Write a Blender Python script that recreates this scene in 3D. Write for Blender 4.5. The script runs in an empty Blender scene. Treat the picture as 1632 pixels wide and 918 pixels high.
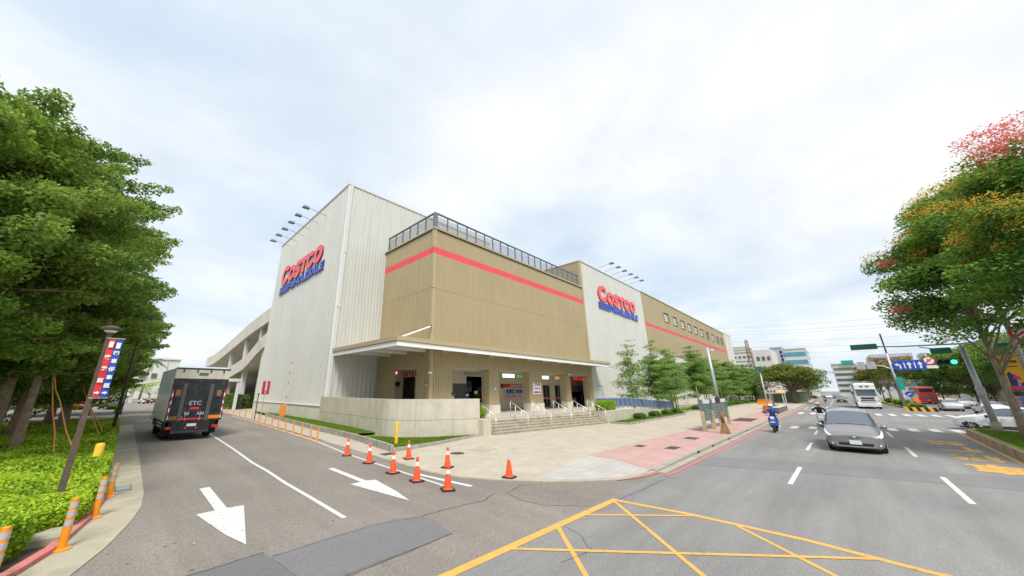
import bpy, math, random
import numpy as np
from mathutils import Vector, Matrix

R = math.radians
scene = bpy.context.scene
col = scene.collection
random.seed(7)
RNG = np.random.default_rng(11)

# ------------------------------------------------------------------ camera
F_PX, PP_X, PITCH, HEAD, CAM_H = 541.0, 747.0, math.atan(167 / 541.0), R(46.0), 2.6
cam_data = bpy.data.cameras.new('camera')
cam = bpy.data.objects.new('camera', cam_data)
col.objects.link(cam)
cam_data.sensor_fit = 'HORIZONTAL'
cam_data.sensor_width = 36.0
cam_data.lens = 36.0 * F_PX / 1632.0
cam_data.shift_x = (816.0 - PP_X) / 1632.0
cam_data.shift_y = -0.0018
cam_data.clip_start = 0.1
cam_data.clip_end = 6000.0
cam.location = (0, 0, CAM_H)
cam.rotation_euler = (math.pi / 2 + PITCH, 0, HEAD - math.pi / 2)
scene.camera = cam

# ------------------------------------------------------------------ world, sun, exposure
SUN_AZ, SUN_EL = R(236.0), R(56.0)          # compass of the sun seen from the scene, +X = 0
world = bpy.data.worlds.new('World')
scene.world = world
world.use_nodes = True
wt = world.node_tree
for n in list(wt.nodes):
    wt.nodes.remove(n)
def wn(t, **k):
    n = wt.nodes.new(t)
    for a, b in k.items():
        setattr(n, a, b)
    return n
out = wn('ShaderNodeOutputWorld'); bg = wn('ShaderNodeBackground')
bg.inputs['Strength'].default_value = 0.1
sky = wn('ShaderNodeTexSky', sky_type='NISHITA', sun_disc=False, sun_elevation=SUN_EL,
         sun_rotation=math.pi / 2 - SUN_AZ, air_density=1.2, dust_density=2.5, ozone_density=1.5)
tc = wn('ShaderNodeTexCoord'); sep = wn('ShaderNodeSeparateXYZ')
wt.links.new(tc.outputs['Generated'], sep.inputs[0])
zc = wn('ShaderNodeMath', operation='MAXIMUM'); zc.inputs[1].default_value = 0.0
wt.links.new(sep.outputs['Z'], zc.inputs[0])
za = wn('ShaderNodeMath', operation='ADD'); za.inputs[1].default_value = 0.22
wt.links.new(zc.outputs[0], za.inputs[0])
dx = wn('ShaderNodeMath', operation='DIVIDE'); dy = wn('ShaderNodeMath', operation='DIVIDE')
for d, s in ((dx, 'X'), (dy, 'Y')):
    wt.links.new(sep.outputs[s], d.inputs[0]); wt.links.new(za.outputs[0], d.inputs[1])
cmb = wn('ShaderNodeCombineXYZ')
wt.links.new(dx.outputs[0], cmb.inputs[0]); wt.links.new(dy.outputs[0], cmb.inputs[1])
cmb.inputs[2].default_value = 3.1
def wnoise(scale, detail, rough, dist):
    n = wn('ShaderNodeTexNoise'); n.inputs['Scale'].default_value = scale
    n.inputs['Detail'].default_value = detail; n.inputs['Roughness'].default_value = rough
    n.inputs['Distortion'].default_value = dist
    wt.links.new(cmb.outputs[0], n.inputs['Vector'])
    return n
n1 = wnoise(0.72, 5, 0.5, 0.35); n2 = wnoise(2.2, 6, 0.55, 0.3)
def ramp(a, b, ca, cb):
    r = wn('ShaderNodeValToRGB'); e = r.color_ramp.elements
    e[0].position, e[1].position = a, b
    e[0].color, e[1].color = (*ca, 1), (*cb, 1)
    return r
# thin grey-blue decks against bright white cloud
r1 = ramp(0.36, 0.57, (0.72, 0.835, 0.945), (1.02, 1.02, 1.02))
r2 = ramp(0.32, 0.64, (0.845, 0.88, 0.925), (1.03, 1.03, 1.03))
wt.links.new(n1.outputs[0], r1.inputs[0]); wt.links.new(n2.outputs[0], r2.inputs[0])
mul = wn('ShaderNodeMix', data_type='RGBA', blend_type='MULTIPLY'); mul.inputs['Factor'].default_value = 1.0
wt.links.new(r1.outputs[0], mul.inputs['A']); wt.links.new(r2.outputs[0], mul.inputs['B'])
sc_ = wn('ShaderNodeVectorMath', operation='SCALE'); sc_.inputs['Scale'].default_value = 3.8
wt.links.new(mul.outputs['Result'], sc_.inputs[0])
mx = wn('ShaderNodeMix', data_type='RGBA'); mx.inputs['Factor'].default_value = 0.93
wt.links.new(sky.outputs[0], mx.inputs['A']); wt.links.new(sc_.outputs[0], mx.inputs['B'])
wt.links.new(mx.outputs['Result'], bg.inputs['Color']); wt.links.new(bg.outputs[0], out.inputs[0])

sun_data = bpy.data.lights.new('sun', 'SUN')
sun_data.energy = 1.5; sun_data.angle = R(18); sun_data.color = (1.0, 0.95, 0.87)
sun = bpy.data.objects.new('sun', sun_data); col.objects.link(sun)
sd = Vector((math.cos(SUN_EL) * math.cos(SUN_AZ), math.cos(SUN_EL) * math.sin(SUN_AZ), math.sin(SUN_EL)))
sun.rotation_euler = (-sd).to_track_quat('-Z', 'Y').to_euler()
sun.location = sd * 60

scene.view_settings.view_transform = 'Standard'
scene.view_settings.look = 'None'
scene.view_settings.exposure = 1.45
scene.view_settings.gamma = 1.0
scene.view_settings.use_curve_mapping = False

# ------------------------------------------------------------------ materials
M = {}
def mat(name, c, rough=0.6, metal=0.0, var=0.0, vscale=6.0, bump=0.0, bscale=60.0, spec=0.5, dirt=None,
        dscale=1.2, coat=0.0, emit=0.0, alpha=None, coords='Object', island=0.0, streak=0.0):
    """procedural material: base colour, value noise, optional stains, fine bump"""
    m = bpy.data.materials.new(name); m.use_nodes = True
    t = m.node_tree; b = t.nodes['Principled BSDF']
    b.inputs['Roughness'].default_value = rough; b.inputs['Metallic'].default_value = metal
    b.inputs['Specular IOR Level'].default_value = spec
    if coat: b.inputs['Coat Weight'].default_value = coat; b.inputs['Coat Roughness'].default_value = 0.06
    b.inputs['Base Color'].default_value = (*c, 1)
    link = t.links.new
    cur = None
    tcn = t.nodes.new('ShaderNodeTexCoord')
    def noise(s, d=4, r=0.6, vec=None):
        n = t.nodes.new('ShaderNodeTexNoise'); n.inputs['Scale'].default_value = s
        n.inputs['Detail'].default_value = d; n.inputs['Roughness'].default_value = r
        link(vec or tcn.outputs[coords], n.inputs['Vector']); return n
    if var:
        n = noise(vscale); r = t.nodes.new('ShaderNodeValToRGB'); e = r.color_ramp.elements
        e[0].position, e[1].position = 0.3, 0.7
        e[0].color = (*[x * (1 - var) for x in c], 1); e[1].color = (*[min(1, x * (1 + var)) for x in c], 1)
        link(n.outputs[0], r.inputs[0]); cur = r.outputs[0]
    if dirt:
        n = noise(dscale, 6, 0.65); r = t.nodes.new('ShaderNodeValToRGB'); e = r.color_ramp.elements
        e[0].position, e[1].position = 0.48, 0.72
        e[0].color = (0, 0, 0, 1); e[1].color = (0.8, 0.8, 0.8, 1)
        link(n.outputs[0], r.inputs[0])
        mxn = t.nodes.new('ShaderNodeMix'); mxn.data_type = 'RGBA'
        link(r.outputs[0], mxn.inputs['Factor'])
        if cur: link(cur, mxn.inputs['A'])
        else: mxn.inputs['A'].default_value = (*c, 1)
        mxn.inputs['B'].default_value = (*dirt, 1); cur = mxn.outputs['Result']
    if streak:
        mp = t.nodes.new('ShaderNodeMapping'); mp.inputs['Scale'].default_value = (2.2, 2.2, 0.12)
        link(tcn.outputs[coords], mp.inputs['Vector'])
        n = noise(1.6, 5, 0.6, mp.outputs[0]); r = t.nodes.new('ShaderNodeValToRGB'); e = r.color_ramp.elements
        e[0].position, e[1].position = 0.42, 0.75
        e[0].color = (1, 1, 1, 1); e[1].color = (1 - streak, 1 - streak * 1.08, 1 - streak * 1.25, 1)
        link(n.outputs[0], r.inputs[0])
        mm = t.nodes.new('ShaderNodeMix'); mm.data_type = 'RGBA'; mm.blend_type = 'MULTIPLY'
        mm.inputs['Factor'].default_value = 1
        if cur: link(cur, mm.inputs['A'])
        else: mm.inputs['A'].default_value = (*c, 1)
        link(r.outputs[0], mm.inputs['B']); cur = mm.outputs['Result']
    if island:
        gm = t.nodes.new('ShaderNodeNewGeometry'); hs = t.nodes.new('ShaderNodeHueSaturation')
        mr = t.nodes.new('ShaderNodeMapRange'); mr.inputs['To Min'].default_value = 1 - island
        mr.inputs['To Max'].default_value = 1 + island
        link(gm.outputs['Random Per Island'], mr.inputs['Value']); link(mr.outputs[0], hs.inputs['Value'])
        if cur: link(cur, hs.inputs['Color'])
        else: hs.inputs['Color'].default_value = (*c, 1)
        cur = hs.outputs[0]
    if cur: link(cur, b.inputs['Base Color'])
    if bump:
        n = noise(bscale, 5, 0.6); bn = t.nodes.new('ShaderNodeBump')
        bn.inputs['Strength'].default_value = bump; bn.inputs['Distance'].default_value = 0.02
        link(n.outputs[0], bn.inputs['Height']); link(bn.outputs[0], b.inputs['Normal'])
    if emit:
        b.inputs['Emission Color'].default_value = (*c, 1); b.inputs['Emission Strength'].default_value = emit
    M[name] = m
    return m

def leaf_mat(name, c1, c2, trans=0.3, nscale=0.35, c3=None):
    """leaf shader: two greens chosen per leaf and per clump, thin translucency"""
    m = bpy.data.materials.new(name); m.use_nodes = True
    t = m.node_tree; link = t.links.new
    for n in list(t.nodes): t.nodes.remove(n)
    o = t.nodes.new('ShaderNodeOutputMaterial')
    gm = t.nodes.new('ShaderNodeNewGeometry'); tcn = t.nodes.new('ShaderNodeTexCoord')
    n = t.nodes.new('ShaderNodeTexNoise'); n.inputs['Scale'].default_value = nscale; n.inputs['Detail'].default_value = 2
    link(tcn.outputs['Object'], n.inputs['Vector'])
    ad = t.nodes.new('ShaderNodeMath'); ad.operation = 'MULTIPLY_ADD'
    ad.inputs[1].default_value = 0.62; link(gm.outputs['Random Per Island'], ad.inputs[0])
    ms = t.nodes.new('ShaderNodeMath'); ms.operation = 'MULTIPLY_ADD'; ms.inputs[1].default_value = 1.5
    ms.inputs[2].default_value = -0.55; link(n.outputs[0], ms.inputs[0]); link(ms.outputs[0], ad.inputs[2])
    r = t.nodes.new('ShaderNodeValToRGB'); e = r.color_ramp.elements
    e[0].position, e[1].position = 0.08, 0.92
    e[0].color, e[1].color = (*c1, 1), (*c2, 1)
    if c3:
        x = r.color_ramp.elements.new(0.97); x.color = (*c3, 1)
        e[1].position = 0.8
    link(ad.outputs[0], r.inputs[0])
    d = t.nodes.new('ShaderNodeBsdfPrincipled'); d.inputs['Roughness'].default_value = 0.55
    d.inputs['Specular IOR Level'].default_value = 0.35
    tr = t.nodes.new('ShaderNodeBsdfTranslucent')
    link(r.outputs[0], d.inputs['Base Color']); link(r.outputs[0], tr.inputs['Color'])
    mxs = t.nodes.new('ShaderNodeMixShader'); mxs.inputs[0].default_value = trans
    link(d.outputs[0], mxs.inputs[1]); link(tr.outputs[0], mxs.inputs[2]); link(mxs.outputs[0], o.inputs[0])
    M[name] = m
    return m

mat('white_clad', (0.565, 0.575, 0.545), 0.42, var=0.04, vscale=0.25, streak=0.12)
mat('white_trim', (0.64, 0.655, 0.65), 0.45, streak=0.06)
mat('tan_clad', (0.372, 0.305, 0.180), 0.45, var=0.05, vscale=0.25, streak=0.11)
mat('tan_trim', (0.41, 0.34, 0.20), 0.5, streak=0.06)
mat('red_clad', (0.68, 0.075, 0.09), 0.45, var=0.05, vscale=0.8)
mat('concrete', (0.52, 0.49, 0.41), 0.85, var=0.06, vscale=1.3, bump=0.15, bscale=25, dirt=(0.41, 0.37, 0.28), dscale=1.1, streak=0.13)
mat('concrete_pale', (0.63, 0.60, 0.52), 0.85, var=0.06, vscale=1.1, bump=0.1, bscale=25, dirt=(0.47, 0.44, 0.37), dscale=0.5, streak=0.10)
mat('concrete_old', (0.36, 0.335, 0.255), 0.9, var=0.16, vscale=1.6, bump=0.25, bscale=30, dirt=(0.22, 0.205, 0.14), dscale=0.8)
mat('step_stone', (0.36, 0.32, 0.25), 0.85, var=0.2, vscale=3.0, bump=0.2, bscale=30, island=0.16, dirt=(0.24, 0.205, 0.155), dscale=1.8)
mat('kerb_stone', (0.33, 0.31, 0.27), 0.9, var=0.2, vscale=3, bump=0.3, bscale=30, dirt=(0.19, 0.18, 0.15), dscale=2, island=0.1)
mat('steel', (0.66, 0.65, 0.63), 0.38, metal=0.6)
mat('galv', (0.44, 0.46, 0.49), 0.5, metal=0.35, var=0.1, vscale=5, dirt=(0.35, 0.33, 0.30), dscale=3)
mat('blue_grey_metal', (0.15, 0.185, 0.23), 0.5, metal=0.2)
mat('dark_metal', (0.05, 0.05, 0.055), 0.5, metal=0.3)
mat('black', (0.014, 0.014, 0.015), 0.6)
mat('rubber', (0.018, 0.018, 0.018), 0.8, var=0.2, vscale=20)
mat('interior_wall', (0.70, 0.65, 0.51), 0.8, var=0.05, vscale=1)
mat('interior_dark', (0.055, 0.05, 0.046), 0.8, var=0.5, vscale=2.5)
mat('interior_floor', (0.47, 0.44, 0.37), 0.5, var=0.1, vscale=2)
mat('white_paint', (0.78, 0.78, 0.76), 0.6, var=0.08, vscale=2)
mat('white_flat', (0.80, 0.80, 0.79), 0.55)
mat('red_flat', (0.62, 0.03, 0.04), 0.5)
mat('crimson_flat', (0.42, 0.02, 0.04), 0.5)
mat('blue_flat', (0.015, 0.07, 0.50), 0.5)
mat('navy_flat', (0.02, 0.03, 0.16), 0.5)
mat('sky_blue_flat', (0.22, 0.42, 0.70), 0.5)
mat('yellow_flat', (0.80, 0.42, 0.01), 0.5)
mat('magenta_flat', (0.70, 0.04, 0.20), 0.5)
mat('sign_red', (0.86, 0.085, 0.11), 0.4)
mat('sign_red_edge', (0.36, 0.02, 0.03), 0.5)
mat('sign_blue', (0.035, 0.085, 0.52), 0.4)
mat('sign_blue_edge', (0.012, 0.03, 0.22), 0.5)
mat('cone_orange', (0.85, 0.085, 0.02), 0.5, var=0.1, vscale=9, dirt=(0.62, 0.10, 0.04), dscale=6)
mat('post_orange', (0.80, 0.28, 0.01), 0.5, var=0.1, vscale=8, dirt=(0.58, 0.24, 0.04), dscale=5)
mat('bollard_yellow', (0.78, 0.46, 0.02), 0.5, var=0.08, vscale=6, dirt=(0.50, 0.32, 0.06), dscale=4)
mat('reflective', (0.40, 0.43, 0.47), 0.35)
mat('orange_plastic', (0.85, 0.24, 0.01), 0.5)
mat('barrier_orange', (0.80, 0.25, 0.02), 0.5)
mat('rope_orange', (0.62, 0.26, 0.07), 0.8, var=0.25, vscale=8)
mat('brown_metal', (0.095, 0.066, 0.05), 0.6, var=0.2, vscale=6)
mat('bark', (0.25, 0.17, 0.125), 0.9, var=0.35, vscale=7, bump=0.6, bscale=25)
mat('bark_grey', (0.25, 0.205, 0.15), 0.9, var=0.35, vscale=6, bump=0.6, bscale=25)
mat('bark_pale', (0.26, 0.20, 0.13), 0.9, var=0.3, vscale=6, bump=0.4, bscale=30)
mat('soil', (0.07, 0.05, 0.03), 1.0, var=0.4, vscale=4)
mat('lawn', (0.14, 0.24, 0.016), 0.95, var=0.35, vscale=3, bump=0.4, bscale=60, dirt=(0.19, 0.21, 0.03), dscale=1.0)
mat('glass_dark', (0.03, 0.035, 0.04), 0.08, spec=0.7)
mat('glass_car', (0.10, 0.125, 0.165), 0.05, spec=1.0)
mat('glass_teal', (0.07, 0.26, 0.33), 0.15, var=0.25, vscale=0.6, spec=0.8)
mat('chrome', (0.75, 0.75, 0.76), 0.12, metal=1.0)
mat('lamp_clear', (0.75, 0.77, 0.80), 0.12, spec=0.8)
mat('lamp_red', (0.55, 0.01, 0.015), 0.2, spec=0.7)
mat('lamp_amber', (0.75, 0.22, 0.01), 0.25)
mat('rim_metal', (0.55, 0.56, 0.58), 0.3, metal=0.8)
mat('plate', (0.62, 0.70, 0.68), 0.5, var=0.06, vscale=20)
mat('signal_green', (0.008, 0.16, 0.10), 0.45)
mat('sign_teal', (0.01, 0.33, 0.25), 0.45)
mat('board_green', (0.085, 0.17, 0.135), 0.35, var=0.3, vscale=3)
mat('post_concrete', (0.42, 0.36, 0.23), 0.9, var=0.25, vscale=5, bump=0.3)
mat('rust', (0.24, 0.13, 0.06), 0.9, var=0.5, vscale=10, bump=0.3)
mat('wall_white_far', (0.60, 0.60, 0.58), 0.7, var=0.04, vscale=0.3, streak=0.15)
mat('wall_grey_far', (0.40, 0.42, 0.47), 0.7, var=0.04, vscale=0.3)
mat('window_far', (0.10, 0.12, 0.125), 0.25)
mat('fence_green', (0.14, 0.20, 0.12), 0.8, var=0.15, vscale=1)
mat('skin', (0.50, 0.32, 0.23), 0.6)
mat('cloth_blue', (0.02, 0.07, 0.36), 0.8, var=0.2, vscale=12)
mat('cloth_black', (0.016, 0.016, 0.02), 0.85, var=0.3, vscale=12)
mat('cloth_white', (0.62, 0.62, 0.62), 0.85, var=0.08, vscale=12)
mat('cloth_grey', (0.13, 0.13, 0.14), 0.85, var=0.2, vscale=12)
mat('helmet_white', (0.78, 0.76, 0.74), 0.25, coat=0.4)
mat('helmet_pink', (0.75, 0.52, 0.50), 0.25, coat=0.4)
mat('hair', (0.012, 0.009, 0.008), 0.6)
mat('wire', (0.20, 0.22, 0.26), 0.6)
mat('lit_panel', (0.9, 0.92, 0.95), 0.5, emit=0.55)
mat('lit_food', (0.75, 0.42, 0.20), 0.5, emit=0.2, var=0.5, vscale=9)
mat('lit_green', (0.20, 0.35, 0.12), 0.5, emit=0.2, var=0.7, vscale=9)
mat('lit_red', (0.55, 0.03, 0.05), 0.5, emit=0.25, var=0.5, vscale=6)
mat('lamp_glow', (1.0, 0.97, 0.9), 0.5, emit=2.5)
leaf_mat('leaf_tree', (0.085, 0.185, 0.032), (0.37, 0.50, 0.095), 0.5, nscale=.7)
leaf_mat('leaf_plaza', (0.095, 0.215, 0.050), (0.34, 0.50, 0.13), 0.5, nscale=.8)
leaf_mat('leaf_hedge', (0.16, 0.33, 0.014), (0.52, 0.68, 0.045), 0.42, nscale=0.9)
leaf_mat('leaf_box', (0.15, 0.31, 0.016), (0.44, 0.66, 0.04), 0.38, nscale=2.0)
leaf_mat('leaf_shrub', (0.045, 0.12, 0.014), (0.19, 0.33, 0.035), 0.38, nscale=1.5)
leaf_mat('leaf_far', (0.040, 0.110, 0.018), (0.23, 0.34, 0.05), 0.4, nscale=0.22)
leaf_mat('leaf_olive', (0.05, 0.10, 0.015), (0.26, 0.29, 0.045), 0.35, nscale=0.25)
leaf_mat('leaf_rain', (0.035, 0.125, 0.026), (0.26, 0.44, 0.06), 0.45, nscale=0.6)
leaf_mat('blossom_yellow', (0.44, 0.38, 0.05), (0.80, 0.52, 0.09), 0.4, nscale=0.6)
leaf_mat('blossom_red', (0.62, 0.10, 0.09), (0.80, 0.28, 0.22), 0.4, nscale=0.6)
leaf_mat('blossom_orange', (0.34, 0.28, 0.07), (0.74, 0.34, 0.19), 0.4, nscale=0.6)
leaf_mat('leaf_palm', (0.03, 0.085, 0.02), (0.11, 0.19, 0.05), 0.25)
leaf_mat('leaf_grass', (0.075, 0.16, 0.008), (0.19, 0.30, 0.02), 0.3, nscale=1.5)

# ------------------------------------------------------------------ mesh helpers
def tag(o, label=None, cat=None, group=None, kind=None):
    if label: o['label'] = label
    if cat: o['category'] = cat
    if group: o['group'] = group
    if kind: o['kind'] = kind
    return o

def empty(name, loc=(0, 0, 0), rz=0.0, label=None, cat=None, group=None):
    o = bpy.data.objects.new(name, None); col.objects.link(o)
    o.location = loc; o.rotation_euler = (0, 0, rz); o.empty_display_size = 0.2
    return tag(o, label, cat, group)

class MB:
    """collects shapes; build() links them as one mesh object"""
    def __init__(s):
        s.v = []; s.f = []; s.mi = []
    def add(s, vs, fs, mi=0):
        b = len(s.v); s.v += [tuple(x) for x in vs]
        s.f += [tuple(i + b for i in f) for f in fs]; s.mi += [mi] * len(fs)
        return s
    def box(s, x0, x1, y0, y1, z0, z1, mi=0):
        return s.add([(x0, y0, z0), (x1, y0, z0), (x1, y1, z0), (x0, y1, z0), (x0, y0, z1), (x1, y0, z1), (x1, y1, z1), (x0, y1, z1)],
                     [(0, 3, 2, 1), (4, 5, 6, 7), (0, 1, 5, 4), (1, 2, 6, 5), (2, 3, 7, 6), (3, 0, 4, 7)], mi)
    def cbox(s, c, d, mi=0, ch=0.0):
        """box with chamfered vertical and top edges"""
        x, y, z = c; a, b, h = d[0] / 2, d[1] / 2, d[2] / 2
        if not ch:
            return s.box(x - a, x + a, y - b, y + b, z - h, z + h, mi)
        p = lambda k: [(x - a + k, y - b), (x + a - k, y - b), (x + a, y - b + k), (x + a, y + b - k), (x + a - k, y + b), (x - a + k, y + b), (x - a, y + b - k), (x - a, y - b + k)]
        lo, hi = p(ch), [(x + (q[0] - x) * (1 - ch / a), y + (q[1] - y) * (1 - ch / b)) for q in p(ch)]
        vs = [(*q, z - h) for q in lo] + [(*q, z + h - ch) for q in lo] + [(*q, z + h) for q in hi]
        fs = [tuple(range(7, -1, -1)), tuple(range(16, 24))]
        for k in range(2):
            for i in range(8):
                j = (i + 1) % 8; fs.append((k * 8 + i, k * 8 + j, k * 8 + 8 + j, k * 8 + 8 + i))
        return s.add(vs, fs, mi)
    def tube(s, pts, rad, n=8, mi=0, cap=True):
        pts = [Vector(p) for p in pts]
        if not hasattr(rad, '__len__'): rad = [rad] * len(pts)
        vs, fs = [], []
        ref = Vector((0.123, 0.31, 0.94)).normalized()
        for i, p in enumerate(pts):
            d = (pts[min(i + 1, len(pts) - 1)] - pts[max(i - 1, 0)])
            d = d.normalized() if d.length > 1e-9 else Vector((0, 0, 1))
            if abs(d.dot(ref)) > 0.97: r0 = Vector((1, 0, 0))
            else: r0 = ref
            a = d.cross(r0).normalized(); b = d.cross(a)
            for k in range(n):
                t = 2 * math.pi * k / n
                vs.append(p + (a * math.cos(t) + b * math.sin(t)) * rad[i])
        for i in range(len(pts) - 1):
            for k in range(n):
                k2 = (k + 1) % n
                fs.append((i * n + k, i * n + k2, (i + 1) * n + k2, (i + 1) * n + k))
        if cap:
            fs.append(tuple(range(n - 1, -1, -1))); fs.append(tuple((len(pts) - 1) * n + k for k in range(n)))
        return s.add(vs, fs, mi)
    def lathe(s, prof, c=(0, 0, 0), n=14, mi=0, axis='z'):
        vs, fs = [], []
        for r, h in prof:
            for k in range(n):
                t = 2 * math.pi * k / n
                if axis == 'z': vs.append((c[0] + r * math.cos(t), c[1] + r * math.sin(t), c[2] + h))
                elif axis == 'y': vs.append((c[0] + r * math.cos(t), c[1] + h, c[2] + r * math.sin(t)))
                else: vs.append((c[0] + h, c[1] + r * math.cos(t), c[2] + r * math.sin(t)))
        for i in range(len(prof) - 1):
            for k in range(n):
                k2 = (k + 1) % n
                fs.append((i * n + k, i * n + k2, (i + 1) * n + k2, (i + 1) * n + k))
        fs.append(tuple(range(n - 1, -1, -1))); fs.append(tuple((len(prof) - 1) * n + k for k in range(n)))
        return s.add(vs, fs, mi)
    def prism(s, poly, z0, z1, mi=0, base=None):
        """poly [(x, y)] extruded in z; base maps (x, y, z) -> point"""
        f = base or (lambda x, y, z: (x, y, z)); n = len(poly)
        vs = [f(x, y, z0) for x, y in poly] + [f(x, y, z1) for x, y in poly]
        fs = [tuple(range(n - 1, -1, -1)), tuple(range(n, 2 * n))] + [(i, (i + 1) % n, n + (i + 1) % n, n + i) for i in range(n)]
        return s.add(vs, fs, mi)
    def quad(s, a, b, c, d, mi=0):
        return s.add([a, b, c, d], [(0, 1, 2, 3)], mi)
    def build(s, name, mats, parent=None, smooth=False, world=False, auto=None):
        me = bpy.data.meshes.new(name)
        v = s.v
        if world and parent is not None:
            off = parent.location; v = [(p[0] - off[0], p[1] - off[1], p[2] - off[2]) for p in v]
        me.from_pydata(v, [], s.f)
        if not isinstance(mats, (list, tuple)): mats = [mats]
        for m in mats: me.materials.append(M[m] if isinstance(m, str) else m)
        if len(mats) > 1: me.polygons.foreach_set('material_index', s.mi)
        me.update()
        if smooth:
            me.polygons.foreach_set('use_smooth', [True] * len(me.polygons))
            if auto:
                try: me.set_sharp_from_angle(angle=R(auto))
                except Exception: pass
        o = bpy.data.objects.new(name, me); col.objects.link(o)
        if parent is not None: o.parent = parent
        return o

def copy_tree(o, parent=None):
    c = o.copy(); col.objects.link(c)
    c.parent = parent
    for ch in list(o.children): copy_tree(ch, c)
    return c

def quads_mesh(name, V, m, parent=None, nv=4):
    """V: (N, nv, 3) array -> one mesh of N faces"""
    n = V.shape[0]
    me = bpy.data.meshes.new(name)
    me.vertices.add(n * nv); me.vertices.foreach_set('co', V.reshape(-1).astype(np.float32))
    me.loops.add(n * nv); me.loops.foreach_set('vertex_index', np.arange(n * nv, dtype=np.int32))
    me.polygons.add(n)
    me.polygons.foreach_set('loop_start', np.arange(0, n * nv, nv, dtype=np.int32))
    try: me.polygons.foreach_set('loop_total', np.full(n, nv, dtype=np.int32))
    except Exception: pass
    me.materials.append(M[m]); me.update(calc_edges=True)
    o = bpy.data.objects.new(name, me); col.objects.link(o)
    if parent is not None: o.parent = parent
    return o

def leaves(C, size, up=0.5, asp=0.45, rng=RNG):
    """rhombic leaves at points C (N,3); up: how far leaf normals tend upward"""
    n = len(C)
    nm = rng.normal(size=(n, 3)); nm[:, 2] = np.abs(nm[:, 2]) + up * 1.6
    nm /= np.linalg.norm(nm, axis=1)[:, None]
    a = rng.normal(size=(n, 3)); a -= nm * np.sum(a * nm, 1)[:, None]; a /= np.linalg.norm(a, axis=1)[:, None]
    b = np.cross(nm, a)
    s = (size * rng.uniform(0.65, 1.3, n))[:, None]
    dr = nm * s * 0.12
    V = np.stack([C - a * s * 0.5, C + b * s * asp * 0.5 - dr * 0.6, C + a * s * 0.5 - dr, C - b * s * asp * 0.5 - dr * 0.6], 1)
    return V

def text_obj(name, body, m, size, mtx, parent=None, ext=0.004, bold=0.0, align='CENTER', shear=0.0):
    cu = bpy.data.curves.new(name, 'FONT'); cu.body = body; cu.size = size; cu.align_x = align; cu.align_y = 'CENTER'
    cu.extrude = ext; cu.offset = bold; cu.shear = shear; cu.resolution_u = 2
    cu.materials.append(M[m])
    o = bpy.data.objects.new(name, cu); col.objects.link(o)
    if parent is not None: o.parent = parent
    o.matrix_local = mtx
    return o

def frame(loc, right, up_):
    """matrix whose x is the reading direction and y the up direction"""
    x = Vector(right).normalized(); y = Vector(up_).normalized(); z = x.cross(y)
    m = Matrix((x, y, z)).transposed().to_4x4(); m.translation = Vector(loc)
    return m
# ================================================================== THE SETTING
def sstep(t):
    t = max(0.0, min(1.0, t)); return t * t * (3 - 2 * t)
def pav(x, y=0.0):                      # height of the plaza pavement
    return 0.014 + 0.10 * sstep((x - 11.5) / 5.0)

def clipx(poly, x0, x1):
    def cl(p, inside, inter):
        o = []
        for i, a in enumerate(p):
            b = p[(i + 1) % len(p)]
            if inside(a):
                o.append(a)
                if not inside(b): o.append(inter(a, b))
            elif inside(b): o.append(inter(a, b))
        return o
    def ix(x): return lambda a, b: (x, a[1] + (b[1] - a[1]) * (x - a[0]) / (b[0] - a[0]))
    p = cl(poly, lambda q: q[0] >= x0, ix(x0))
    return cl(p, lambda q: q[0] <= x1, ix(x1)) if p else []
def sheet(name, poly, zf, m, parent=None, cuts=None, kind=None):
    b = MB()
    if cuts is None: cuts = [-1e5, 1e5]
    for c0, c1 in zip(cuts, cuts[1:]):
        p = clipx(poly, c0, c1)
        if len(p) >= 3: b.add([(x, y, zf(x, y) if callable(zf) else zf) for x, y in p], [tuple(range(len(p)))])
    o = b.build(name, m, parent)
    # make faces look up
    me = o.data
    if me.polygons and me.polygons[0].normal.z < 0: me.flip_normals()
    if kind: o['kind'] = kind
    return o
def strip(name, pts, w, z, m, parent):
    """painted line along a polyline"""
    b = MB(); n = len(pts); L, Rr = [], []
    for i, p in enumerate(pts):
        a = pts[max(0, i - 1)]; c = pts[min(n - 1, i + 1)]
        d = Vector((c[0] - a[0], c[1] - a[1])).normalized(); nx, ny = -d.y * w / 2, d.x * w / 2
        L.append((p[0] + nx, p[1] + ny)); Rr.append((p[0] - nx, p[1] - ny))
    zz = z if callable(z) else (lambda x, y: z)
    for i in range(n - 1):
        q = [Rr[i], Rr[i + 1], L[i + 1], L[i]]
        b.add([(x, y, zz(x, y)) for x, y in q], [(0, 1, 2, 3)])
    return b.build(name, m, parent)

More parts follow.
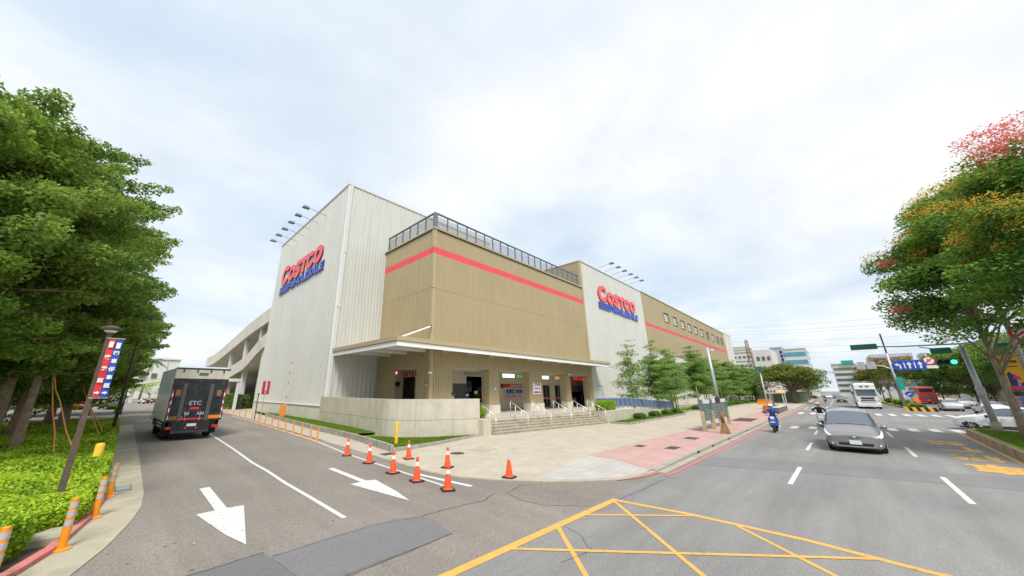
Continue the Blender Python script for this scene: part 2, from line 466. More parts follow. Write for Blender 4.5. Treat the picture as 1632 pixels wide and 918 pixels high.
def asphalt(name, c, c2, speck=0.35, big=0.15, along=(0.10, 1.1, 1)):
    m = bpy.data.materials.new(name); m.use_nodes = True; t = m.node_tree; b = t.nodes['Principled BSDF']; lk = t.links.new
    b.inputs['Roughness'].default_value = 0.82; b.inputs['Specular IOR Level'].default_value = 0.35
    tcn = t.nodes.new('ShaderNodeTexCoord')
    def nz(s, d=3, mp=None):
        n = t.nodes.new('ShaderNodeTexNoise'); n.inputs['Scale'].default_value = s; n.inputs['Detail'].default_value = d
        n.inputs['Roughness'].default_value = 0.65
        if mp:
            q = t.nodes.new('ShaderNodeMapping'); q.inputs['Scale'].default_value = mp; lk(tcn.outputs['Object'], q.inputs[0]); lk(q.outputs[0], n.inputs['Vector'])
        else: lk(tcn.outputs['Object'], n.inputs['Vector'])
        return n
    def rp(n, a, bb, ca, cb):
        r = t.nodes.new('ShaderNodeValToRGB'); e = r.color_ramp.elements
        e[0].position, e[1].position = a, bb; e[0].color = (*ca, 1); e[1].color = (*cb, 1); lk(n.outputs[0], r.inputs[0]); return r
    def mulc(x, y):
        mm = t.nodes.new('ShaderNodeMix'); mm.data_type = 'RGBA'; mm.blend_type = 'MULTIPLY'; mm.inputs['Factor'].default_value = 1
        lk(x, mm.inputs['A']); lk(y, mm.inputs['B']); return mm.outputs['Result']
    base = rp(nz(0.16, 5), 0.35, 0.66, c, c2).outputs[0]
    g1 = rp(nz(48, 2), 0.33, 0.68, (1 - speck,) * 3, (1 + speck,) * 3).outputs[0]
    g2 = rp(nz(9, 4), 0.3, 0.7, (0.93,) * 3, (1.06,) * 3).outputs[0]
    g3 = rp(nz(1.0, 5, along), 0.35, 0.7, (1 - big,) * 3, (1 + big * 0.6,) * 3).outputs[0]
    st_ = rp(nz(0.55, 8), 0.62, 0.74, (1, 1, 1), (0.74, 0.73, 0.72)).outputs[0]
    sp_ = rp(nz(2.6, 9), 0.69, 0.73, (1, 1, 1), (0.74, 0.73, 0.72)).outputs[0]
    lk(mulc(mulc(mulc(mulc(mulc(base, g1), g2), g3), st_), sp_), b.inputs['Base Color'])
    bn = t.nodes.new('ShaderNodeBump'); bn.inputs['Strength'].default_value = 0.35; bn.inputs['Distance'].default_value = 0.01
    lk(nz(70, 3).outputs[0], bn.inputs['Height']); lk(bn.outputs[0], b.inputs['Normal'])
    M[name] = m
asphalt('asphalt_road', (0.198, 0.196, 0.196), (0.245, 0.240, 0.231), 0.34, 0.18)
asphalt('asphalt_drive', (0.192, 0.174, 0.156), (0.242, 0.219, 0.193), 0.38, 0.13, (1.1, 0.09, 1))
asphalt('asphalt_patch', (0.148, 0.147, 0.158), (0.176, 0.172, 0.180), 0.22, 0.05)
asphalt('asphalt_patch_dark', (0.130, 0.127, 0.134), (0.152, 0.148, 0.152), 0.22, 0.05)
asphalt('asphalt_patch_road', (0.170, 0.168, 0.180), (0.206, 0.201, 0.207), 0.2, 0.10)

def paving(name, c, c2, mortar, w, h, off=0.5, ms=0.012, bumpy=0.2):
    m = bpy.data.materials.new(name); m.use_nodes = True; t = m.node_tree; b = t.nodes['Principled BSDF']; lk = t.links.new
    b.inputs['Roughness'].default_value = 0.85
    tcn = t.nodes.new('ShaderNodeTexCoord'); bk = t.nodes.new('ShaderNodeTexBrick')
    bk.offset = off; bk.inputs['Scale'].default_value = 1.0; bk.inputs['Brick Width'].default_value = w; bk.inputs['Row Height'].default_value = h
    bk.inputs['Mortar Size'].default_value = ms; bk.inputs['Mortar Smooth'].default_value = 0.3
    bk.inputs['Color1'].default_value = (*c, 1); bk.inputs['Color2'].default_value = (*c2, 1); bk.inputs['Mortar'].default_value = (*mortar, 1)
    lk(tcn.outputs['Object'], bk.inputs['Vector'])
    n = t.nodes.new('ShaderNodeTexNoise'); n.inputs['Scale'].default_value = 0.9; n.inputs['Detail'].default_value = 7; n.inputs['Roughness'].default_value = 0.7
    lk(tcn.outputs['Object'], n.inputs['Vector'])
    r = t.nodes.new('ShaderNodeValToRGB'); e = r.color_ramp.elements; e[0].position, e[1].position = 0.3, 0.7
    e[0].color = (0.84, 0.82, 0.78, 1); e[1].color = (1.07, 1.06, 1.05, 1); lk(n.outputs[0], r.inputs[0])
    mm = t.nodes.new('ShaderNodeMix'); mm.data_type = 'RGBA'; mm.blend_type = 'MULTIPLY'; mm.inputs['Factor'].default_value = 1
    lk(bk.outputs['Color'], mm.inputs['A']); lk(r.outputs[0], mm.inputs['B']); lk(mm.outputs['Result'], b.inputs['Base Color'])
    bn = t.nodes.new('ShaderNodeBump'); bn.inputs['Strength'].default_value = bumpy; bn.inputs['Distance'].default_value = 0.01
    lk(bk.outputs['Fac'], bn.inputs['Height']); bn.invert = True; lk(bn.outputs[0], b.inputs['Normal'])
    M[name] = m
paving('pave_beige', (0.41, 0.372, 0.305), (0.44, 0.402, 0.335), (0.355, 0.32, 0.26), 0.6, 0.3)
paving('pave_pink', (0.445, 0.285, 0.27), (0.48, 0.315, 0.30), (0.37, 0.245, 0.23), 0.3, 0.15)
paving('pave_grey', (0.40, 0.39, 0.385), (0.44, 0.43, 0.42), (0.34, 0.33, 0.32), 0.4, 0.4, 0.0)
paving('brick_kerb', (0.38, 0.27, 0.15), (0.43, 0.32, 0.19), (0.26, 0.20, 0.13), 0.25, 0.09)
mat('ground_far', (0.20, 0.20, 0.15), 0.95, var=0.3, vscale=0.05)
mat('apron', (0.36, 0.335, 0.255), 0.9, var=0.14, vscale=1.4, bump=0.2, bscale=40, dirt=(0.235, 0.22, 0.16), dscale=0.9)
mat('gutter', (0.36, 0.325, 0.25), 0.9, var=0.15, vscale=1.6, bump=0.2, bscale=40, dirt=(0.22, 0.20, 0.15), dscale=1.2)
mat('red_kerb_paint', (0.50, 0.15, 0.15), 0.8, var=0.18, vscale=5, dirt=(0.34, 0.24, 0.20), dscale=3)
def paint(name, c, wear):
    """road paint with worn chips that let the asphalt through"""
    m = mat(name, c, 0.7, var=0.07, vscale=3)
    t = m.node_tree; b = t.nodes['Principled BSDF']; lk = t.links.new
    src = b.inputs['Base Color'].links[0].from_socket
    tcn = t.nodes.new('ShaderNodeTexCoord'); n = t.nodes.new('ShaderNodeTexNoise'); n.inputs['Scale'].default_value = 7
    n.inputs['Detail'].default_value = 9; n.inputs['Roughness'].default_value = 0.75; lk(tcn.outputs['Object'], n.inputs['Vector'])
    r = t.nodes.new('ShaderNodeValToRGB'); e = r.color_ramp.elements; e[0].position, e[1].position = wear, wear + 0.07
    e[0].color = (0, 0, 0, 1); e[1].color = (1, 1, 1, 1); lk(n.outputs[0], r.inputs[0])
    mm = t.nodes.new('ShaderNodeMix'); mm.data_type = 'RGBA'; lk(r.outputs[0], mm.inputs['Factor'])
    lk(src, mm.inputs['A']); mm.inputs['B'].default_value = (0.16, 0.15, 0.14, 1); lk(mm.outputs['Result'], b.inputs['Base Color'])
paint('road_white', (0.56, 0.565, 0.55), 0.575)
paint('road_yellow', (0.62, 0.345, 0.075), 0.575)
paint('road_red', (0.56, 0.13, 0.13), 0.66)
mat('crack_seal', (0.075, 0.068, 0.062), 0.9)

g = sheet('ground', [(-3000, -3000), (3000, -3000), (3000, 3000), (-3000, 3000)], -0.06, 'ground_far', kind='structure')
road = sheet('main_road', [(-60, -30), (900, -30), (900, 4.62), (-60, 4.62)], 0.0, 'asphalt_road', kind='structure')
drive = sheet('side_drive', [(-60, 4.6), (16, 4.6), (16, 12), (16, 130), (-60, 130)], -0.004, 'asphalt_drive', kind='structure')
# repaired strips of asphalt
for poly, m in (([(-1.0, 7.15), (2.22, 7.30), (2.30, 6.6), (2.40, 5.6), (-0.5, 5.2)], 'asphalt_patch_dark'), ([(2.27, 6.98), (2.95, 7.12), (4.70, 7.12), (5.25, 6.75), (5.05, 5.66), (3.0, 5.62), (2.42, 5.55)], 'asphalt_patch')):
    sheet('asphalt_patch', poly, 0.001 if 'dark' in m else 0.003, m, drive)
sheet('asphalt_patch', [(15.6, 4.3), (17.9, 4.3), (19.2, 1.8), (20.2, -2.0), (20.8, -4.2), (18.4, -4.2), (17.7, -1.3), (16.6, 1.8)], 0.004, 'asphalt_patch_road', road)
rc = random.Random(3)
def crack(pts, w, parent, z):
    q = []
    for a, b in zip(pts, pts[1:]):
        n = max(3, int(math.dist(a, b) / 0.12))
        for i in range(n): 
            t = i / n; q.append((a[0] + (b[0] - a[0]) * t + rc.uniform(-.02, .02), a[1] + (b[1] - a[1]) * t + rc.uniform(-.02, .02)))
    q.append(pts[-1]); return strip('crack', q, w, z, 'crack_seal', parent)
crack([(2.3, 7.02), (4.14, 7.1), (5.11, 6.83), (5.84, 6.81), (6.99, 6.67), (7.6, 6.9)], 0.016, drive, 0.005)
crack([(9.61, 6.41), (8.72, 6.88), (7.84, 6.68), (7.65, 6.03), (7.74, 5.41), (8.44, 4.64)], 0.013, drive, 0.005)
crack([(9.35, 4.39), (10.6, 4.3), (12.48, 4.25)], 0.014, road, 0.006)
crack([(-1, 7.2), (1.2, 7.2), (2.23, 7.29)], 0.011, drive, 0.005)
crack([(2.4, 5.56), (4.0, 5.6), (5.05, 5.68)], 0.014, drive, 0.005)
crack([(5.5, 3.6), (6.3, 3.5), (6.7, 3.9), (6.9, 4.4)], 0.009, road, 0.006)

# ---- painted markings, parts of the roads
ZD, ZR = 0.004, 0.005
sheet('arrow_marking', [(2.03, 12.9), (2.02, 10.40), (1.67, 10.36), (1.91, 8.62), (2.09, 7.84), (2.58, 10.37), (2.25, 10.43), (2.27, 12.9)], ZD, 'road_white', drive)
sheet('arrow_marking', [(5.64, 12.93), (5.60, 10.46), (5.26, 10.41), (5.62, 7.92), (5.84, 8.87), (6.06, 10.38), (5.80, 10.50), (5.84, 12.93)], ZD, 'road_white', drive)
strip('lane_line', [(4.55, 45), (4.36, 27), (4.31, 24.7), (4.19, 20.3), (4.01, 15.9), (4.02, 14.0), (3.95, 11.9), (3.95, 9.9), (3.93, 7.89)], 0.11, ZD, 'road_white', drive)
strip('edge_line', [(8.9, 46), (8.5, 31), (7.95, 19.9), (7.42, 15.2), (7.27, 11.9), (7.2, 10.0), (7.12, 8.4)], 0.10, ZD, 'road_white', drive)
strip('edge_line', [(7.42, 10.05), (7.52, 9.0), (7.66, 7.8)], 0.17, ZD, 'road_white', drive)
for a in [(5.2, 48), (2.6, 60), (2.6, 66), (3.6, 72)]:
    strip('bay_line', [(a[0] - 2.2, a[1]), (a[0] + 2.2, a[1])], 0.14, ZD, 'road_white', drive)
Y_ = 'road_yellow'
strip('box_line', [(0.5, 4.66), (3.87, 4.56), (9.42, 4.42)], 0.17, 0.007, Y_, road)
strip('box_line', [(9.34, 4.33), (9.5, 2.82), (9.48, 1.0), (9.23, -0.4), (9.2, -6)], 0.15, ZR, Y_, road)
for p in ([(9.2, 4.36), (6.67, 1.94), (4.4, -0.3)], [(6.83, 4.5), (5.43, 3.14), (2, -.3)], [(9.40, 1.95), (8.06, 0.59), (5, -2.5)]):
    strip('box_line', p, 0.085, 0.006, Y_, road)
for p in ([(7.75, 4.46), (9.42, 2.76)], [(5.32, 4.48), (8.27, 1.25), (9.36, 0.05)]):
    strip('box_line', p, 0.085, 0.008, Y_, road)
for x0, x1 in ((14.5, 17.9), (23.0, 26.5), (31.35, 34.9), (46, 49.5), (54, 57)):
    strip('lane_dash', [(x0, 1.52), (x1, 1.48)], 0.12, ZR, 'road_white', road)
for x0, x1 in ((15.2, 19.1), (24.0, 27.6), (32.9, 36.8), (46, 49.5)):
    strip('lane_dash', [(x0, -1.70), (x1, -1.74)], 0.12, ZR, 'road_white', road)
for x0 in range(80, 170, 9):
    for y in (1.3, -1.75): strip('lane_dash', [(x0, y), (x0 + 4, y)], 0.16, ZR, 'road_white', road)
for i in range(12):
    y = 3.75 - 0.985 * i; x = 36.0 + (3.75 - y) * 0.55
    if y > -6: strip('crossing_bar', [(x - 1.2, y), (x + 1.3, y)], 0.42, ZR, 'road_white', road)
for i in range(20):
    y = 3.6 - 1.06 * i; x = 60.0 + (3.6 - y) * 0.42
    strip('crossing_bar', [(x - 2.2, y), (x + 2.4, y)], 0.46, ZR, 'road_white', road)
strip('stop_line', [(72.0, 3.9), (75.5, -1.6)], 0.5, ZR, 'road_white', road)
for q in ([(75.2, 3.9), (84, 3.9)], [(75, 1.3), (84, 1.3)]): strip('lane_line', q, 0.15, ZR, 'road_white', road)
for i in range(4): strip('crossing_bar', [(80, 3.3 - i * 0.55), (86, 3.3 - i * 0.55)], 0.2, ZR, 'road_white', road)
strip('red_line', [(13.0, 4.38), (13.8, 4.30), (24, 4.28), (90, 4.28)], 0.10, 0.010, 'road_red', road)
strip('yellow_line', [(39.6, -5.0), (38.4, -4.88), (25.6, -4.28), (12, -3.9)], 0.12, ZR, Y_, road)
# lettering for motorcycles, read by the drivers coming this way
for i, ch in enumerate('禁行機車'):
    x = (31.6, 28.7, 25.7, 22.5)[i]
    text_obj('road_lettering', ch, Y_, 1.0, Matrix.Translation((x, -3.35, ZR)) @ Matrix.Rotation(math.pi / 2, 4, 'Z') @ Matrix.Diagonal((1.3, 2.3, 1, 1)), road, ext=0.0, bold=0.035)
for y in (-10.2, -13.4, -16.8):
    for x0 in (48, 56, 82, 95, 108): strip('lane_dash', [(x0, y), (x0 + 4, y)], 0.14, ZR, 'road_white', road)
strip('lane_line', [(70, -8.9), (150, -8.9)], 0.14, ZR, Y_, road)

# ---- plaza pavement
CUTS = [-100, 11.5, 12.5, 13.5, 14.5, 15.5, 16.5, 400]
plaza = sheet('pavement', [(9.9, 75), (9.3, 46), (8.75, 31), (8.35, 20), (8.06, 13.2), (7.98, 11.3), (7.9, 10.0), (8.2, 8.73), (8.82, 7.68), (9.53, 6.79), (10.5, 5.9), (11.55, 5.22),
              (12.6, 4.97), (13.6, 4.93), (150, 4.93), (150, 75)], pav, 'pave_beige', cuts=CUTS, kind='structure')
up4 = lambda x, y: pav(x) + 0.004
sheet('paving_panel', [(13.35, 4.98), (75, 4.98), (75, 7.3), (30, 7.35), (16.5, 7.55), (14.2, 7.62), (14.25, 6.5)], up4, 'pave_pink', plaza, cuts=CUTS)
sheet('paving_panel', [(9.62, 6.85), (10.6, 5.98), (11.6, 5.30), (12.6, 5.03), (13.3, 5.0), (14.2, 6.5), (14.15, 7.6), (12.2, 7.55), (10.4, 7.2)], up4, 'pave_grey', plaza, cuts=CUTS)
for x, y, a, b, m in ((18.5, 5.75, .5, .22, 'dark_metal'), (22.9, 6.1, .55, .3, 'dark_metal'), (18.0, 7.0, .35, .2, 'dark_metal'), (12.4, 11.9, .5, .5, 'concrete_old')):
    sheet('drain_cover', [(x - a, y - b), (x + a, y - b), (x + a, y + b), (x - a, y + b)], lambda x, y: pav(x) + 0.008, m, plaza)
n_ = 18
sheet('drain_cover', [(10.9 + .32 * math.cos(k * 6.283 / n_), 12.0 + .32 * math.sin(k * 6.283 / n_)) for k in range(n_)], 0.020, 'dark_metal', plaza)
sheet('drain_cover', [(8.35, 13.7), (8.95, 13.7), (8.95, 14.2), (8.35, 14.2)], 0.020, 'dark_metal', plaza)
sheet('tree_pit', [(38.5, 5.6), (43, 5.6), (43, 7.0), (38.5, 7.0)], lambda x, y: pav(x) + 0.010, 'soil', plaza)
def smooth2(pts, step=.55):
    o = []
    for a, c in zip(pts, pts[1:]):
        n = max(1, round(math.dist(a, c) / step)); o += [(a[0] + (c[0] - a[0]) * i / n, a[1] + (c[1] - a[1]) * i / n) for i in range(n)]
    return o + [pts[-1]]
# kerb of the main road: single stones with open joints, a cast gutter in front
gut = MB(); gut.box(13.4, 110, 4.50, 4.74, -0.02, 0.012); gut = gut.build('gutter', 'gutter', plaza)
kb = MB().cbox((0, 0, 0), (0.985, 0.18, 0.16), ch=0.02); k0 = None
for i in range(62):
    x = 13.9 + i
    if k0 is None: k0 = kb.build('kerb_stone', 'kerb_stone', plaza); o = k0
    else: o = k0.copy(); col.objects.link(o)
    o.location = (x, 4.84 + rc.uniform(-.006, .006), pav(x) - 0.066 + rc.uniform(-.004, .006)); o.rotation_euler = (0, 0, rc.uniform(-.006, .006))
kr = MB(); kr.box(75.4, 150, 4.75, 4.93, -.02, 0.128); kr.build('kerb_run', 'kerb_stone', plaza)
arc = [(8.82, 7.64), (9.53, 6.75), (10.5, 5.86), (11.55, 5.17), (12.6, 4.90), (13.4, 4.84)]
arc = smooth2([(8.30, 19.8), (8.15, 16.5), (8.02, 13.2), (7.94, 11.3), (7.86, 10.0), (8.15, 8.70)] + arc)
for i in range(len(arc) - 1):
    p, q = Vector(arc[i]), Vector(arc[i + 1]); d = (q - p).normalized(); nr = Vector((-d.y, d.x)) * .075; q = q - d * .008
    b = MB(); b.prism([tuple(p - nr), tuple(q - nr), tuple(q + nr), tuple(p + nr)], -.03, pav(p.x) + .008); b.build('corner_kerb', 'gutter', plaza)
strip('corner_red_edge', [(11.3, 5.2), (12.4, 4.80), (13.35, 4.68)], 0.07, 0.012, 'road_red', plaza)
for x in (18.3, 20.9, 24.6, 30.4):
    b = MB(); b.box(x, x + 0.42, 4.744, 4.752, 0.012, 0.09); b.build('kerb_inlet', 'black', plaza)

# ---- apron, red kerb and planting bed beside the drive
apron = sheet('apron', [(-4.2, 4.2), (-2.2, 5.2), (-0.9, 6.8), (-0.03, 8.4), (0.31, 9.4), (0.62, 10.7), (0.81, 11.85), (0.90, 13.25), (0.95, 20), (0.97, 38.4), (0.9, 40),
              (0.2, 40), (0.22, 20), (0.20, 13.5), (0.02, 11.5), (-0.32, 9.74), (-0.62, 8.9), (-1.4, 7.5), (-2.6, 6.2), (-5, 5)], 0.010, 'apron', kind='structure')
bedline = [(-5, 5.05), (-2.6, 6.25), (-1.45, 7.55), (-0.67, 8.95), (-0.37, 9.77), (-0.04, 11.5), (0.14, 13.5), (0.16, 20), (0.14, 40)]
b = MB()
for (x0, y0), (x1, y1) in zip(bedline, bedline[1:]):
    n = max(1, round(math.dist((x0, y0), (x1, y1)) / 1.1))
    for i in range(n):
        p = Vector((x0 + (x1 - x0) * i / n, y0 + (y1 - y0) * i / n)); q = Vector((x0 + (x1 - x0) * (i + .985) / n, y0 + (y1 - y0) * (i + .985) / n))
        d = (q - p).normalized(); nr = Vector((-d.y, d.x)) * 0.075
        kbm = MB(); kbm.prism([tuple(p - nr), tuple(q - nr), tuple(q + nr), tuple(p + nr)], 0.0, 0.085 if y0 < 14 else 0.11)
        kbm.build('kerb_stone', 'red_kerb_paint' if y0 < 13 else 'kerb_stone', apron)
bed = sheet('planting_bed', [(-60, 5.0), (-5, 5.1), (-2.7, 6.3), (-1.55, 7.6), (-0.75, 9.0), (-0.45, 9.8), (-0.12, 11.5), (0.06, 13.5), (0.08, 20), (0.06, 40), (-60, 40)], 0.03, 'soil', kind='structure')
gr = MB(); gr.box(0.33, 0.67, 14.05, 14.75, 0.011, 0.018); gr = gr.build('drain_grate', 'dark_metal', apron)
for i in range(11):
    s_ = MB(); s_.box(0.35, 0.65, 14.09 + i * 0.058, 14.12 + i * 0.058, 0.018, 0.026); s_.build('bar', 'galv', gr)

# ---- grass strip by the store wall, edged with kerb stones
gk = [(11.55, 44), (11.0, 38.5), (10.5, 32.5), (9.98, 24.9), (9.72, 19.2), (9.05, 14.25), (10.6, 14.35), (13.0, 14.72), (15.55, 15.15)]
lawn = sheet('lawn', gk[:6] + gk[6:] + [(15.3, 15.5), (13.1, 16.35), (11.9, 17.2), (11.15, 18.3), (11.6, 24), (12.05, 30.2), (12.05, 50), (11.9, 50)], 0.13, 'lawn', kind='structure')
for (x0, y0), (x1, y1) in zip(gk, gk[1:]):
    n = max(1, round(math.dist((x0, y0), (x1, y1)) / 0.62))
    for i in range(n):
        p = Vector((x0 + (x1 - x0) * i / n, y0 + (y1 - y0) * i / n)); q = Vector((x0 + (x1 - x0) * (i + .975) / n, y0 + (y1 - y0) * (i + .975) / n))
        d = (q - p).normalized(); nr = Vector((-d.y, d.x)) * 0.07
        h = 0.165 + rc.uniform(-.006, .006) + (0.14 if y0 > 18.5 else 0)
        kbm = MB(); kbm.prism([tuple(p - nr), tuple(q - nr), tuple(q + nr), tuple(p + nr)], -0.02, h); kbm.build('kerb_stone', 'kerb_stone', lawn)
# the bank is a little higher along the drive
sheet('upper_turf', [(11.5, 44), (10.97, 38.4), (10.5, 32.4), (10.02, 24.8), (9.80, 19.6), (11.25, 19.3), (11.6, 24), (12.03, 30.2), (12.03, 50), (11.9, 50)], 0.27, 'lawn', lawn)

# grass blades on the lawns
def blades(name, poly, z, n, h, parent, m='leaf_grass', rng=RNG):
    xs = [p[0] for p in poly]; ys = [p[1] for p in poly]
    P = np.stack([rng.uniform(min(xs), max(xs), n * 4), rng.uniform(min(ys), max(ys), n * 4)], 1)
    ins = np.zeros(len(P), bool); j = len(poly) - 1
    for i in range(len(poly)):
        xi, yi = poly[i]; xj, yj = poly[j]
        c = ((yi > P[:, 1]) != (yj > P[:, 1])) & (P[:, 0] < (xj - xi) * (P[:, 1] - yi) / (yj - yi + 1e-12) + xi)
        ins ^= c; j = i
    P = P[ins][:n]; k = len(P)
    a = rng.uniform(0, 6.283, k); w = rng.uniform(.008, .018, k); hh = h * rng.uniform(.5, 1.3, k)
    zz = np.array([z(x, y) for x, y in P]) if callable(z) else np.full(k, z)
    B = np.stack([P[:, 0], P[:, 1], zz], 1); d = np.stack([np.cos(a), np.sin(a), np.zeros(k)], 1)
    tip = B + np.stack([rng.normal(0, .4, k) * hh, rng.normal(0, .4, k) * hh, hh], 1)
    V = np.stack([B - d * w[:, None], B + d * w[:, None], tip], 1)
    o = quads_mesh(name, V, m, parent, nv=3); o['kind'] = 'stuff'; return o
blades('grass', [(9.15, 14.35), (13.0, 14.8), (15.5, 15.2), (13.1, 16.2), (11.1, 18.2), (9.8, 19.2)], 0.13, 26000, 0.055, lawn)
blades('grass', [(11.5, 44), (10.5, 32.4), (9.82, 19.6), (11.2, 19.3), (11.9, 30), (12.0, 44)], 0.27, 22000, 0.06, lawn)

# ---- planting strip along the front of the store, beyond the stairs
gk2 = [(28.6, 11.75), (44.5, 12.1), (49.5, 13.3)]
front_bed = sheet('front_lawn', [(28.5, 11.7), (44.5, 12.05), (49.5, 13.3), (49.5, 14.0), (28.6, 13.2)], lambda x, y: pav(x) + 0.09, 'lawn', kind='structure')
front_bed2 = sheet('front_lawn', [(50.5, 13.3), (60, 12.6), (130, 13.2), (130, 20), (50.5, 16)], lambda x, y: pav(x) + 0.09, 'lawn', kind='structure')
for pts, par in (([(28.5, 13.1), (28.5, 11.68), (44.5, 12.03), (49.6, 13.3)], front_bed), ([(50.4, 13.3), (60, 12.55), (90, 12.8)], front_bed2)):
    for (x0, y0), (x1, y1) in zip(pts, pts[1:]):
        n = max(1, round(math.dist((x0, y0), (x1, y1)) / 1.0))
        for i in range(n):
            p = Vector((x0 + (x1 - x0) * i / n, y0 + (y1 - y0) * i / n)); q = Vector((x0 + (x1 - x0) * (i + .985) / n, y0 + (y1 - y0) * (i + .985) / n))
            d = (q - p).normalized(); nr = Vector((-d.y, d.x)) * 0.075
            kbm = MB(); kbm.prism([tuple(p - nr), tuple(q - nr), tuple(q + nr), tuple(p + nr)], 0.0, 0.25); kbm.build('kerb_stone', 'kerb_stone', par)
blades('grass', [(28.6, 11.85), (44.5, 12.2), (49.4, 13.4), (49.4, 13.9), (28.7, 13.1)], lambda x, y: pav(x) + .09, 15000, 0.07, front_bed)

# ---- traffic islands
def island(name, poly, h, top='lawn', m='brick_kerb'):
    o = sheet(name, poly, h - 0.03, top, kind='structure')
    n = len(poly)
    for i in range(n):
        a, c = poly[i], poly[(i + 1) % n]; L = math.dist(a, c); k = max(1, round(L / 0.8))
        for j in range(k):
            p = Vector(a).lerp(Vector(c), j / k); q = Vector(a).lerp(Vector(c), (j + .98) / k)
            d = (q - p).normalized(); nr = Vector((-d.y, d.x)) * 0.09
            b = MB(); b.prism([tuple(p - nr), tuple(q - nr), tuple(q + nr), tuple(p + nr)], -.02, h); b.build('kerb_stone', m, o)
    return o
isl_near = island('traffic_island', [(16, -4.25), (25.6, -4.55), (38.2, -5.15), (39.2, -5.65), (38.7, -6.4), (37.0, -7.2), (25, -7.6), (16, -7.6)], 0.34)
isl_far = island('traffic_island', [(78.5, -7.0), (77.2, -7.6), (78.5, -8.4), (110, -8.5), (110, -6.6)], 0.22)
sheet('median_strip', [(110, -8.5), (420, -8.5), (420, -6.6), (110, -6.6)], 0.19, 'lawn', kind='structure')
blades('grass', [(22, -4.7), (38.1, -5.4), (39, -5.8), (37, -7.0), (22, -7.4)], 0.31, 22000, 0.09, isl_near)
far_pav = sheet('far_pavement', [(-60, -40), (500, -40), (500, -19.2), (-60, -19.2)], 0.12, 'pave_beige', kind='structure')
b = MB(); b.box(-60, 500, -19.3, -19.1, -.02, 0.14); b.build('kerb_run', 'kerb_stone', far_pav)
# ================================================================== THE STORE
def corr(name, p0, p1, nrm, z0, z1, m, parent, pitch=0.30, depth=0.045, thick=True):
    """ribbed metal cladding between two plan points, ribs standing proud along nrm"""
    p0, p1, nrm = Vector((*p0, 0)), Vector((*p1, 0)), Vector((*nrm, 0))
    L = (p1 - p0).length; d = (p1 - p0) / L; n = max(1, round(L / pitch)); pt = L / n
    prof = []
    for i in range(n):
        s = i * pt
        prof += [(s, 0), (s + pt * .52, 0), (s + pt * .62, depth), (s + pt * .90, depth)]
    prof.append((L, 0))
    b = MB(); vs = []
    for s, o in prof:
        q = p0 + d * s + nrm * o
        vs += [(q.x, q.y, z0), (q.x, q.y, z1)]
    flip = d.cross(Vector((0, 0, 1))).dot(nrm) < 0
    fs = [(2 * i, 2 * i + 2, 2 * i + 3, 2 * i + 1) if not flip else (2 * i, 2 * i + 1, 2 * i + 3, 2 * i + 2) for i in range(len(prof) - 1)]
    b.add(vs, fs)
    return b.build(name, m, parent, world=True)

FL = 0.72                                    # floor of the arcade
XT, YT, XW, YW = 16.75, 21.70, 12.07, 29.87
X2, X3, X4, X5 = 43.2, 65.6, 136.0, 147.0
store = empty('warehouse_store', (XT, YT, 0), label='large wholesale store with white and tan ribbed metal walls and a red band', cat='store')
def SB(name, m, *boxes):
    b = MB()
    for x in boxes: b.box(*x)
    return b.build(name, m, store, world=True)
# --- white west block
corr('cladding', (XW, 51.5), (XW, YW + .18), (-1, 0), 1.40, 22.62, 'white_clad', store, 0.33)
corr('cladding', (XW + .18, YW), (33, YW), (0, -1), 6.3, 22.62, 'white_clad', store, 0.33, 0.05)
corr('cladding', (XW + .18, YW), (XT + 2, YW), (0, -1), FL, 6.3, 'white_clad', store, 0.42, 0.10)
SB('block_core', 'white_clad', (XW + .06, 32.95, YW + .06, 51.44, 4.7, 22.5), (XW + .06, XT + .2, YW + .12, 51.44, 0, 4.7))
SB('base_course', 'concrete_pale', (XW - .10, XW + .05, YW - .05, 51.6, 0, 1.36))
SB('drip_flashing', 'white_trim', (XW - .16, XW + .05, YW - .02, 51.6, 1.362, 1.42))
SB('corner_trim', 'white_trim', (XW - .06, XW + .17, YW - .06, YW + .17, 1.42, 22.6))
SB('downpipe', 'white_trim', (XW + .18, XW + .34, YW - .17, YW - .04, FL, 22.55))
SB('roof_coping', 'white_trim', (XW - .10, XW + .25, YW - .10, 51.6, 22.6, 22.78), (XW + .26, 33, YW - .10, YW + .25, 22.6, 22.78))
for z_ in (9.9, 15.2): SB('pipe_bracket', 'white_trim', (XW + .15, XW + .37, YW - .20, YW - .02, z_, z_ + .2))
SB('panel_joint', 'white_trim', (XW - .012, XW + .02, YW + .18, 51.4, 10.86, 10.90)); SB('panel_joint', 'white_trim', (XW + .36, 32, YW - .012, YW + .02, 11.86, 11.90))
# --- tan block above the arcade
for z0, z1, m, nm in ((4.42, 10.86, 'tan_clad', 'cladding'), (10.90, 14.02, 'tan_clad', 'cladding'), (14.02, 14.64, 'red_clad', 'red_band'), (14.64, 16.34, 'tan_clad', 'cladding')):
    corr(nm, (XT, YW), (XT, YT + .25), (-1, 0), z0, z1, m, store, 0.30)
    corr(nm, (XT + .25, YT), (X2 - .35, YT), (0, -1), z0, z1, m, store, 0.30)
    SB('corner_trim' if m == 'tan_clad' else 'red_band', 'tan_trim' if m == 'tan_clad' else 'red_clad', (XT - .07, XT + .25, YT - .07, YT + .25, z0, z1))
SB('panel_joint', 'tan_trim', (XT - .01, XT + .2, YT + .25, YW, 10.86, 10.90), (XT + .25, X2 - .35, YT - .01, YT + .2, 10.86, 10.90))
SB('block_core', 'tan_clad', (XT + .05, X2 - .2, YT + .05, 40, 4.62, 16.3))
SB('roof_coping', 'tan_trim', (XT - .14, XT + .3, YT - .14, YW - .02, 16.34, 16.5), (XT + .31, X2 - .36, YT - .14, YT + .3, 16.34, 16.5))
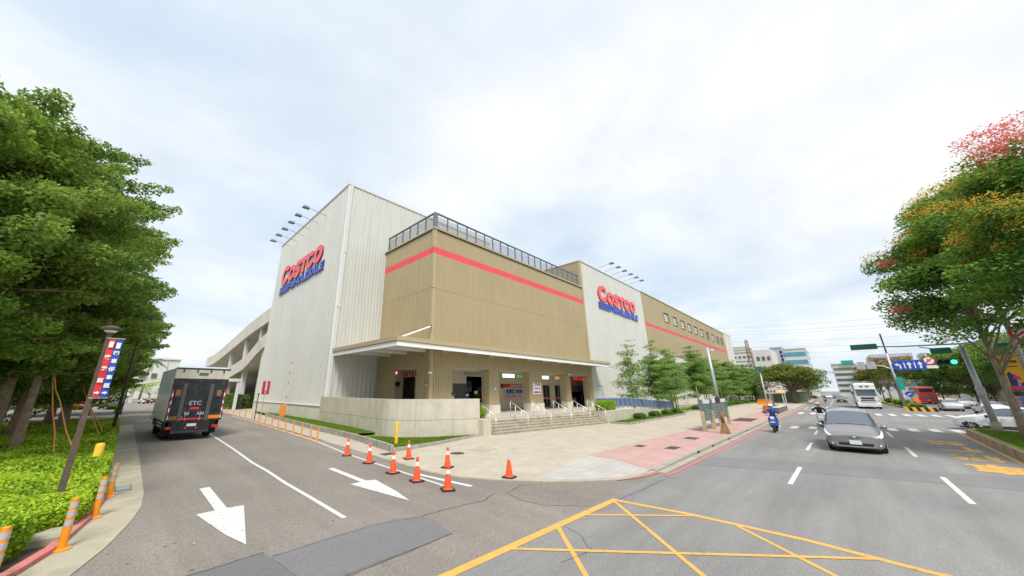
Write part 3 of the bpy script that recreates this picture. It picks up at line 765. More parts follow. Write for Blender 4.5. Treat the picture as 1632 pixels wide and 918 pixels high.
SB('eave_vent_strip', 'dark_metal', (XT - .10, XT + .02, YT + .3, YW - .1, 16.27, 16.335), (XT + .35, X2 - .4, YT - .10, YT + .02, 16.27, 16.335))
# --- arcade piers, lintel, floor, rooms behind
for x0, x1 in ((16.75, 19.0), (23.5, 24.85), (29.55, 31.9), (36.7, 37.7), (42.3, 42.85)):
    zb = 1.42 if x0 > 20 else FL
    corr('pier_cladding', (x0 + (.25 if x0 < 17 else 0), YT), (x1, YT), (0, -1), zb, 4.42, 'tan_clad', store, 0.26)
    SB('pier', 'tan_trim', (x0 + .01, x1 - .01, YT + .03, YT + .72, FL, 4.40))
    if x0 > 20: SB('pier_base', 'concrete_pale', (x0 - .05, x1 + .05, YT - .08, YT + .76, FL, 1.40))
SB('corner_trim', 'tan_trim', (XT - .07, XT + .25, YT - .07, YT + .25, FL, 4.42))
for y0, y1 in ((YT + .25, 23.5), (27.7, YW)):
    corr('pier_cladding', (XT, y1), (XT, y0), (-1, 0), FL, 4.42, 'tan_clad', store, 0.26)
    SB('pier', 'tan_trim', (XT + .03, XT + .72, y0, y1 - .01, FL, 4.40))
SB('arcade_ceiling', 'interior_wall', (XT + .06, 51, YT + .06, YW + .1, 4.45, 4.615))
terr = MB(); terr.prism([(12.1, 29.8), (11.75, 25), (11.45, 18.4), (12.1, 17.35), (13.2, 16.6), (15.5, 15.7), (16.15, 16.2), (28.4, 15.0), (34, 15.0), (44, 15.0), (44, 21.6), (51, 21.6), (51, 30), (12.1, 30)], 0.0, FL)
terr.build('terrace', 'interior_floor', store, world=True)
SB('inner_wall', 'interior_wall', (19.6, 24.4, 25.6, 25.75, FL, 4.45), (24.4, 27.6, 25.6, 25.75, 4.02, 4.45), (27.6, 37.7, 25.6, 25.75, FL, 4.45), (37.7, 42.3, 25.6, 25.75, 3.3, 4.45), (39.25, 40.4, 25.6, 25.75, FL, 3.3),
   (42.3, 44.6, 25.6, 25.75, FL, 4.45), (44.6, 49.3, 25.6, 25.75, 3.35, 4.45), (49.3, 51, 25.6, 25.75, FL, 4.45))
SB('inner_wall', 'interior_wall', (19.5, 19.6, 25.6, 27.5, FL, 4.45), (19.5, 19.6, 27.5, 29.6, 3.9, 4.45), (19.5, 19.6, 29.6, 29.8, FL, 4.45))
SB('inner_wall', 'interior_wall', (17.5, 19.5, YW - .16, YW - .10, FL, 4.45))
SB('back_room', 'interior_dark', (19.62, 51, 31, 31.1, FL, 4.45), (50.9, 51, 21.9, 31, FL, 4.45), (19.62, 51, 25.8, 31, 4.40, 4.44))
# store room contents glimpsed through the open door
rs = random.Random(5)
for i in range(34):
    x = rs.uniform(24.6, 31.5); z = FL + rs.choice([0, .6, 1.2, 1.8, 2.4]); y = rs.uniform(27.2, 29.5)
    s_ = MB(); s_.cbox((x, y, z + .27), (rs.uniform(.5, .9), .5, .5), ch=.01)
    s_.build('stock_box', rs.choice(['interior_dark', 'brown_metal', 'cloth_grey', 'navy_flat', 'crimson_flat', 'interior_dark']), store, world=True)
SB('door_frame', 'white_trim', (27.62, 27.8, 25.52, 25.6, FL, 4.02))
SB('service_panel', 'interior_floor', (24.1, 24.7, 25.56, 25.6, 4.1, 4.42), (24.8, 25.95, 25.56, 25.6, 4.12, 4.42), (26.1, 27.4, 25.56, 25.6, 4.14, 4.42))
SB('wall_dado', 'cloth_grey', (22.6, 24.4, 25.56, 25.6, FL, 3.3))
for x0, x1 in ((37.8, 39.2), (40.45, 42.2)): SB('glass_door', 'glass_dark', (x0, x1, 25.70, 25.74, FL, 3.3))
SB('roller_shutter', 'galv', (44.6, 49.3, 25.68, 25.74, 2.5, 3.35))
SB('side_door', 'white_trim', (44.2, 45.5, YT - .09, YT - .02, FL, 3.15))
SB('side_door_frame', 'galv', (44.05, 45.65, YT - .11, YT - .05, 3.16, 3.3), (45.52, 45.65, YT - .11, YT - .05, FL, 3.15))
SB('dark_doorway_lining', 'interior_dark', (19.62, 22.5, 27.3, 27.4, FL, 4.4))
# --- white tower with the second sign, tan return
corr('cladding', (X2, YT), (X3, YT), (0, -1), 0.9, 20.42, 'white_clad', store, 0.33)
corr('cladding', (X2 - .32, 34), (X2 - .32, YT + .2), (-1, 0), 16.5, 20.42, 'tan_clad', store, 0.30)
SB('corner_trim', 'tan_trim', (X2 - .36, X2 - .002, YT - .08, YT + .2, FL, 20.42))
SB('block_core', 'white_clad', (X2 - .28, X3, YT + .05, 34, 4.62, 20.4), (51.05, X3, YT + .05, 34, 0, 4.6))
SB('roof_coping', 'white_trim', (X2 - .42, X3 + .1, YT - .12, YT + .3, 20.42, 20.58), (X2 - .42, X2, YT + .31, 34, 20.42, 20.58))
# --- east wing
corr('cladding', (X3, YT), (X4, YT), (0, -1), 0.9, 9.3, 'white_clad', store, 0.5)
for z0, z1, m, nm in ((9.3, 14.1, 'tan_clad', 'cladding'), (14.1, 14.72, 'red_clad', 'red_band'), (14.72, 20.42, 'tan_clad', 'cladding')):
    corr(nm, (X3, YT), (X4, YT), (0, -1), z0, z1, m, store, 0.5)
SB('panel_joint', 'tan_trim', (X3, X4, YT - .06, YT, 9.26, 9.32))
SB('roof_coping', 'tan_trim', (X3 + .11, X4, YT - .12, YT + .3, 20.42, 20.6))
corr('cladding', (X4, YT), (X5, YT), (0, -1), 0.9, 20.6, 'white_clad', store, 0.5)
SB('roof_coping', 'white_trim', (X4, X5 + .1, YT - .12, YT + .3, 20.6, 20.78))
SB('block_core', 'white_clad', (X3 + .01, X5, YT + .05, 60, 0, 20.4))
SB('base_course', 'concrete_pale', (X2 + .02, X5, YT - .12, YT + .04, 0, 0.95))
for i, x in enumerate((77.3, 83.0, 88.8, 94.3, 99.9, 105.6, 111.6, 117.6, 123.7, 129.2)):
    w = MB()
    for a in ((x - .10, x, 16.35, 18.4), (x + 3.0, x + 3.1, 16.35, 18.4), (x, x + 3.0, 18.3, 18.4), (x, x + 3.0, 16.35, 16.45)): w.box(a[0], a[1], YT - .14, YT - .02, a[2], a[3])
    w = w.build('window', 'tan_trim', store, world=True)
    bk = MB(); bk.box(x, x + 3.0, YT - .055, YT - .05, 16.45, 18.3)
    bk = bk.build('recess', 'dark_metal', w); bk.location = (-XT, -YT, 0)
    for k in range(4):
        z = 16.5 + k * .37; s_ = MB(); s_.add([(x, YT - .13, z), (x + 2.25, YT - .13, z), (x + 2.25, YT - .06, z + .25), (x, YT - .06, z + .25)], [(0, 1, 2, 3)])
        pass
        s_ = s_.build('slat', 'white_trim' if i not in (6, 8, 9) else 'blue_grey_metal', w); s_.location = (-XT, -YT, 0)
# --- slatted screen on the roof of the tan block
rail = empty('roof_screen', (XT, YT, 16.5), label='blue grey slatted metal screen along the roof edge of the tan block', cat='screen')
def RB(name, *bx):
    b = MB()
    for x in bx: b.box(*x)
    return b.build(name, 'blue_grey_metal', rail, world=True)
for i in range(21):
    x = XT + .35 + (X2 - 1.2 - XT - .35) * i / 20
    RB('post', (x - .05, x + .05, YT + .06, YT + .16, 16.5, 17.95))
for i in range(1, 7):
    y = YT + .2 + 7.6 * i / 6
    RB('post', (XT + .06, XT + .16, y - .05, y + .05, 16.5, 17.95))
RB('corner_post', (XT + .02, XT + .28, YT + .02, YT + .28, 16.5, 18.05))
for k in range(7):
    z = 16.66 + k * .165
    RB('slat', (XT + .30, X2 - .9, YT + .10, YT + .13, z, z + .055)); RB('slat', (XT + .10, XT + .13, YT + .3, YT + 7.9, z, z + .055))
RB('top_rail', (XT + .29, X2 - .85, YT + .02, YT + .2, 17.95, 18.06)); RB('top_rail', (XT + .02, XT + .2, YT + .3, YT + 7.9, 17.95, 18.06))
# --- canopy
can = empty('canopy', (12.3, 19.6, 5.5), label='flat entrance canopy with white edge beam and tan fascia wrapping the store corner', cat='canopy')
def CB(name, m, *bx):
    b = MB()
    for x in bx: b.box(*x)
    return b.build(name, m, can, world=True)
CB('deck', 'tan_trim', (12.3, 44.2, 19.6, YT - .08, 6.02, 6.08), (12.3, XT - .08, YT - .08, YW - .12, 6.02, 6.08))
CB('fascia', 'tan_trim', (12.24, 44.2, 19.54, 19.60, 5.84, 6.14), (12.24, 12.30, 19.6, YW - .12, 5.84, 6.14), (44.2, 44.26, 19.54, YT - .1, 5.84, 6.14))
CB('edge_beam', 'white_flat', (12.32, 44.15, 19.62, 19.80, 5.50, 5.82), (12.32, 12.50, 19.80, YW - .14, 5.50, 5.82))
CB('soffit', 'concrete_pale', (12.5, 44.15, 19.8, YT - .09, 5.78, 5.80), (12.5, XT - .09, YT - .09, YW - .13, 5.78, 5.80))
for i in range(11):
    x = 15.0 + i * 2.85; CB('rib_beam', 'white_trim', (x, x + .12, 19.80, YT - .1, 5.58, 5.775))
for y in (22.2, 24.8, 27.4): CB('rib_beam', 'white_trim', (12.5, XT - .1, y, y + .14, 5.56, 5.775))
rod = MB().tube([(16.55, 21.5, 7.55), (12.75, 20.0, 6.1)], 0.06, 8); rod.build('tie_rod', 'white_flat', can, world=True)
rod = MB().tube([(16.62, 21.6, 7.60), (16.50, 21.48, 7.53)], 0.11, 8); rod.build('tie_rod_shoe', 'dark_metal', can, world=True)

# --- curved board-marked concrete wall
cw = empty('concrete_wall', (11.4, 17.6, 0), label='curved bare concrete wall with tie holes in front of the store corner', cat='wall')
wl = [(12.0, 29.8), (11.85, 26.5), (11.62, 23.2), (11.35, 20.0), (11.2, 18.5), (11.26, 18.0), (11.48, 17.5), (11.85, 17.08), (12.4, 16.66), (13.1, 16.30), (14.4, 15.78), (15.62, 15.37)]
def arc_pts(pl, step):
    o = []; 
    for a, c in zip(pl, pl[1:]):
        n = max(1, round(math.dist(a, c) / step)); o += [(a[0] + (c[0] - a[0]) * i / n, a[1] + (c[1] - a[1]) * i / n) for i in range(n)]
    return o + [pl[-1]]
wp = arc_pts(wl, 0.3)
def nrm_at(i):
    a, c = wp[max(0, i - 1)], wp[min(len(wp) - 1, i + 1)]; d = Vector((c[0] - a[0], c[1] - a[1])).normalized(); return Vector((d.y, -d.x)) * -1
cutsw = list(range(0, len(wp), 9)); cutsw[-1] = len(wp) - 1
for z0, z1, pr in ((0.0, 1.02, 0.0), (1.035, 2.15, -0.012)):
    for i0, i1 in zip(cutsw, cutsw[1:]):
        b = MB(); n = i1 - i0 + 1; O, I = [], []
        for i in range(i0, i1 + 1):
            t = nrm_at(i); p = Vector(wp[i]); e = 0.0
            if i == i0 and i0: e = 0.006
            if i == i1 and i1 < len(wp) - 1: e = -0.006
            d = Vector((-t.y, t.x)) * 0
            q = p + (Vector(wp[min(i + 1, len(wp) - 1)]) - Vector(wp[max(i - 1, 0)])).normalized() * e
            O.append(q - t * pr); I.append(q - t * 0.24)
        sgn = 1
        vs = [(*p, z0) for p in O] + [(*p, z1) for p in O] + [(*p, z0) for p in I] + [(*p, z1) for p in I]
        fs = []
        for k in range(n - 1):
            fs += [(k, k + 1, n + k + 1, n + k), (2 * n + k + 1, 2 * n + k, 3 * n + k, 3 * n + k + 1), (n + k, n + k + 1, 3 * n + k + 1, 3 * n + k)]
        fs += [(0, n, 3 * n, 2 * n), (n - 1, 3 * n - 1, 4 * n - 1, 2 * n - 1)]
        b.add(vs, fs); o = b.build('concrete_panel', 'concrete', cw, world=True)
th = MB()
for zz in (0.42, 0.82, 1.38, 1.88):
    for i in range(1, len(wp) - 1, 2):
        t = nrm_at(i); p = Vector(wp[i]); p3 = Vector((p.x, p.y, zz)) + Vector((t.x, t.y, 0)) * (0.004 if zz < 1.03 else -0.007)
        u = Vector((-t.y, t.x, 0)); c = [p3 + u * math.cos(k * .785) * .036 + Vector((0, 0, 1)) * math.sin(k * .785) * .036 for k in range(8)]
        th.add(c, [tuple(range(8))])
o = th.build('tie_holes', 'dark_metal', cw, world=True); o['kind'] = 'stuff'
b = MB(); t = nrm_at(cutsw[-2] + 2); ip = cutsw[-2] - 1; p = Vector(wp[ip]); t = nrm_at(ip); u = Vector((-t.y, t.x))
q0 = p + t * .004; b.prism([tuple(q0 - u * .18), tuple(q0 + u * .18), tuple(q0 + u * .18 + t * .012), tuple(q0 - u * .18 + t * .012)], .70, .93); b.build('notice_plate', 'white_flat', cw, world=True)

# --- flight of steps, blocks with open joints
st = empty('stairs', (16.15, 14.45, 0), label='broad flight of stone steps up to the store entrance', cat='stairs')
sa = Vector((16.15, 14.45)); sb = Vector((28.4, 13.25)); sdv = (sb - sa).normalized(); snv = Vector((-sdv.y, sdv.x)); SL = (sb - sa).length
NS = 6; ST = 0.92; TR = 0.31
b = MB(); b.add([(16.16, 16.0, 0.3), (28.4, 14.81, 0.3), (28.4, 14.81, ST - .005), (16.16, 16.0, ST - .005), (16.16, 20.2, FL - .03), (28.4, 20.2, FL - .03)], [(0, 1, 2, 3), (3, 2, 5, 4), (0, 3, 4), (1, 5, 2)]); b.build('landing', 'interior_floor', store, world=True)
for i in range(NS):
    zt = 0.11 + (ST - 0.11) * (i + 1) / NS; o0 = i * TR; nb = 13; off = 0.0 if i % 2 == 0 else -0.45
    k = 0; s0 = 0.0
    while s0 < SL - .05:
        s1 = min(SL, s0 + 0.94 + (off if s0 == 0 else 0)); 
        p = [sa + sdv * (s0 + .006) + snv * o0, sa + sdv * (s1 - .006) + snv * o0, sa + sdv * (s1 - .006) + snv * (o0 + TR + .02), sa + sdv * (s0 + .006) + snv * (o0 + TR + .02)]
        zz = zt + rc.uniform(-.004, .004); b = MB(); b.prism([tuple(x) for x in p], zz - .045, zz); pr = [p[0] + snv * .016, p[1] + snv * .016, p[2], p[3]]; b.prism([tuple(x) for x in pr], 0.02, zz - .046); b.build('step_block', 'step_stone', st, world=True); s0 = s1
b = MB(); b.box(15.45, 16.12, 14.75, 16.9, 0, 0.98); b.build('side_pier', 'concrete', st, world=True)
for j, s in enumerate((0.12, 2.95, 5.25, 7.6, 10.0, 12.15)):
    h = empty('handrail', (*(sa + sdv * s), 0.1), label=('steel handrail against the concrete pier at the end of the steps', 'steel handrail on the steps, second counted from the concrete pier', 'steel handrail on the steps, third counted from the concrete pier',
              'steel handrail on the steps, fourth counted from the concrete pier', 'steel handrail on the steps, fifth counted from the concrete pier', 'steel handrail at the end of the steps beside the clipped hedge')[j], cat='handrail', group='handrails on the steps')
    foot = sa + sdv * s + snv * .08; top = sa + sdv * s + snv * 1.75
    zt0, zt1 = .11 + 1.02, ST + 1.0
    P0 = Vector((*foot, zt0)); P1 = Vector((*(sa + sdv * s + snv * 1.65), zt1)); P2 = Vector((*top, zt1))
    b = MB().tube([P0, P1], .024, 8); b.build('rail', 'steel', h, world=True, smooth=True)
    for f in (0.0, 0.36, 0.70, 1.0):
        q = P0.lerp(P1, f); zg = 0.11 + (ST - .11) * min(1, max(0, f - .02))
        b = MB().tube([(q.x, q.y, zg), (q.x, q.y, q.z - .01)], .019, 8); b.build('post', 'steel', h, world=True, smooth=True)

# --- planter wall, ramp and blue panel fence east of the steps
pw = empty('ramp_wall', (28.5, 13.3, 0), label='low sloping concrete ramp wall beyond the steps', cat='wall')
b = MB(); b.add([(28.45, 13.30, 0), (49.8, 13.95, 0), (49.8, 13.95, 0.42), (42, 13.7, 0.72), (35, 13.5, 1.06), (28.45, 13.30, 1.06)], [(0, 1, 2, 3, 4, 5)])
b.add([(28.45, 15.0, 0), (49.8, 15.0, 0), (49.8, 15.0, 0.42), (42, 15.0, 0.72), (35, 15.0, 1.06), (28.45, 15.0, 1.06)], [(5, 4, 3, 2, 1, 0)])
b.add([(28.45, 13.3, 1.06), (35, 13.5, 1.06), (42, 13.7, .72), (49.8, 13.95, .42), (49.8, 15, .42), (42, 15, .72), (35, 15, 1.06), (28.45, 15, 1.06)], [(0, 1, 6, 7), (1, 2, 5, 6), (2, 3, 4, 5)])
b.add([(28.45, 13.3, 0), (28.45, 15, 0), (28.45, 15, 1.06), (28.45, 13.3, 1.06)], [(3, 2, 1, 0)]); b.build('wall_body', 'concrete', pw, world=True)
bf = empty('panel_fence', (29.0, 14.4, 1.0), label='blue panel fence sloping down along the ramp', cat='fence')
def ftop(x): return 1.06 if x < 35 else (1.06 - .34 * (x - 35) / 7 if x < 42 else .72 - .30 * (x - 42) / 7.8)
xs = [28.9 + i * 1.07 for i in range(20)]
mat('fence_blue', (0.07, 0.115, 0.21), 0.45, var=0.1, vscale=2)
mat('fence_frame', (0.22, 0.34, 0.50), 0.45)
for i, x in enumerate(xs):
    b = MB(); b.box(x - .035, x + .035, 14.36, 14.44, ftop(x) - .02, ftop(x) + .96); b.build('post', 'fence_frame', bf, world=True)
    if i < len(xs) - 1:
        x1 = xs[i + 1]; b = MB(); a, c = x + .04, x1 - .04
        for y, rev in ((14.385, 0), (14.415, 1)):
            q = [(a, y, ftop(x) + .14), (c, y, ftop(x1) + .14), (c, y, ftop(x1) + .88), (a, y, ftop(x) + .88)]
            b.add(q, [(0, 1, 2, 3) if not rev else (3, 2, 1, 0)])
        b.build('panel', 'fence_blue', bf, world=True)
        b = MB().tube([(a - .04, 14.4, ftop(x) + .93), (c + .04, 14.4, ftop(x1) + .93)], .03, 6); b.build('rail', 'fence_frame', bf, world=True)

# --- lettering of the store signs
def glyph(ch, w, h, t):
    """outline of one heavy letter as 2-D faces"""
    V, Fc = [], []
    def band(outer, inner, closed):
        n = len(outer); V.extend(outer + inner)
        for i in range(n if closed else n - 1):
            j = (i + 1) % n; Fc.append((i, j, n + j, n + i))
    cx, cy = w / 2, h / 2
    if ch in 'OC':
        a0, a1 = (0, 2 * math.pi) if ch == 'O' else (R(33), R(327)); n = 36
        an = [a0 + (a1 - a0) * k / (n if ch == 'O' else n - 1) for k in range(n)]
        band([(cx + cx * math.cos(a), cy + cy * math.sin(a)) for a in an], [(cx + (cx - t) * math.cos(a), cy + (cy - t * .78) * math.sin(a)) for a in an], ch == 'O')
    elif ch == 'S':
        c = [(.86, .70), (.80, .80), (.66, .87), (.5, .88), (.32, .85), (.20, .74), (.25, .61), (.42, .535), (.6, .475), (.76, .39), (.80, .26), (.68, .15), (.5, .12), (.32, .13), (.18, .20), (.12, .31)]
        c = [(x * w, y * h) for x, y in c]; A, B = [], []
        for i, p in enumerate(c):
            a, b_ = c[max(0, i - 1)], c[min(len(c) - 1, i + 1)]; d = Vector((b_[0] - a[0], b_[1] - a[1])).normalized(); k = t * .46
            A.append((p[0] - d.y * k, p[1] + d.x * k)); B.append((p[0] + d.y * k, p[1] - d.x * k))
        band(A, B, False)
    else:
        P = {'T': [(0, h), (0, h - t * .85), (w / 2 - t / 2, h - t * .85), (w / 2 - t / 2, 0), (w / 2 + t / 2, 0), (w / 2 + t / 2, h - t * .85), (w, h - t * .85), (w, h)],
             'L': [(0, 0), (w, 0), (w, t * .8), (t, t * .8), (t, h), (0, h)],
             'H': [(0, 0), (t, 0), (t, h / 2 - t * .4), (w - t, h / 2 - t * .4), (w - t, 0), (w, 0), (w, h), (w - t, h), (w - t, h / 2 + t * .4), (t, h / 2 + t * .4), (t, h), (0, h)],
             'E': [(0, 0), (w, 0), (w, t * .75), (t, t * .75), (t, h / 2 - t * .35), (w * .9, h / 2 - t * .35), (w * .9, h / 2 + t * .35), (t, h / 2 + t * .35), (t, h - t * .75), (w, h - t * .75), (w, h), (0, h)],
             'A': [(0, 0), (t, 0), (w * .36, h * .22), (w * .64, h * .22), (w - t, 0), (w, 0), (w * .5 + t * .6, h), (w * .5 - t * .6, h)],
             'W': [(w * .16, 0), (w * .36, 0), (w * .5, h * .55), (w * .64, 0), (w * .84, 0), (w, h), (w - t * .95, h), (w * .73, h * .38), (w * .5 + t * .4, h), (w * .5 - t * .4, h), (w * .27, h * .38), (t * .95, h), (0, h)]}[ch]
        V.extend(P); Fc.append(tuple(range(len(P))))
    return V, Fc
def solid_letter(name, V, Fc, org, rt_, dep, mf, me_, parent, shear):
    """extrude 2-D faces off a wall; org lower-left corner, rt_ reading direction"""
    rt_ = Vector(rt_); upv = Vector((0, 0, 1)); nv = rt_.cross(upv)
    def P(p, d): return tuple(Vector(org) + rt_ * (p[0] + p[1] * shear) + upv * p[1] + nv * d)
    b = MB(); n = len(V)
    area = sum(V[f[i]][0] * V[f[(i + 1) % len(f)]][1] - V[f[(i + 1) % len(f)]][0] * V[f[i]][1] for f in Fc[:1] for i in range(len(f)))
    ff = [f if area > 0 else f[::-1] for f in Fc]
    b.add([P(p, dep) for p in V], ff, 0)
    cnt = {}
    for f in ff:
        for i in range(len(f)):
            e = (f[i], f[(i + 1) % len(f)]); k = tuple(sorted(e)); cnt.setdefault(k, []).append(e)
    b.v += [P(p, 0.03) for p in V]
    for k, es in cnt.items():
        if len(es) == 1:
            a, c = es[0]; b.f.append((c, a, n + a, n + c)); b.mi.append(1)
    return b.build(name, [mf, me_], parent, world=True)
def store_sign(org, rt_, W, label):
    s = empty('store_sign', org, label=label, cat='sign')
    u = W / 14.4; rv = Vector(rt_); o3 = Vector(org)
    x = 0.0; sh = 0.13
    for ch, w, h in (('C', 3.15, 2.62), ('O', 2.45, 2.05), ('S', 2.25, 2.05), ('T', 2.3, 2.05), ('C', 2.5, 2.05), ('O', 2.45, 2.05)):
        V, Fc = glyph(ch, w * u, h * u, 0.80 * u if h > 2.2 else 0.74 * u)
        solid_letter('letter', V, Fc, o3 + rv * (x * u) + Vector((0, 0, 1.22 * u)), rt_, 0.15, 'sign_red', 'sign_red_edge', s, sh)
        x += w * (0.93 if ch not in 'TS' else 0.90)
    for k in range(3):
        z = 0.12 + k * .36; x1 = 4.05 + k * .16
        solid_letter('stripe', [(0, 0), (x1 * u, 0), (x1 * u, .24 * u), (0, .24 * u)], [(0, 1, 2, 3)], o3 + rv * ((0.0 + k * .05) * u) + Vector((0, 0, z * u)), rt_, 0.12, 'sign_blue', 'sign_blue_edge', s, sh)
    x = 4.35
    for ch, w in zip('WHOLESALE', (1.55, 1.2, 1.25, .95, .98, 1.08, 1.2, .95, .98)):
        V, Fc = glyph(ch, w * u, 1.0 * u, 0.36 * u)
        solid_letter('letter', V, Fc, o3 + rv * (x * u) + Vector((0, 0, 0.05 * u)), rt_, 0.12, 'sign_blue', 'sign_blue_edge', s, sh); x += w + .06 if ch != 'W' else w - .05
    return s
store_sign((XW - .05, 48.3, 14.5), (0, -1, 0), 14.0, 'red and blue lettered store sign high on the tall white wall above the drive')
store_sign((47.4, YT - .06, 14.2), (1, 0, 0), 14.2, 'red and blue lettered store sign on the white tower facing the main road')
# --- floodlights above the signs
def floodlight(p, dirv, label, grp):
    e = empty('floodlight', p, label=label, cat='floodlight', group=grp); d = Vector(dirv); P = Vector(p)
    hd = P + d * 1.95 + Vector((0, 0, 0.25))
    b = MB().tube([P, hd], .035, 6); b.build('arm', 'galv', e, world=True)
    s = d.cross(Vector((0, 0, 1))); b = MB()
    c = hd + d * .28; q = [c + s * a + d * bb + Vector((0, 0, zz)) for zz, k in ((-.16, 1), (.05, .75)) for a, bb in ((-.24 * k, -.34 * k), (.24 * k, -.34 * k), (.24 * k, .34 * k), (-.24 * k, .34 * k))]
    b.add(q, [(3, 2, 1, 0), (4, 5, 6, 7), (0, 1, 5, 4), (1, 2, 6, 5), (2, 3, 7, 6), (3, 0, 4, 7)]); b.build('lamp_head', 'blue_grey_metal', e, world=True)
ordn = ('first', 'second', 'third', 'fourth', 'fifth', 'sixth')
for i in range(6):
    floodlight((XW - .08, 34.9 + i * 2.32, 21.0), (-1, 0, 0), f'floodlight arm above the drive-side sign, {ordn[i]} counted from the block corner', 'floodlights above the drive-side sign')
    floodlight((48.5 + i * 2.38, YT - .1, 20.70), (0, -1, 0), f'floodlight arm above the road-side sign, {ordn[i]} counted from the tan block', 'floodlights above the road-side sign')

# --- signs and fittings around the entrance
def wall_box(name, x0, x1, y, z0, z1, m, label, cat, dep=.06, group=None, lab=None):
    e = empty(name, ((x0 + x1) / 2, y, z0), label=label, cat=cat, group=group)
    b = MB(); b.box(x0, x1, y - dep, y, z0, z1); b.build('panel', m, e, world=True); return e
def wtext(e, s, x, y, z, size, m, bold=.0, rt_=(1, 0, 0)):
    return text_obj('lettering', s, m, size, Matrix.Translation(-Vector(e.location)) @ frame((x, y, z), rt_, (0, 0, 1)), e, ext=.004, bold=bold)
ent = empty('entrance_lettering', (19.45, 28.5, 4.0), label='dark red raised letters above the dark doorway', cat='sign')
for i, ch in enumerate('ENTRANCE'):
    text_obj('letter', ch, 'red_flat', 0.62, Matrix.Translation(-Vector(ent.location)) @ frame((19.46, 29.38 - i * .5, 4.17), (0, -1, 0), (0, 0, 1)), ent, ext=.02, bold=.02)
e = empty('illuminated_menu', (18.4, YW - .2, 4.1), label='small lit colour menu panel beside the entrance lettering', cat='sign')
b = MB(); b.box(17.95, 18.95, YW - .24, YW - .17, 4.08, 4.44); b.build('panel', 'lit_red', e, world=True)
b = MB(); b.box(18.1, 18.8, YW - .25, YW - .245, 4.2, 4.40); b.build('picture', 'lit_panel', e, world=True)
e = empty('television', (18.9, YW - .2, 3.0), label='dark flat screen on the wall under the lit menu', cat='television')
b = MB(); b.cbox((18.9, YW - .24, 3.24), (.6, .1, .44), ch=.015); b.build('screen', 'black', e, world=True)
e = empty('hanging_banner', (32, 25.5, 1.7), label='blue and white free hearing test banner with red heading', cat='banner')
for nm, m, x0, x1, z0, z1, dy in (('heading', 'red_flat', 30.0, 35.2, 2.97, 3.36, .02), ('corner_panel', 'navy_flat', 29.6, 30.0, 2.9, 3.36, .02), ('sheet', 'cloth_white', 30.15, 33.6, 1.76, 2.965, .02), ('picture', 'sky_blue_flat', 33.6, 35.2, 1.76, 2.965, .02)):
    b = MB(); b.box(x0, x1, 25.55 - dy, 25.57, z0, z1); b.build(nm, m, e, world=True)
wtext(e, 'HEARING AIDS CENTER', 32.6, 25.52, 3.16, .27, 'white_flat', .006)
wtext(e, '免費聽力檢查', 31.9, 25.52, 2.52, .50, 'navy_flat', .016)
for z in (2.12, 1.95):
    for k in range(3): b = MB(); b.box(30.4 + k * 1.05, 31.2 + k * 1.05, 25.522, 25.528, z, z + .05); b.build('small_print', 'navy_flat', e, world=True)
for x0, x1, m, lab in ((29.9, 32.0, 'lit_panel', 'pale lit poster over the hearing banner, beside the pier'), (32.3, 34.3, 'lit_green', 'green lit food poster over the hearing banner'),
                       (37.6, 39.0, 'lit_panel', 'plain white lit panel above the double glass doors'), (40.45, 42.1, 'lit_food', 'orange lit food poster above the glass doors'),
                       (45.0, 46.8, 'lit_red', 'dark red poster above the trolley bay, near the pier'), (46.95, 49.1, 'lit_red', 'bright red poster above the trolley bay, at its far end')):
    e = empty('lit_poster', ((x0 + x1) / 2, 25.5, 4.05), label=lab, cat='poster', group='lit posters in the arcade')
    b = MB(); b.box(x0, x1, 25.50, 25.54, 4.04, 4.43); b.build('picture', m, e, world=True)
    b = MB(); b.box(x0 - .05, x1 + .05, 25.54, 25.58, 4.0, 4.44); b.build('frame', 'dark_metal', e, world=True)
e = wall_box('notice_board', 30.05, 31.5, YT - .06, 2.28, 3.42, 'white_flat', 'white notice with red heading on the wide tan pier', 'notice', .03)
wtext(e, '營業時間', 30.78, YT - .095, 3.22, .28, 'red_flat', .012); wtext(e, '10:00-21:30', 30.78, YT - .095, 2.84, .2, 'blue_flat', .005)
for x0, x1, m in ((30.2, 30.62, 'red_flat'), (30.66, 30.95, 'navy_flat'), (31.05, 31.4, 'red_flat')): b = MB(); b.box(x0, x1, YT - .096, YT - .092, 2.38, 2.56); b.build('mark', m, e, world=True)
e = wall_box('small_sign', 24.1, 24.4, YT - .05, 2.66, 2.92, 'sky_blue_flat', 'small blue and white sign on the narrow tan pier', 'sign', .02)
b = MB(); b.box(24.17, 24.33, YT - .075, YT - .071, 2.72, 2.86); b.build('symbol', 'white_flat', e, world=True)
e = empty('warning_sign', (16.66, 21.9, 3.0), label='small red sign at the tan corner of the store', cat='sign')
b = MB(); b.box(16.64, 16.67, 21.66, 22.2, 2.94, 3.14); b.build('panel', 'red_flat', e, world=True)
for k in range(2): b = MB(); b.box(16.632, 16.639, 21.74 + k * .24, 21.88 + k * .24, 2.98, 3.10); b.build('mark', 'white_flat', e, world=True)
for x, y, z, lab in ((16.6, YT - .1, 3.95, 'white security camera on the tan corner above the red sign'), (37.2, YT - .1, 4.45, 'white security camera above the narrow pier near the trolley bay')):
    e = empty('security_camera', (x, y, z), label=lab, cat='camera')
    b = MB().tube([(x + .25, y + .05, z - .1), (x + .1, y - .1, z - .05)], .025, 6); b.build('bracket', 'galv', e, world=True)
    b = MB().cbox((x, y - .12, z), (.34, .13, .14), ch=.02); b.build('housing', 'white_flat', e, world=True)
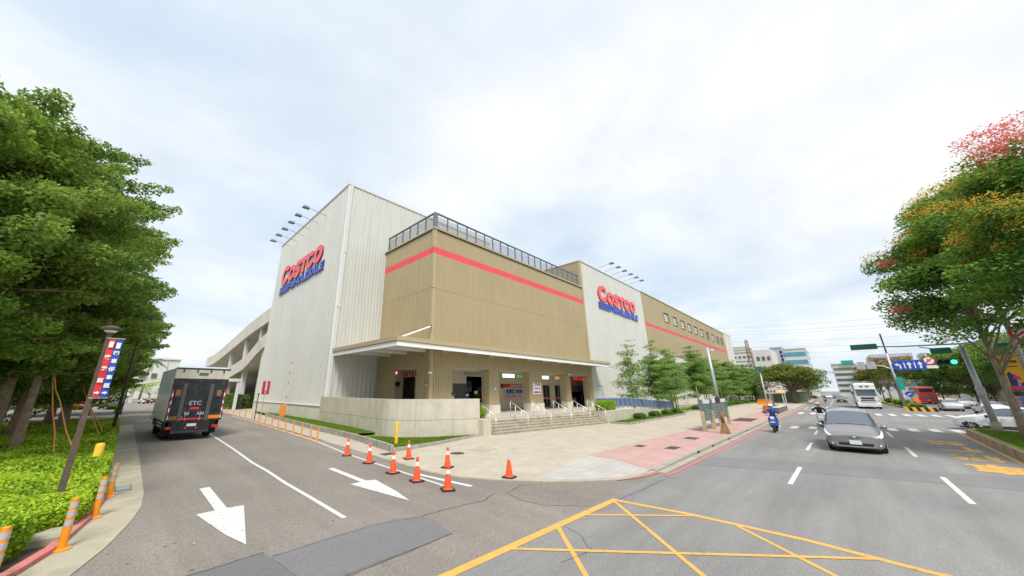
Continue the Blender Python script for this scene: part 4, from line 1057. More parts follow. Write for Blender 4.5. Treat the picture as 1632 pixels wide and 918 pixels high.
for y, z in ((28.3, 3.3), (28.7, 3.05)):
    e = empty('ceiling_lamp', (21.2, y, z), label='small lit lamp glimpsed in the dark doorway, ' + ('upper one' if z > 3.2 else 'lower one'), cat='lamp')
    MB().lathe([(.02, .14), (.07, .10), (.09, .02), (.03, 0)], (21.2, y, z), 10).build('bulb', 'lamp_glow', e, world=True); MB().tube([(21.2, y, z + .13), (21.2, y, 4.4)], .012, 5).build('cord', 'dark_metal', e, world=True)
# aluminium frames round the openings
for x0, x1 in ((19.0, 23.5), (24.85, 29.55), (31.9, 36.7), (37.7, 42.3)):
    for a in ((x0 + .01, x0 + .09, 4.39), (x1 - .09, x1 - .01, 4.39)): SB('jamb', 'galv', (a[0], a[1], YT + .74, YT + .82, FL, a[2]))
    SB('head_frame', 'galv', (x0 + .1, x1 - .1, YT + .74, YT + .82, 4.30, 4.39))
for x in (38.5, 41.3): SB('door_rail', 'galv', (x - .03, x + .03, 25.62, 25.69, FL, 3.29))
for x0, x1 in ((37.8, 39.2), (40.45, 42.2)): SB('door_rail', 'galv', (x0, x1, 25.63, 25.68, 1.62, 1.70))
for k, (x, z, m) in enumerate(((24.8, 1.5, 'lit_red'), (25.6, 2.0, 'lit_food'), (26.4, 1.4, 'lit_panel'), (27.0, 2.3, 'lit_green'), (28.2, 1.8, 'lit_food'), (29.0, 2.5, 'lit_red'))):
    SB('glowing_carton', m, (x, x + .42, 27.02, 27.1, z, z + .3))  # glow put into the carton colours so they show in the dark room
# red tape across the openings
for x0, x1, lab in ((24.6, 29.6, 'red tape strung below the hearing banner'), (31.9, 36.7, 'red tape strung across the glass doors'), (19.0, 23.5, 'red tape strung across the stock room opening')):
    e = empty('barrier_tape', (x0, 22.4, 1.9), label=lab, cat='tape', group='red tapes across the openings')
    b = MB(); b.box(x0, x1, 22.40, 22.41, 1.86, 1.92); b.build('tape', 'red_flat', e, world=True)
# shopping trolleys nested in the last bay
def trolley(x, y, rz, label):
    e = empty('shopping_trolley', (x, y, FL), rz, label=label, cat='trolley', group='shopping trolleys in the last bay')
    b = MB()
    lo, hi = [(-.38, -.2, .42), (.42, -.15, .42), (.42, .15, .42), (-.38, .2, .42)], [(-.5, -.29, .98), (.52, -.22, .9), (.52, .22, .9), (-.5, .29, .98)]
    for i in range(4):
        j = (i + 1) % 4
        for k in range(6):
            t = k / 5; b.tube([Vector(lo[i]).lerp(Vector(hi[i]), t), Vector(lo[j]).lerp(Vector(hi[j]), t)], .006, 4)
            b.tube([Vector(lo[i]).lerp(Vector(lo[j]), t), Vector(hi[i]).lerp(Vector(hi[j]), t)], .005, 4)
    b.build('basket', 'galv', e)
    b = MB().tube([(-.56, -.3, 1.02), (-.56, .3, 1.02)], .02, 6); b.build('handle', 'red_flat', e)
    b = MB()
    for s in (-.22, .22): b.tube([(-.5, s, .98), (-.42, s, .15), (.42, s * .8, .15)], .014, 5)
    b.build('chassis', 'galv', e)
    for px, py in ((-.42, -.22), (-.42, .22), (.42, -.17), (.42, .17)):
        b = MB().lathe([(.03, -.02), (.06, -.015), (.06, .015), (.03, .02)], (px, py, .06), 8, axis='y'); b.build('wheel', 'rubber', e)
trolley(42.6, 24.2, 0.4, 'wire shopping trolley beside the person in the last bay'); trolley(43.6, 24.9, 0.5, 'wire shopping trolley nested behind another in the last bay'); trolley(46.0, 24.6, 0.3, 'wire shopping trolley parked under the bright red poster')
pb = empty('bollard', (24.1, 24.6, FL), label='short yellow bollard inside the stock room opening', cat='bollard'); b = MB().lathe([(.11, 0), (.11, .62), (.07, .68)], (0, 0, 0), 12); b.build('tube', 'bollard_yellow', pb, smooth=True, auto=40)

# ================================================================== PARKING RAMP behind the store
rp = empty('parking_ramp', (13, 52, 0), label='curving two deck concrete car park ramp behind the tall white wall', cat='ramp')
def ramp_band(name, pts, h, th, m, deck):
    """pts (x, y, ztop) along the drive; parapet wall plus deck behind it"""
    n = len(pts); b = MB(); vs, fs = [], []
    for x, y, z in pts: vs += [(x, y, z), (x, y, z - h), (x + th, y, z - h), (x + th, y, z)]
    for i in range(n - 1):
        for k in range(4): fs.append((4 * i + k, 4 * i + (k + 1) % 4, 4 * i + 4 + (k + 1) % 4, 4 * i + 4 + k))
    fs += [(0, 1, 2, 3), tuple(4 * (n - 1) + k for k in (3, 2, 1, 0))]
    b.add(vs, fs); b.build(name, m, rp, world=True)
    b = MB(); vs, fs = [], []
    for x, y, z in pts: vs += [(x + th + .01, y, z - h + .05), (x + deck, y, z - h + .05), (x + deck, y, z - h + .4), (x + th + .01, y, z - h + .4)]
    for i in range(n - 1):
        for k in range(4): fs.append((4 * i + k, 4 * i + (k + 1) % 4, 4 * i + 4 + (k + 1) % 4, 4 * i + 4 + k))
    b.add(vs, fs); b.build('deck', 'concrete_pale', rp, world=True)
def smooth(pts, n=6):
    o = []
    for i in range(len(pts) - 1):
        p0, p1, p2, p3 = pts[max(0, i - 1)], pts[i], pts[i + 1], pts[min(len(pts) - 1, i + 2)]
        for k in range(n):
            t = k / n; o.append(tuple(.5 * ((2 * b_) + (-a + c) * t + (2 * a - 5 * b_ + 4 * c - d) * t * t + (-a + 3 * b_ - 3 * c + d) * t ** 3) for a, b_, c, d in zip(p0, p1, p2, p3)))
    return o + [pts[-1]]
ramp_band('parapet', smooth([(12.25, 51.6, 13.85), (12.1, 62, 13.0), (12.05, 72, 11.85), (12.0, 88, 10.15), (11.95, 99, 9.85)]), 2.05, .25, 'concrete_pale', 14)
ramp_band('parapet', smooth([(12.2, 51.6, 10.25), (12.1, 55, 9.5), (12.05, 61.5, 7.65), (12.0, 70, 6.6), (12, 84, 5.0), (12, 99, 3.6)]), 1.85, .25, 'concrete_pale', 14)
for x, y, h in ((12.8, 53.6, 8.1), (12.8, 63.5, 6.0), (12.8, 74, 4.9), (16.5, 58, 7.0), (16.5, 70, 5.5)):
    b = MB(); b.cbox((x, y, h / 2), (.7, .7, h), ch=.04); b.build('column', 'white_trim', rp, world=True)
for x, y, z0, z1 in ((12.8, 57, 8.6, 11.6), (12.8, 65.5, 7.0, 10.6), (12.8, 76, 6.0, 9.6)):
    b = MB(); b.cbox((x, y, (z0 + z1) / 2), (.6, .6, z1 - z0), ch=.03); b.build('column', 'white_trim', rp, world=True)
b = MB(); b.box(26.2, 26.6, 51.6, 100, 0, 12); b.build('rear_wall', 'concrete', rp, world=True)
e = empty('gate_portal', (9.2, 60, 0), label='white portal frame across the lane beside the car park ramp', cat='portal')
for x in (8.7, 11.4): b = MB(); b.box(x, x + .35, 60, 60.4, 0, 3.9); b.build('post', 'white_trim', e, world=True)
b = MB(); b.box(7.6, 11.8, 59.9, 60.5, 3.9, 4.3); b.build('beam', 'white_trim', e, world=True)
# ================================================================== VEHICLES
def paint_mat(name, c, metal=0.3, rough=0.28): return mat(name, c, rough, metal=metal, coat=0.6, spec=0.5)
paint_mat('paint_grey', (0.27, 0.265, 0.275), 0.5); paint_mat('paint_silver', (0.50, 0.51, 0.52), 0.5); paint_mat('paint_white', (0.70, 0.71, 0.72), 0.0)
paint_mat('paint_dark', (0.04, 0.04, 0.045), 0.3); paint_mat('paint_red', (0.55, 0.02, 0.025), 0.0); paint_mat('paint_blue', (0.02, 0.10, 0.42), 0.1); paint_mat('paint_navy', (0.03, 0.05, 0.16), 0.1)
class Body:
    """car shell as a swept section; local +x is the front"""
    def __init__(s, st):
        st = sorted(st); s.x = np.array([a[0] for a in st]); s.d = np.array([a[1:] for a in st])
        xs = np.linspace(s.x[0], s.x[-1], 241); D = np.stack([np.interp(xs, s.x, s.d[:, k]) for k in range(6)], 1)
        K = np.exp(-0.5 * (np.arange(-6, 7) / 2.6) ** 2); K /= K.sum()
        Dp = np.pad(D, ((6, 6), (0, 0)), mode='edge'); D2 = np.stack([np.convolve(Dp[:, k], K, 'valid') for k in range(6)], 1)
        s.xs, s.D = xs, D2
    def sec(s, x):
        zb, zl, zt, wb, wl, wt = [np.interp(x, s.xs, s.D[:, k]) for k in range(6)]
        return [(0, zb), (wb * .88, zb), (wb, zb + .07), (wl + .012, zb + (zl - zb) * .55), (wl, zl), ((wl * .55 + wt * .45), zl + (zt - zl) * .45), (wt, zt - .06 * min(1, (zt - zl) / .3)), (wt * .72, zt), (0, zt + .025)]
    def at(s, x, v, side=1):
        p = s.sec(x); i = min(int(v), 7); f = v - i
        y = p[i][0] + (p[i + 1][0] - p[i][0]) * f; z = p[i][1] + (p[i + 1][1] - p[i][1]) * f
        return Vector((x, y * side, z))
    def shell(s, name, m, parent, n=44):
        b = MB(); vs, fs = [], []
        # closer stations at both ends
        t = np.linspace(0, 1, n); t = (1 - np.cos(t * math.pi)) / 2 * .55 + t * .45
        X = s.x[0] + (s.x[-1] - s.x[0]) * t
        for x in X:
            p = s.sec(x); ring = [(x, y, z) for y, z in p] + [(x, -y, z) for y, z in p[-2:0:-1]]; vs += ring
        k = len(p) * 2 - 2
        for i in range(n - 1):
            for j in range(k): fs.append((i * k + j, (i + 1) * k + j, (i + 1) * k + (j + 1) % k, i * k + (j + 1) % k))
        fs.append(tuple(range(k))); fs.append(tuple((n - 1) * k + j for j in range(k - 1, -1, -1)))
        b.add(vs, fs); return b.build(name, m, parent, smooth=True, auto=38)
    def patch(s, name, m, parent, x0, x1, v0, v1, side, off=.007, skew=0.0, n=10, k=6):
        """panel lying on the shell between two stations and two heights"""
        b = MB(); vs, fs = [], []
        for i in range(n + 1):
            for j in range(k + 1):
                v = v0 + (v1 - v0) * j / k; x = x0 + (x1 - x0) * i / n + skew * (j / k - .0) 
                p = s.at(x, v, side); e = 1e-2
                n1 = (s.at(x + e, v, side) - s.at(x - e, v, side)); n2 = (s.at(x, min(7.99, v + .1), side) - s.at(x, max(0, v - .1), side))
                nn = n2.cross(n1) * side
                if nn.length < 1e-9: nn = Vector((0, 0, 1))
                vs.append(p + nn.normalized() * off)
        for i in range(n):
            for j in range(k):
                a = i * (k + 1) + j; q = (a, a + k + 1, a + k + 2, a + 1); fs.append(q if side < 0 else q[::-1])
        b.add(vs, fs); return b.build(name, m, parent, smooth=True)
def wheel(parent, x, y, r, w):
    t = MB().lathe([(r * .62, -w / 2), (r * .93, -w / 2), (r, -w * .32), (r, w * .32), (r * .93, w / 2), (r * .62, w / 2)], (x, y, r), 20, axis='y').build('wheel', 'rubber', parent, smooth=True, auto=40)
    s = 1 if y > 0 else -1; rm = MB()
    rm.lathe([(r * .62, s * w * .30), (r * .58, s * w * .42), (.05, s * w * .46)], (x, y, r), 16, axis='y')
    for k in range(6):
        a = k * math.pi / 3; rm.tube([(x, y + s * w * .5, r), (x + r * .56 * math.cos(a), y + s * w * .47, r + r * .56 * math.sin(a))], r * .075, 5)
    rm.build('rim', 'rim_metal', t, smooth=True, auto=30)
    ar = MB(); n = 14                                        # dark arch above the tyre
    for k in range(n):
        a0, a1 = math.pi * k / n, math.pi * (k + 1) / n; R0, R1 = r * .98, r * 1.16
        ar.add([(x + R0 * math.cos(a0), y + s * w * .44, r + R0 * math.sin(a0)), (x + R1 * math.cos(a0), y + s * w * .44, r + R1 * math.sin(a0)), (x + R1 * math.cos(a1), y + s * w * .44, r + R1 * math.sin(a1)), (x + R0 * math.cos(a1), y + s * w * .44, r + R0 * math.sin(a1))], [(0, 1, 2, 3)])
    ar.build('wheel_arch', 'black', parent)
VAN = [(2.42, .25, .62, .67, .56, .64, .42), (2.39, .22, .70, .75, .72, .79, .58), (2.24, .20, .78, .84, .80, .86, .70), (1.9, .19, .87, .96, .85, .89, .76), (1.62, .19, .93, 1.06, .86, .895, .78),
       (1.45, .19, .95, 1.16, .86, .9, .77), (0.72, .19, .99, 1.66, .87, .9, .69), (.2, .19, 1.0, 1.75, .87, .9, .67), (-1.0, .19, 1.02, 1.76, .87, .9, .67), (-1.9, .2, 1.03, 1.70, .86, .89, .66),
       (-2.2, .24, 1.0, 1.45, .84, .88, .66), (-2.36, .3, .98, 1.08, .80, .86, .70), (-2.42, .4, .7, .75, .7, .76, .6)]
SEDAN = [(2.27, .26, .55, .60, .54, .62, .44), (2.23, .22, .62, .66, .68, .74, .58), (2.05, .2, .70, .76, .80, .84, .70), (1.5, .18, .79, .88, .83, .86, .74), (.98, .18, .86, .97, .84, .87, .74), (.80, .18, .87, 1.03, .84, .87, .73),
         (.10, .18, .90, 1.40, .84, .87, .60), (-.3, .18, .91, 1.46, .84, .87, .58), (-1.0, .18, .93, 1.42, .84, .87, .57), (-1.62, .2, .95, 1.10, .84, .86, .68), (-1.75, .2, .95, 1.06, .84, .86, .72), (-2.05, .24, .92, 1.0, .82, .85, .74), (-2.2, .3, .80, .86, .76, .8, .66), (-2.27, .4, .6, .64, .66, .7, .6)]
HATCH = [(2.12, .26, .58, .63, .54, .62, .44), (2.08, .22, .66, .70, .68, .74, .58), (1.92, .2, .76, .82, .79, .83, .70), (1.45, .18, .86, .95, .83, .855, .74), (1.05, .18, .91, 1.04, .84, .86, .74), (.90, .18, .92, 1.10, .84, .86, .73),
         (.20, .18, .95, 1.47, .84, .86, .62), (-.2, .18, .96, 1.54, .84, .86, .60), (-1.1, .18, .98, 1.52, .84, .86, .59), (-1.70, .2, .99, 1.38, .83, .85, .60), (-1.98, .24, .96, 1.06, .80, .83, .68), (-2.08, .3, .80, .86, .76, .8, .66), (-2.12, .4, .6, .64, .66, .7, .6)]
def car(kind, paint, loc, heading, label, group=None, rear=False):
    """heading: direction the car faces, radians from +X"""
    st, r, wb, tw = (VAN, .34, (1.48, -1.42), .80) if kind == 'van' else ((HATCH, .32, (1.34, -1.26), .76) if kind == 'hatch' else (SEDAN, .315, (1.38, -1.28), .77))
    e = empty('parked_car' if kind == 'parked' else ('minivan' if kind == 'van' else 'car'), loc, heading, label=label, cat='minivan' if kind == 'van' else 'car', group=group)
    B = Body(st); B.shell('body', paint, e)
    for x in wb:
        for s in (1, -1): wheel(e, x, s * tw, r, .21)
    if kind == 'van':
        B2 = [('windscreen', 'glass_car', .76, 1.50, 5.75, 7.999)]; sw = [(.62, -.42), (-.50, -1.35), (-1.43, -2.05)]; rw = (-2.02, -2.28)
    elif kind == 'hatch':
        B2 = [('windscreen', 'glass_car', .24, .95, 5.75, 7.999)]; sw = [(.50, -.36), (-.44, -1.22)]; rw = (-1.74, -1.96)
    else:
        B2 = [('windscreen', 'glass_car', .14, .86, 5.75, 7.999)]; sw = [(.42, -.38), (-.44, -1.15)]; rw = (-1.02, -1.58)
    for nm, m, x0, x1, v0, v1 in B2:
        # both halves of one screen
        b = MB()
        for s in (1, -1):
            o = B.patch('tmp', m, e, x0, x1, v0, v1, s); k = len(b.v); b.v += [tuple(v.co) for v in o.data.vertices]; b.f += [tuple(i + k for i in p.vertices) for p in o.data.polygons]; b.mi += [0] * len(o.data.polygons); bpy.data.objects.remove(o)
        b.build(nm, m, e, smooth=True)
    for s in (1, -1):
        B.patch('window_seal', 'black', e, B2[0][2] - .03, B2[0][3] + .035, B2[0][4] - .16, 7.999, s, off=.003)
        for i, (a, c) in enumerate(sw): B.patch('window_seal', 'black', e, c - .035, a + .035, 4.04, 6.0, s, off=.003, skew=-.30 if i == 0 else (0.18 if i == len(sw) - 1 and kind != 'van' else 0))
        for xg in ([sw[0][0] + .12] + [c - .045 for a, c in sw[:2]]): B.patch('door_seam', 'black', e, xg - .007, xg + .007, 2.1, 4.05, s, off=.003, n=1)
        B.patch('sill_trim', 'black', e, wb[1] + .45, wb[0] - .45, 1.05, 2.25, s, off=.004)
    b = MB()
    for s in (1, -1):
        o = B.patch('tmp', 'glass_car', e, rw[0], rw[1], 5.9 if kind != 'van' else 5.2, 7.999, s); k = len(b.v); b.v += [tuple(v.co) for v in o.data.vertices]; b.f += [tuple(i + k for i in p.vertices) for p in o.data.polygons]; b.mi += [0] * len(o.data.polygons); bpy.data.objects.remove(o)
    b.build('rear_window', 'glass_car', e, smooth=True)
    for s in (1, -1):
        for i, (a, c) in enumerate(sw): B.patch('side_window', 'glass_car', e, c, a, 4.12, 5.9, s, skew=-.30 if i == 0 else (0.18 if i == len(sw) - 1 and kind != 'van' else 0))
        xf = st[0][0]
        B.patch('headlight', 'lamp_clear', e, xf - .62, xf - .045, 3.72, 4.70, s, skew=0.02, off=.014)
        xr = st[-1][0]; B.patch('tail_light', 'lamp_red', e, xr + .05, xr + .30, 3.4 if kind != 'van' else 3.9, 4.3, s, off=.012)
        mm = MB(); mx_, mz = (1.12, 1.05) if kind == 'van' else (.55, .95)
        mm.lathe([(.02, -.11), (.075, -.07), (.095, 0), (.08, .07), (.02, .11)], (mx_, s * 1.02, mz), 10, axis='y'); mm.tube([(mx_, s * .86, mz - .06), (mx_, s * .98, mz - .02)], .03, 6)
        mm.build('mirror', paint if kind == 'van' else 'black', e, smooth=True)
        b = MB(); b.cbox((st[0][0] - .07, s * .66, .38), (.10, .17, .10), ch=.02); b.build('fog_lamp', 'lamp_clear', e)
        for dx in ((.1,) if kind != 'van' else (.1,)):
            b = MB(); b.cbox((-.0, s * .905, .82 if kind == 'van' else .76), (.20, .02, .035), ch=.004); b.build('door_handle', 'chrome', e)
    xf = st[0][0]
    b = MB(); b.cbox((xf - .03, 0, .365), (.09, 1.04, .13), ch=.015); b.build('lower_intake', 'black', e)
    b = MB(); b.cbox((xf - .015, 0, .285), (.08, 1.12, .03)); b.build('bumper_trim', 'chrome', e)
    b = MB(); b.cbox((xf + .026, 0, .445), (.02, .36, .16), ch=.004); b.build('number_plate', 'plate', e)
    gr_ = MB(); z_ = .60 if kind == 'van' else .57
    gr_.tube([(xf - .13, -.60, z_ + .10), (xf - .02, -.28, z_ + .045), (xf + .012, 0, z_ + .02), (xf - .02, .28, z_ + .045), (xf - .13, .60, z_ + .10)], .016, 6); gr_.build('grille', 'black', e)
    b = MB().lathe([(.01, -.01), (.055, 0), (.01, .012)], (xf + .012, 0, z_ + .045), 12, axis='x'); b.build('badge', 'chrome', e)
    xr = st[-1][0]; b = MB(); b.cbox((xr - .01, 0, .62 if kind != 'van' else .8), (.02, .36, .16), ch=.004); b.build('number_plate', 'plate', e)
    b = MB(); b.box(xr + .25, xf - .25, -.78, .78, .14, .20); b.build('underbody', 'black', e)
    if kind == 'van':
        b = MB().tube([(1.50, .62, 1.115), (1.44, .1, 1.175), (1.46, -.05, 1.17)], .012, 5); b.build('wiper', 'black', e)
        b = MB().tube([(1.50, -.05, 1.125), (1.44, -.55, 1.16), (1.46, -.6, 1.15)], .012, 5); b.build('wiper', 'black', e)
    return e
PI = math.pi
car('van', 'paint_grey', (25.9, -0.10, 0), PI, 'dark grey minivan coming down the middle lane toward the junction')
car('hatch', 'paint_white', (43.3, -7.55, 0), R(72), 'white car turning out past the traffic island by the signal pole')
car('sedan', 'paint_dark', (122, -0.35, 0), PI, 'dark car following far behind the grey minivan in its lane')
car('sedan', 'paint_silver', (82, -10.4, 0), 0, 'silver car driving away beside the striped island nose')
car('sedan', 'paint_white', (95, -13.6, 0), 0, 'white car driving away next to the red bus')
car('sedan', 'paint_white', (73, -12.0, 0), 0.05, 'white sedan alone in the far lane between the signal mast and the silver car')
car('sedan', 'paint_white', (182, 2.3, 0), PI, 'tiny white car far up the road near the kerb', group='distant cars')
car('sedan', 'paint_navy', (195, 0.6, 0), PI, 'tiny blue car far up the road in the middle lane', group='distant cars')
car('sedan', 'paint_dark', (176, 7.2, 0), 1.2, 'small dark car parked off the road under the far trees', group='distant cars')
for i, (x, y, p, a, lab) in enumerate(((-1.2, 76, 'paint_dark', 1.9, 'dark car parked beyond the lime hedge, nearer the lamp post'), (-4.6, 78, 'paint_red', 1.9, 'dark red car parked beyond the lime hedge behind the tree trunks'))):
    car('sedan', p, (x, y, 0), a, lab, group='cars parked beyond the hedge')

# ---- delivery truck on the drive, seen from behind
tk = empty('box_truck', (3.12, 25.6, 0), R(2), label='dark box truck with folded tail lift driving away up the drive', cat='truck')
mat('truck_side', (0.46, 0.52, 0.49), 0.16, metal=0.8, var=0.12, vscale=1.5)
mat('lift_dark', (0.018, 0.023, 0.030), 0.55, metal=0.2, var=0.35, vscale=4, dirt=(0.085, 0.078, 0.066), dscale=2.2, streak=.35)
mat('lift_rail', (0.085, 0.08, 0.075), 0.55, var=0.25, vscale=6)
mat('cream', (0.56, 0.54, 0.45), 0.55, var=0.06, vscale=2, streak=.15)
W2 = 1.28
b = MB(); b.box(-W2, W2, .10, 6.6, .98, 3.84); b.build('cargo_box', 'truck_side', tk)
for i in range(22):
    for s in (-1, 1): b = MB(); b.box(s * W2 - .012, s * W2 + .012, .3 + i * .28, .36 + i * .28, 1.0, 3.78); b.build('side_rib', 'truck_side', tk)
b = MB(); b.box(-W2, W2, .02, .10, 3.28, 3.80); b.build('header_panel', 'cream', tk)
b = MB(); b.box(-W2 - .02, W2 + .02, 0, .14, 3.80, 3.88); b.build('top_rail', 'dark_metal', tk)
for x in (-.95, -.32, .32, .95): b = MB(); b.cbox((x, -.01, 3.72), (.06, .04, .16), ch=.008); b.build('clip', 'dark_metal', tk)
b = MB(); b.box(.0 - .22, .22, .005, .02, 3.46, 3.62); b.build('faded_label', 'cloth_grey', tk)
lift = MB(); lift.box(-W2, W2, .0, .09, .98, 3.28); lift = lift.build('tail_lift', 'lift_dark', tk)
for x0, x1, z0, z1 in ((-.60, .36, 2.55, 2.86), (-.60, .36, 2.18, 2.52), (-.60, .36, 1.80, 2.15), (-.60, .36, 1.40, 1.77), (-1.15, -.80, 2.2, 2.86), (-1.15, -.80, 1.55, 2.1), (.72, 1.12, 2.2, 2.86), (.72, 1.12, 1.55, 2.1)):
    b = MB(); b.cbox(((x0 + x1) / 2, -.012, (z0 + z1) / 2), (x1 - x0, .03, z1 - z0), ch=.008); b.build('lift_panel', 'lift_dark', lift)
for x in (-.72, .52): b = MB(); b.box(x - .09, x + .09, -.05, 0, 1.0, 3.0); b.build('lift_rail', 'lift_rail', lift)
for x in (-.98, .92): b = MB(); b.box(x - .11, x + .11, -.045, -.03, 2.32, 2.66); b.build('marker_plate', 'rust', lift)
for s in (-1, 1):
    for k in range(8): b = MB(); b.box(s * (W2 - .07) - .03, s * (W2 - .07) + .03, -.012, -.001, 1.1 + k * .2, 1.29 + k * .2); b.build('reflective_strip', 'red_flat' if k % 2 else 'white_flat', lift)
    b = MB(); b.box(s * .85 - .3, s * .85 + .3, -.02, 0, 1.08, 1.26); b.build('amber_strip', 'lamp_amber' if s > 0 else 'rust', lift)
    b = MB(); b.cbox((s * 1.04, .02, .66), (.30, .08, .13), ch=.02); b.build('tail_light', 'lamp_red', tk)
    b = MB(); b.box(s * 1.2 - .04, s * 1.2 + .04, .3, 6.0, .55, .95); b.build('side_guard', 'black', tk)
    for k in range(2): b = MB(); b.box(s * 1.245 - .004, s * 1.245 + .004, 1.2, 3.4, .62 + k * .17, .70 + k * .17); b.build('guard_stripe', 'white_flat', tk)
    wheel_ = MB()
for y in (1.6, 5.6):
    for x in (-.98, .98): 
        t = MB().lathe([(.25, -.16), (.42, -.16), (.46, -.1), (.46, .1), (.42, .16), (.25, .16)], (x, y, .46), 20, axis='x').build('wheel', 'rubber', tk, smooth=True, auto=40)
        MB().lathe([(.27, -.14), (.08, -.17), (.08, .17), (.27, .14)], (x, y, .46), 14, axis='x').build('rim', 'rim_metal', t, smooth=True)
b = MB(); b.box(-1.05, 1.05, .12, 6.4, .55, .97); b.build('chassis', 'black', tk)
b = MB(); b.box(-.95, .75, -.06, .1, .50, .98); b.build('lift_mechanism', 'black', tk)
b = MB(); b.cbox((-.1, -.02, .44), (1.7, .10, .11), ch=.01); b.build('bumper_bar', 'dark_metal', tk)
for s in (-1, 1): b = MB().lathe([(.02, -.03), (.06, -.02), (.06, .03)], (-.1 + s * .24, -.08, .62), 10, axis='y'); b.build('reflector', 'lamp_red', tk)
b = MB(); b.box(-.30, .12, -.075, -.062, .72, .86); b.build('number_plate', 'plate', tk)
for s in (-1, 1): b = MB(); b.box(s * .98 - .28, s * .98 + .28, .9, .93, .22, .85); b.build('mud_flap', 'rubber', tk)
b = MB(); b.add([(-1.2, 6.7, .7), (1.2, 6.7, .7), (1.2, 8.4, .7), (-1.2, 8.4, .7), (-1.15, 6.7, 2.7), (1.15, 6.7, 2.7), (1.15, 7.9, 2.7), (-1.15, 7.9, 2.7)], [(0, 3, 2, 1), (4, 5, 6, 7), (0, 1, 5, 4), (1, 2, 6, 5), (2, 3, 7, 6), (3, 0, 4, 7)]); b.build('cab', 'paint_white', tk)
fr = lambda x, z: frame((x, -.055, z), (1, 0, 0), (0, 0, 1))
text_obj('lettering', 'ETC', 'reflective', .32, fr(-.12, 1.93), tk, bold=.004)
text_obj('lettering', '94', 'reflective', .24, fr(-.42, 1.38), tk, bold=.006); text_obj('lettering', 'AN', 'reflective', .24, fr(.20, 1.38), tk, bold=.006)
for s in (-1, 1):
    for z in (1.25, 2.1, 2.95): b = MB(); b.cbox((s * (W2 - .02), -.02, z), (.08, .07, .16), ch=.01); b.build('hinge', 'dark_metal', tk)
for x in (-.45, .2): b = MB().tube([(x, -.07, 1.0), (x, -.07, 1.3), (x + .12, -.07, 1.38)], .016, 6); b.build('latch', 'galv', tk)
for x in (-.62, .42): b = MB().tube([(x, -.06, .55), (x, -.10, 1.0)], .035, 8); b.build('lift_arm', 'dark_metal', tk)
b = MB(); b.box(-.32, .10, -.056, -.045, 1.60, 1.72); b.build('red_label', 'red_flat', tk)
b = MB(); b.box(-.72, .36, -.058, -.05, 1.06, 1.15); b.build('red_label', 'red_flat', tk)

# ---- white lorry with a blue body coming down the road
lr = empty('lorry', (81.5, -3.05, 0), PI, label='white lorry cab with blue body coming along the kerb of the median', cat='lorry')
SC = [(0.0, .35, 1.25, 3.55, 1.10, 1.17, 1.02), (-.10, .30, 1.25, 3.68, 1.17, 1.21, 1.08), (-.5, .30, 1.25, 3.75, 1.20, 1.23, 1.12), (-1.9, .5, 1.25, 3.75, 1.20, 1.23, 1.12), (-2.0, .5, 1.25, 3.7, 1.18, 1.22, 1.1)]
SC = [(a, b_, 1.75, c, d, e_, f) for a, b_, _, c, d, e_, f in SC]
Body(SC).shell('cab', 'paint_white', lr, 20)
def LB(name, m, c, d, ch=.015): b = MB(); b.cbox(c, d, ch=ch); return b.build(name, m, lr)
LB('windscreen', 'glass_car', (.02, 0, 2.35), (.06, 2.02, .86), .02); LB('roof_visor', 'paint_white', (.10, 0, 2.90), (.30, 2.1, .10)); LB('grille', 'black', (.02, 0, 1.55), (.06, 1.35, .26)); LB('grille', 'black', (.02, 0, 1.22), (.06, 1.5, .12))
LB('grille_bar', 'galv', (.03, 0, .95), (.06, 1.6, .12)); LB('bumper', 'paint_white', (.06, 0, .58), (.20, 2.36, .46), .04); LB('number_plate', 'plate', (.17, 0, .55), (.02, .4, .16))
for s in (-1, 1):
    LB('headlight', 'lamp_clear', (.13, s * .90, .66), (.08, .40, .20)); LB('mirror', 'black', (.10, s * 1.42, 2.3), (.14, .16, .55), .03); LB('marker', 'lamp_amber', (.03, s * 1.08, 1.25), (.05, .12, .2))
    for x in (-1.1, -5.4, -6.7, -11.2): wheel(lr, x, s * 1.02, .5, .30)
for s in (-.3, .3): LB('logo_mark', 'cloth_grey', (.025, s, 3.25), (.03, .38, .22))
LB('cargo_body', 'paint_blue', (-7.6, 0, 2.25), (10.6, 2.46, 2.7), .03); LB('cargo_front', 'paint_white', (-2.28, 0, 2.2), (.04, 2.3, 2.4)); LB('chassis', 'black', (-6.4, 0, .75), (12.0, 2.0, .3))

# ---- red coach from behind
bs = empty('coach', (126, -12.9, 0), 0, label='red coach driving away past the median trees', cat='bus')
BSX = [(6, .4, 1.3, 3.2, 1.15, 1.2, 1.05), (5.8, .35, 1.3, 3.4, 1.22, 1.25, 1.12), (-5.7, .35, 1.3, 3.45, 1.22, 1.25, 1.12), (-5.95, .4, 1.3, 3.3, 1.17, 1.22, 1.05), (-6.0, .45, 1.3, 3.1, 1.12, 1.18, 1.0)]
Body(BSX).shell('body', 'paint_red', bs, 24)
def BB(name, m, c, d, ch=.03): b = MB(); b.cbox(c, d, ch=ch); return b.build(name, m, bs)
BB('rear_window', 'black', (-6.01, 0, 2.72), (.06, 1.7, .62)); BB('engine_grille', 'cloth_grey', (-6.0, 0, 1.25), (.06, 1.4, .5)); BB('number_plate', 'plate', (-6.04, 0, .8), (.02, .4, .16)); BB('bumper', 'paint_red', (-6.03, 0, .55), (.12, 2.3, .3))
for s in (-1, 1):
    BB('tail_light', 'lamp_red', (-6.02, s * 1.0, 1.2), (.06, .18, .6)); BB('side_window', 'glass_car', (0, s * 1.235, 2.55), (10.6, .04, .8))
    for x in (3.9, -3.2): wheel(bs, x, s * 1.05, .5, .3)
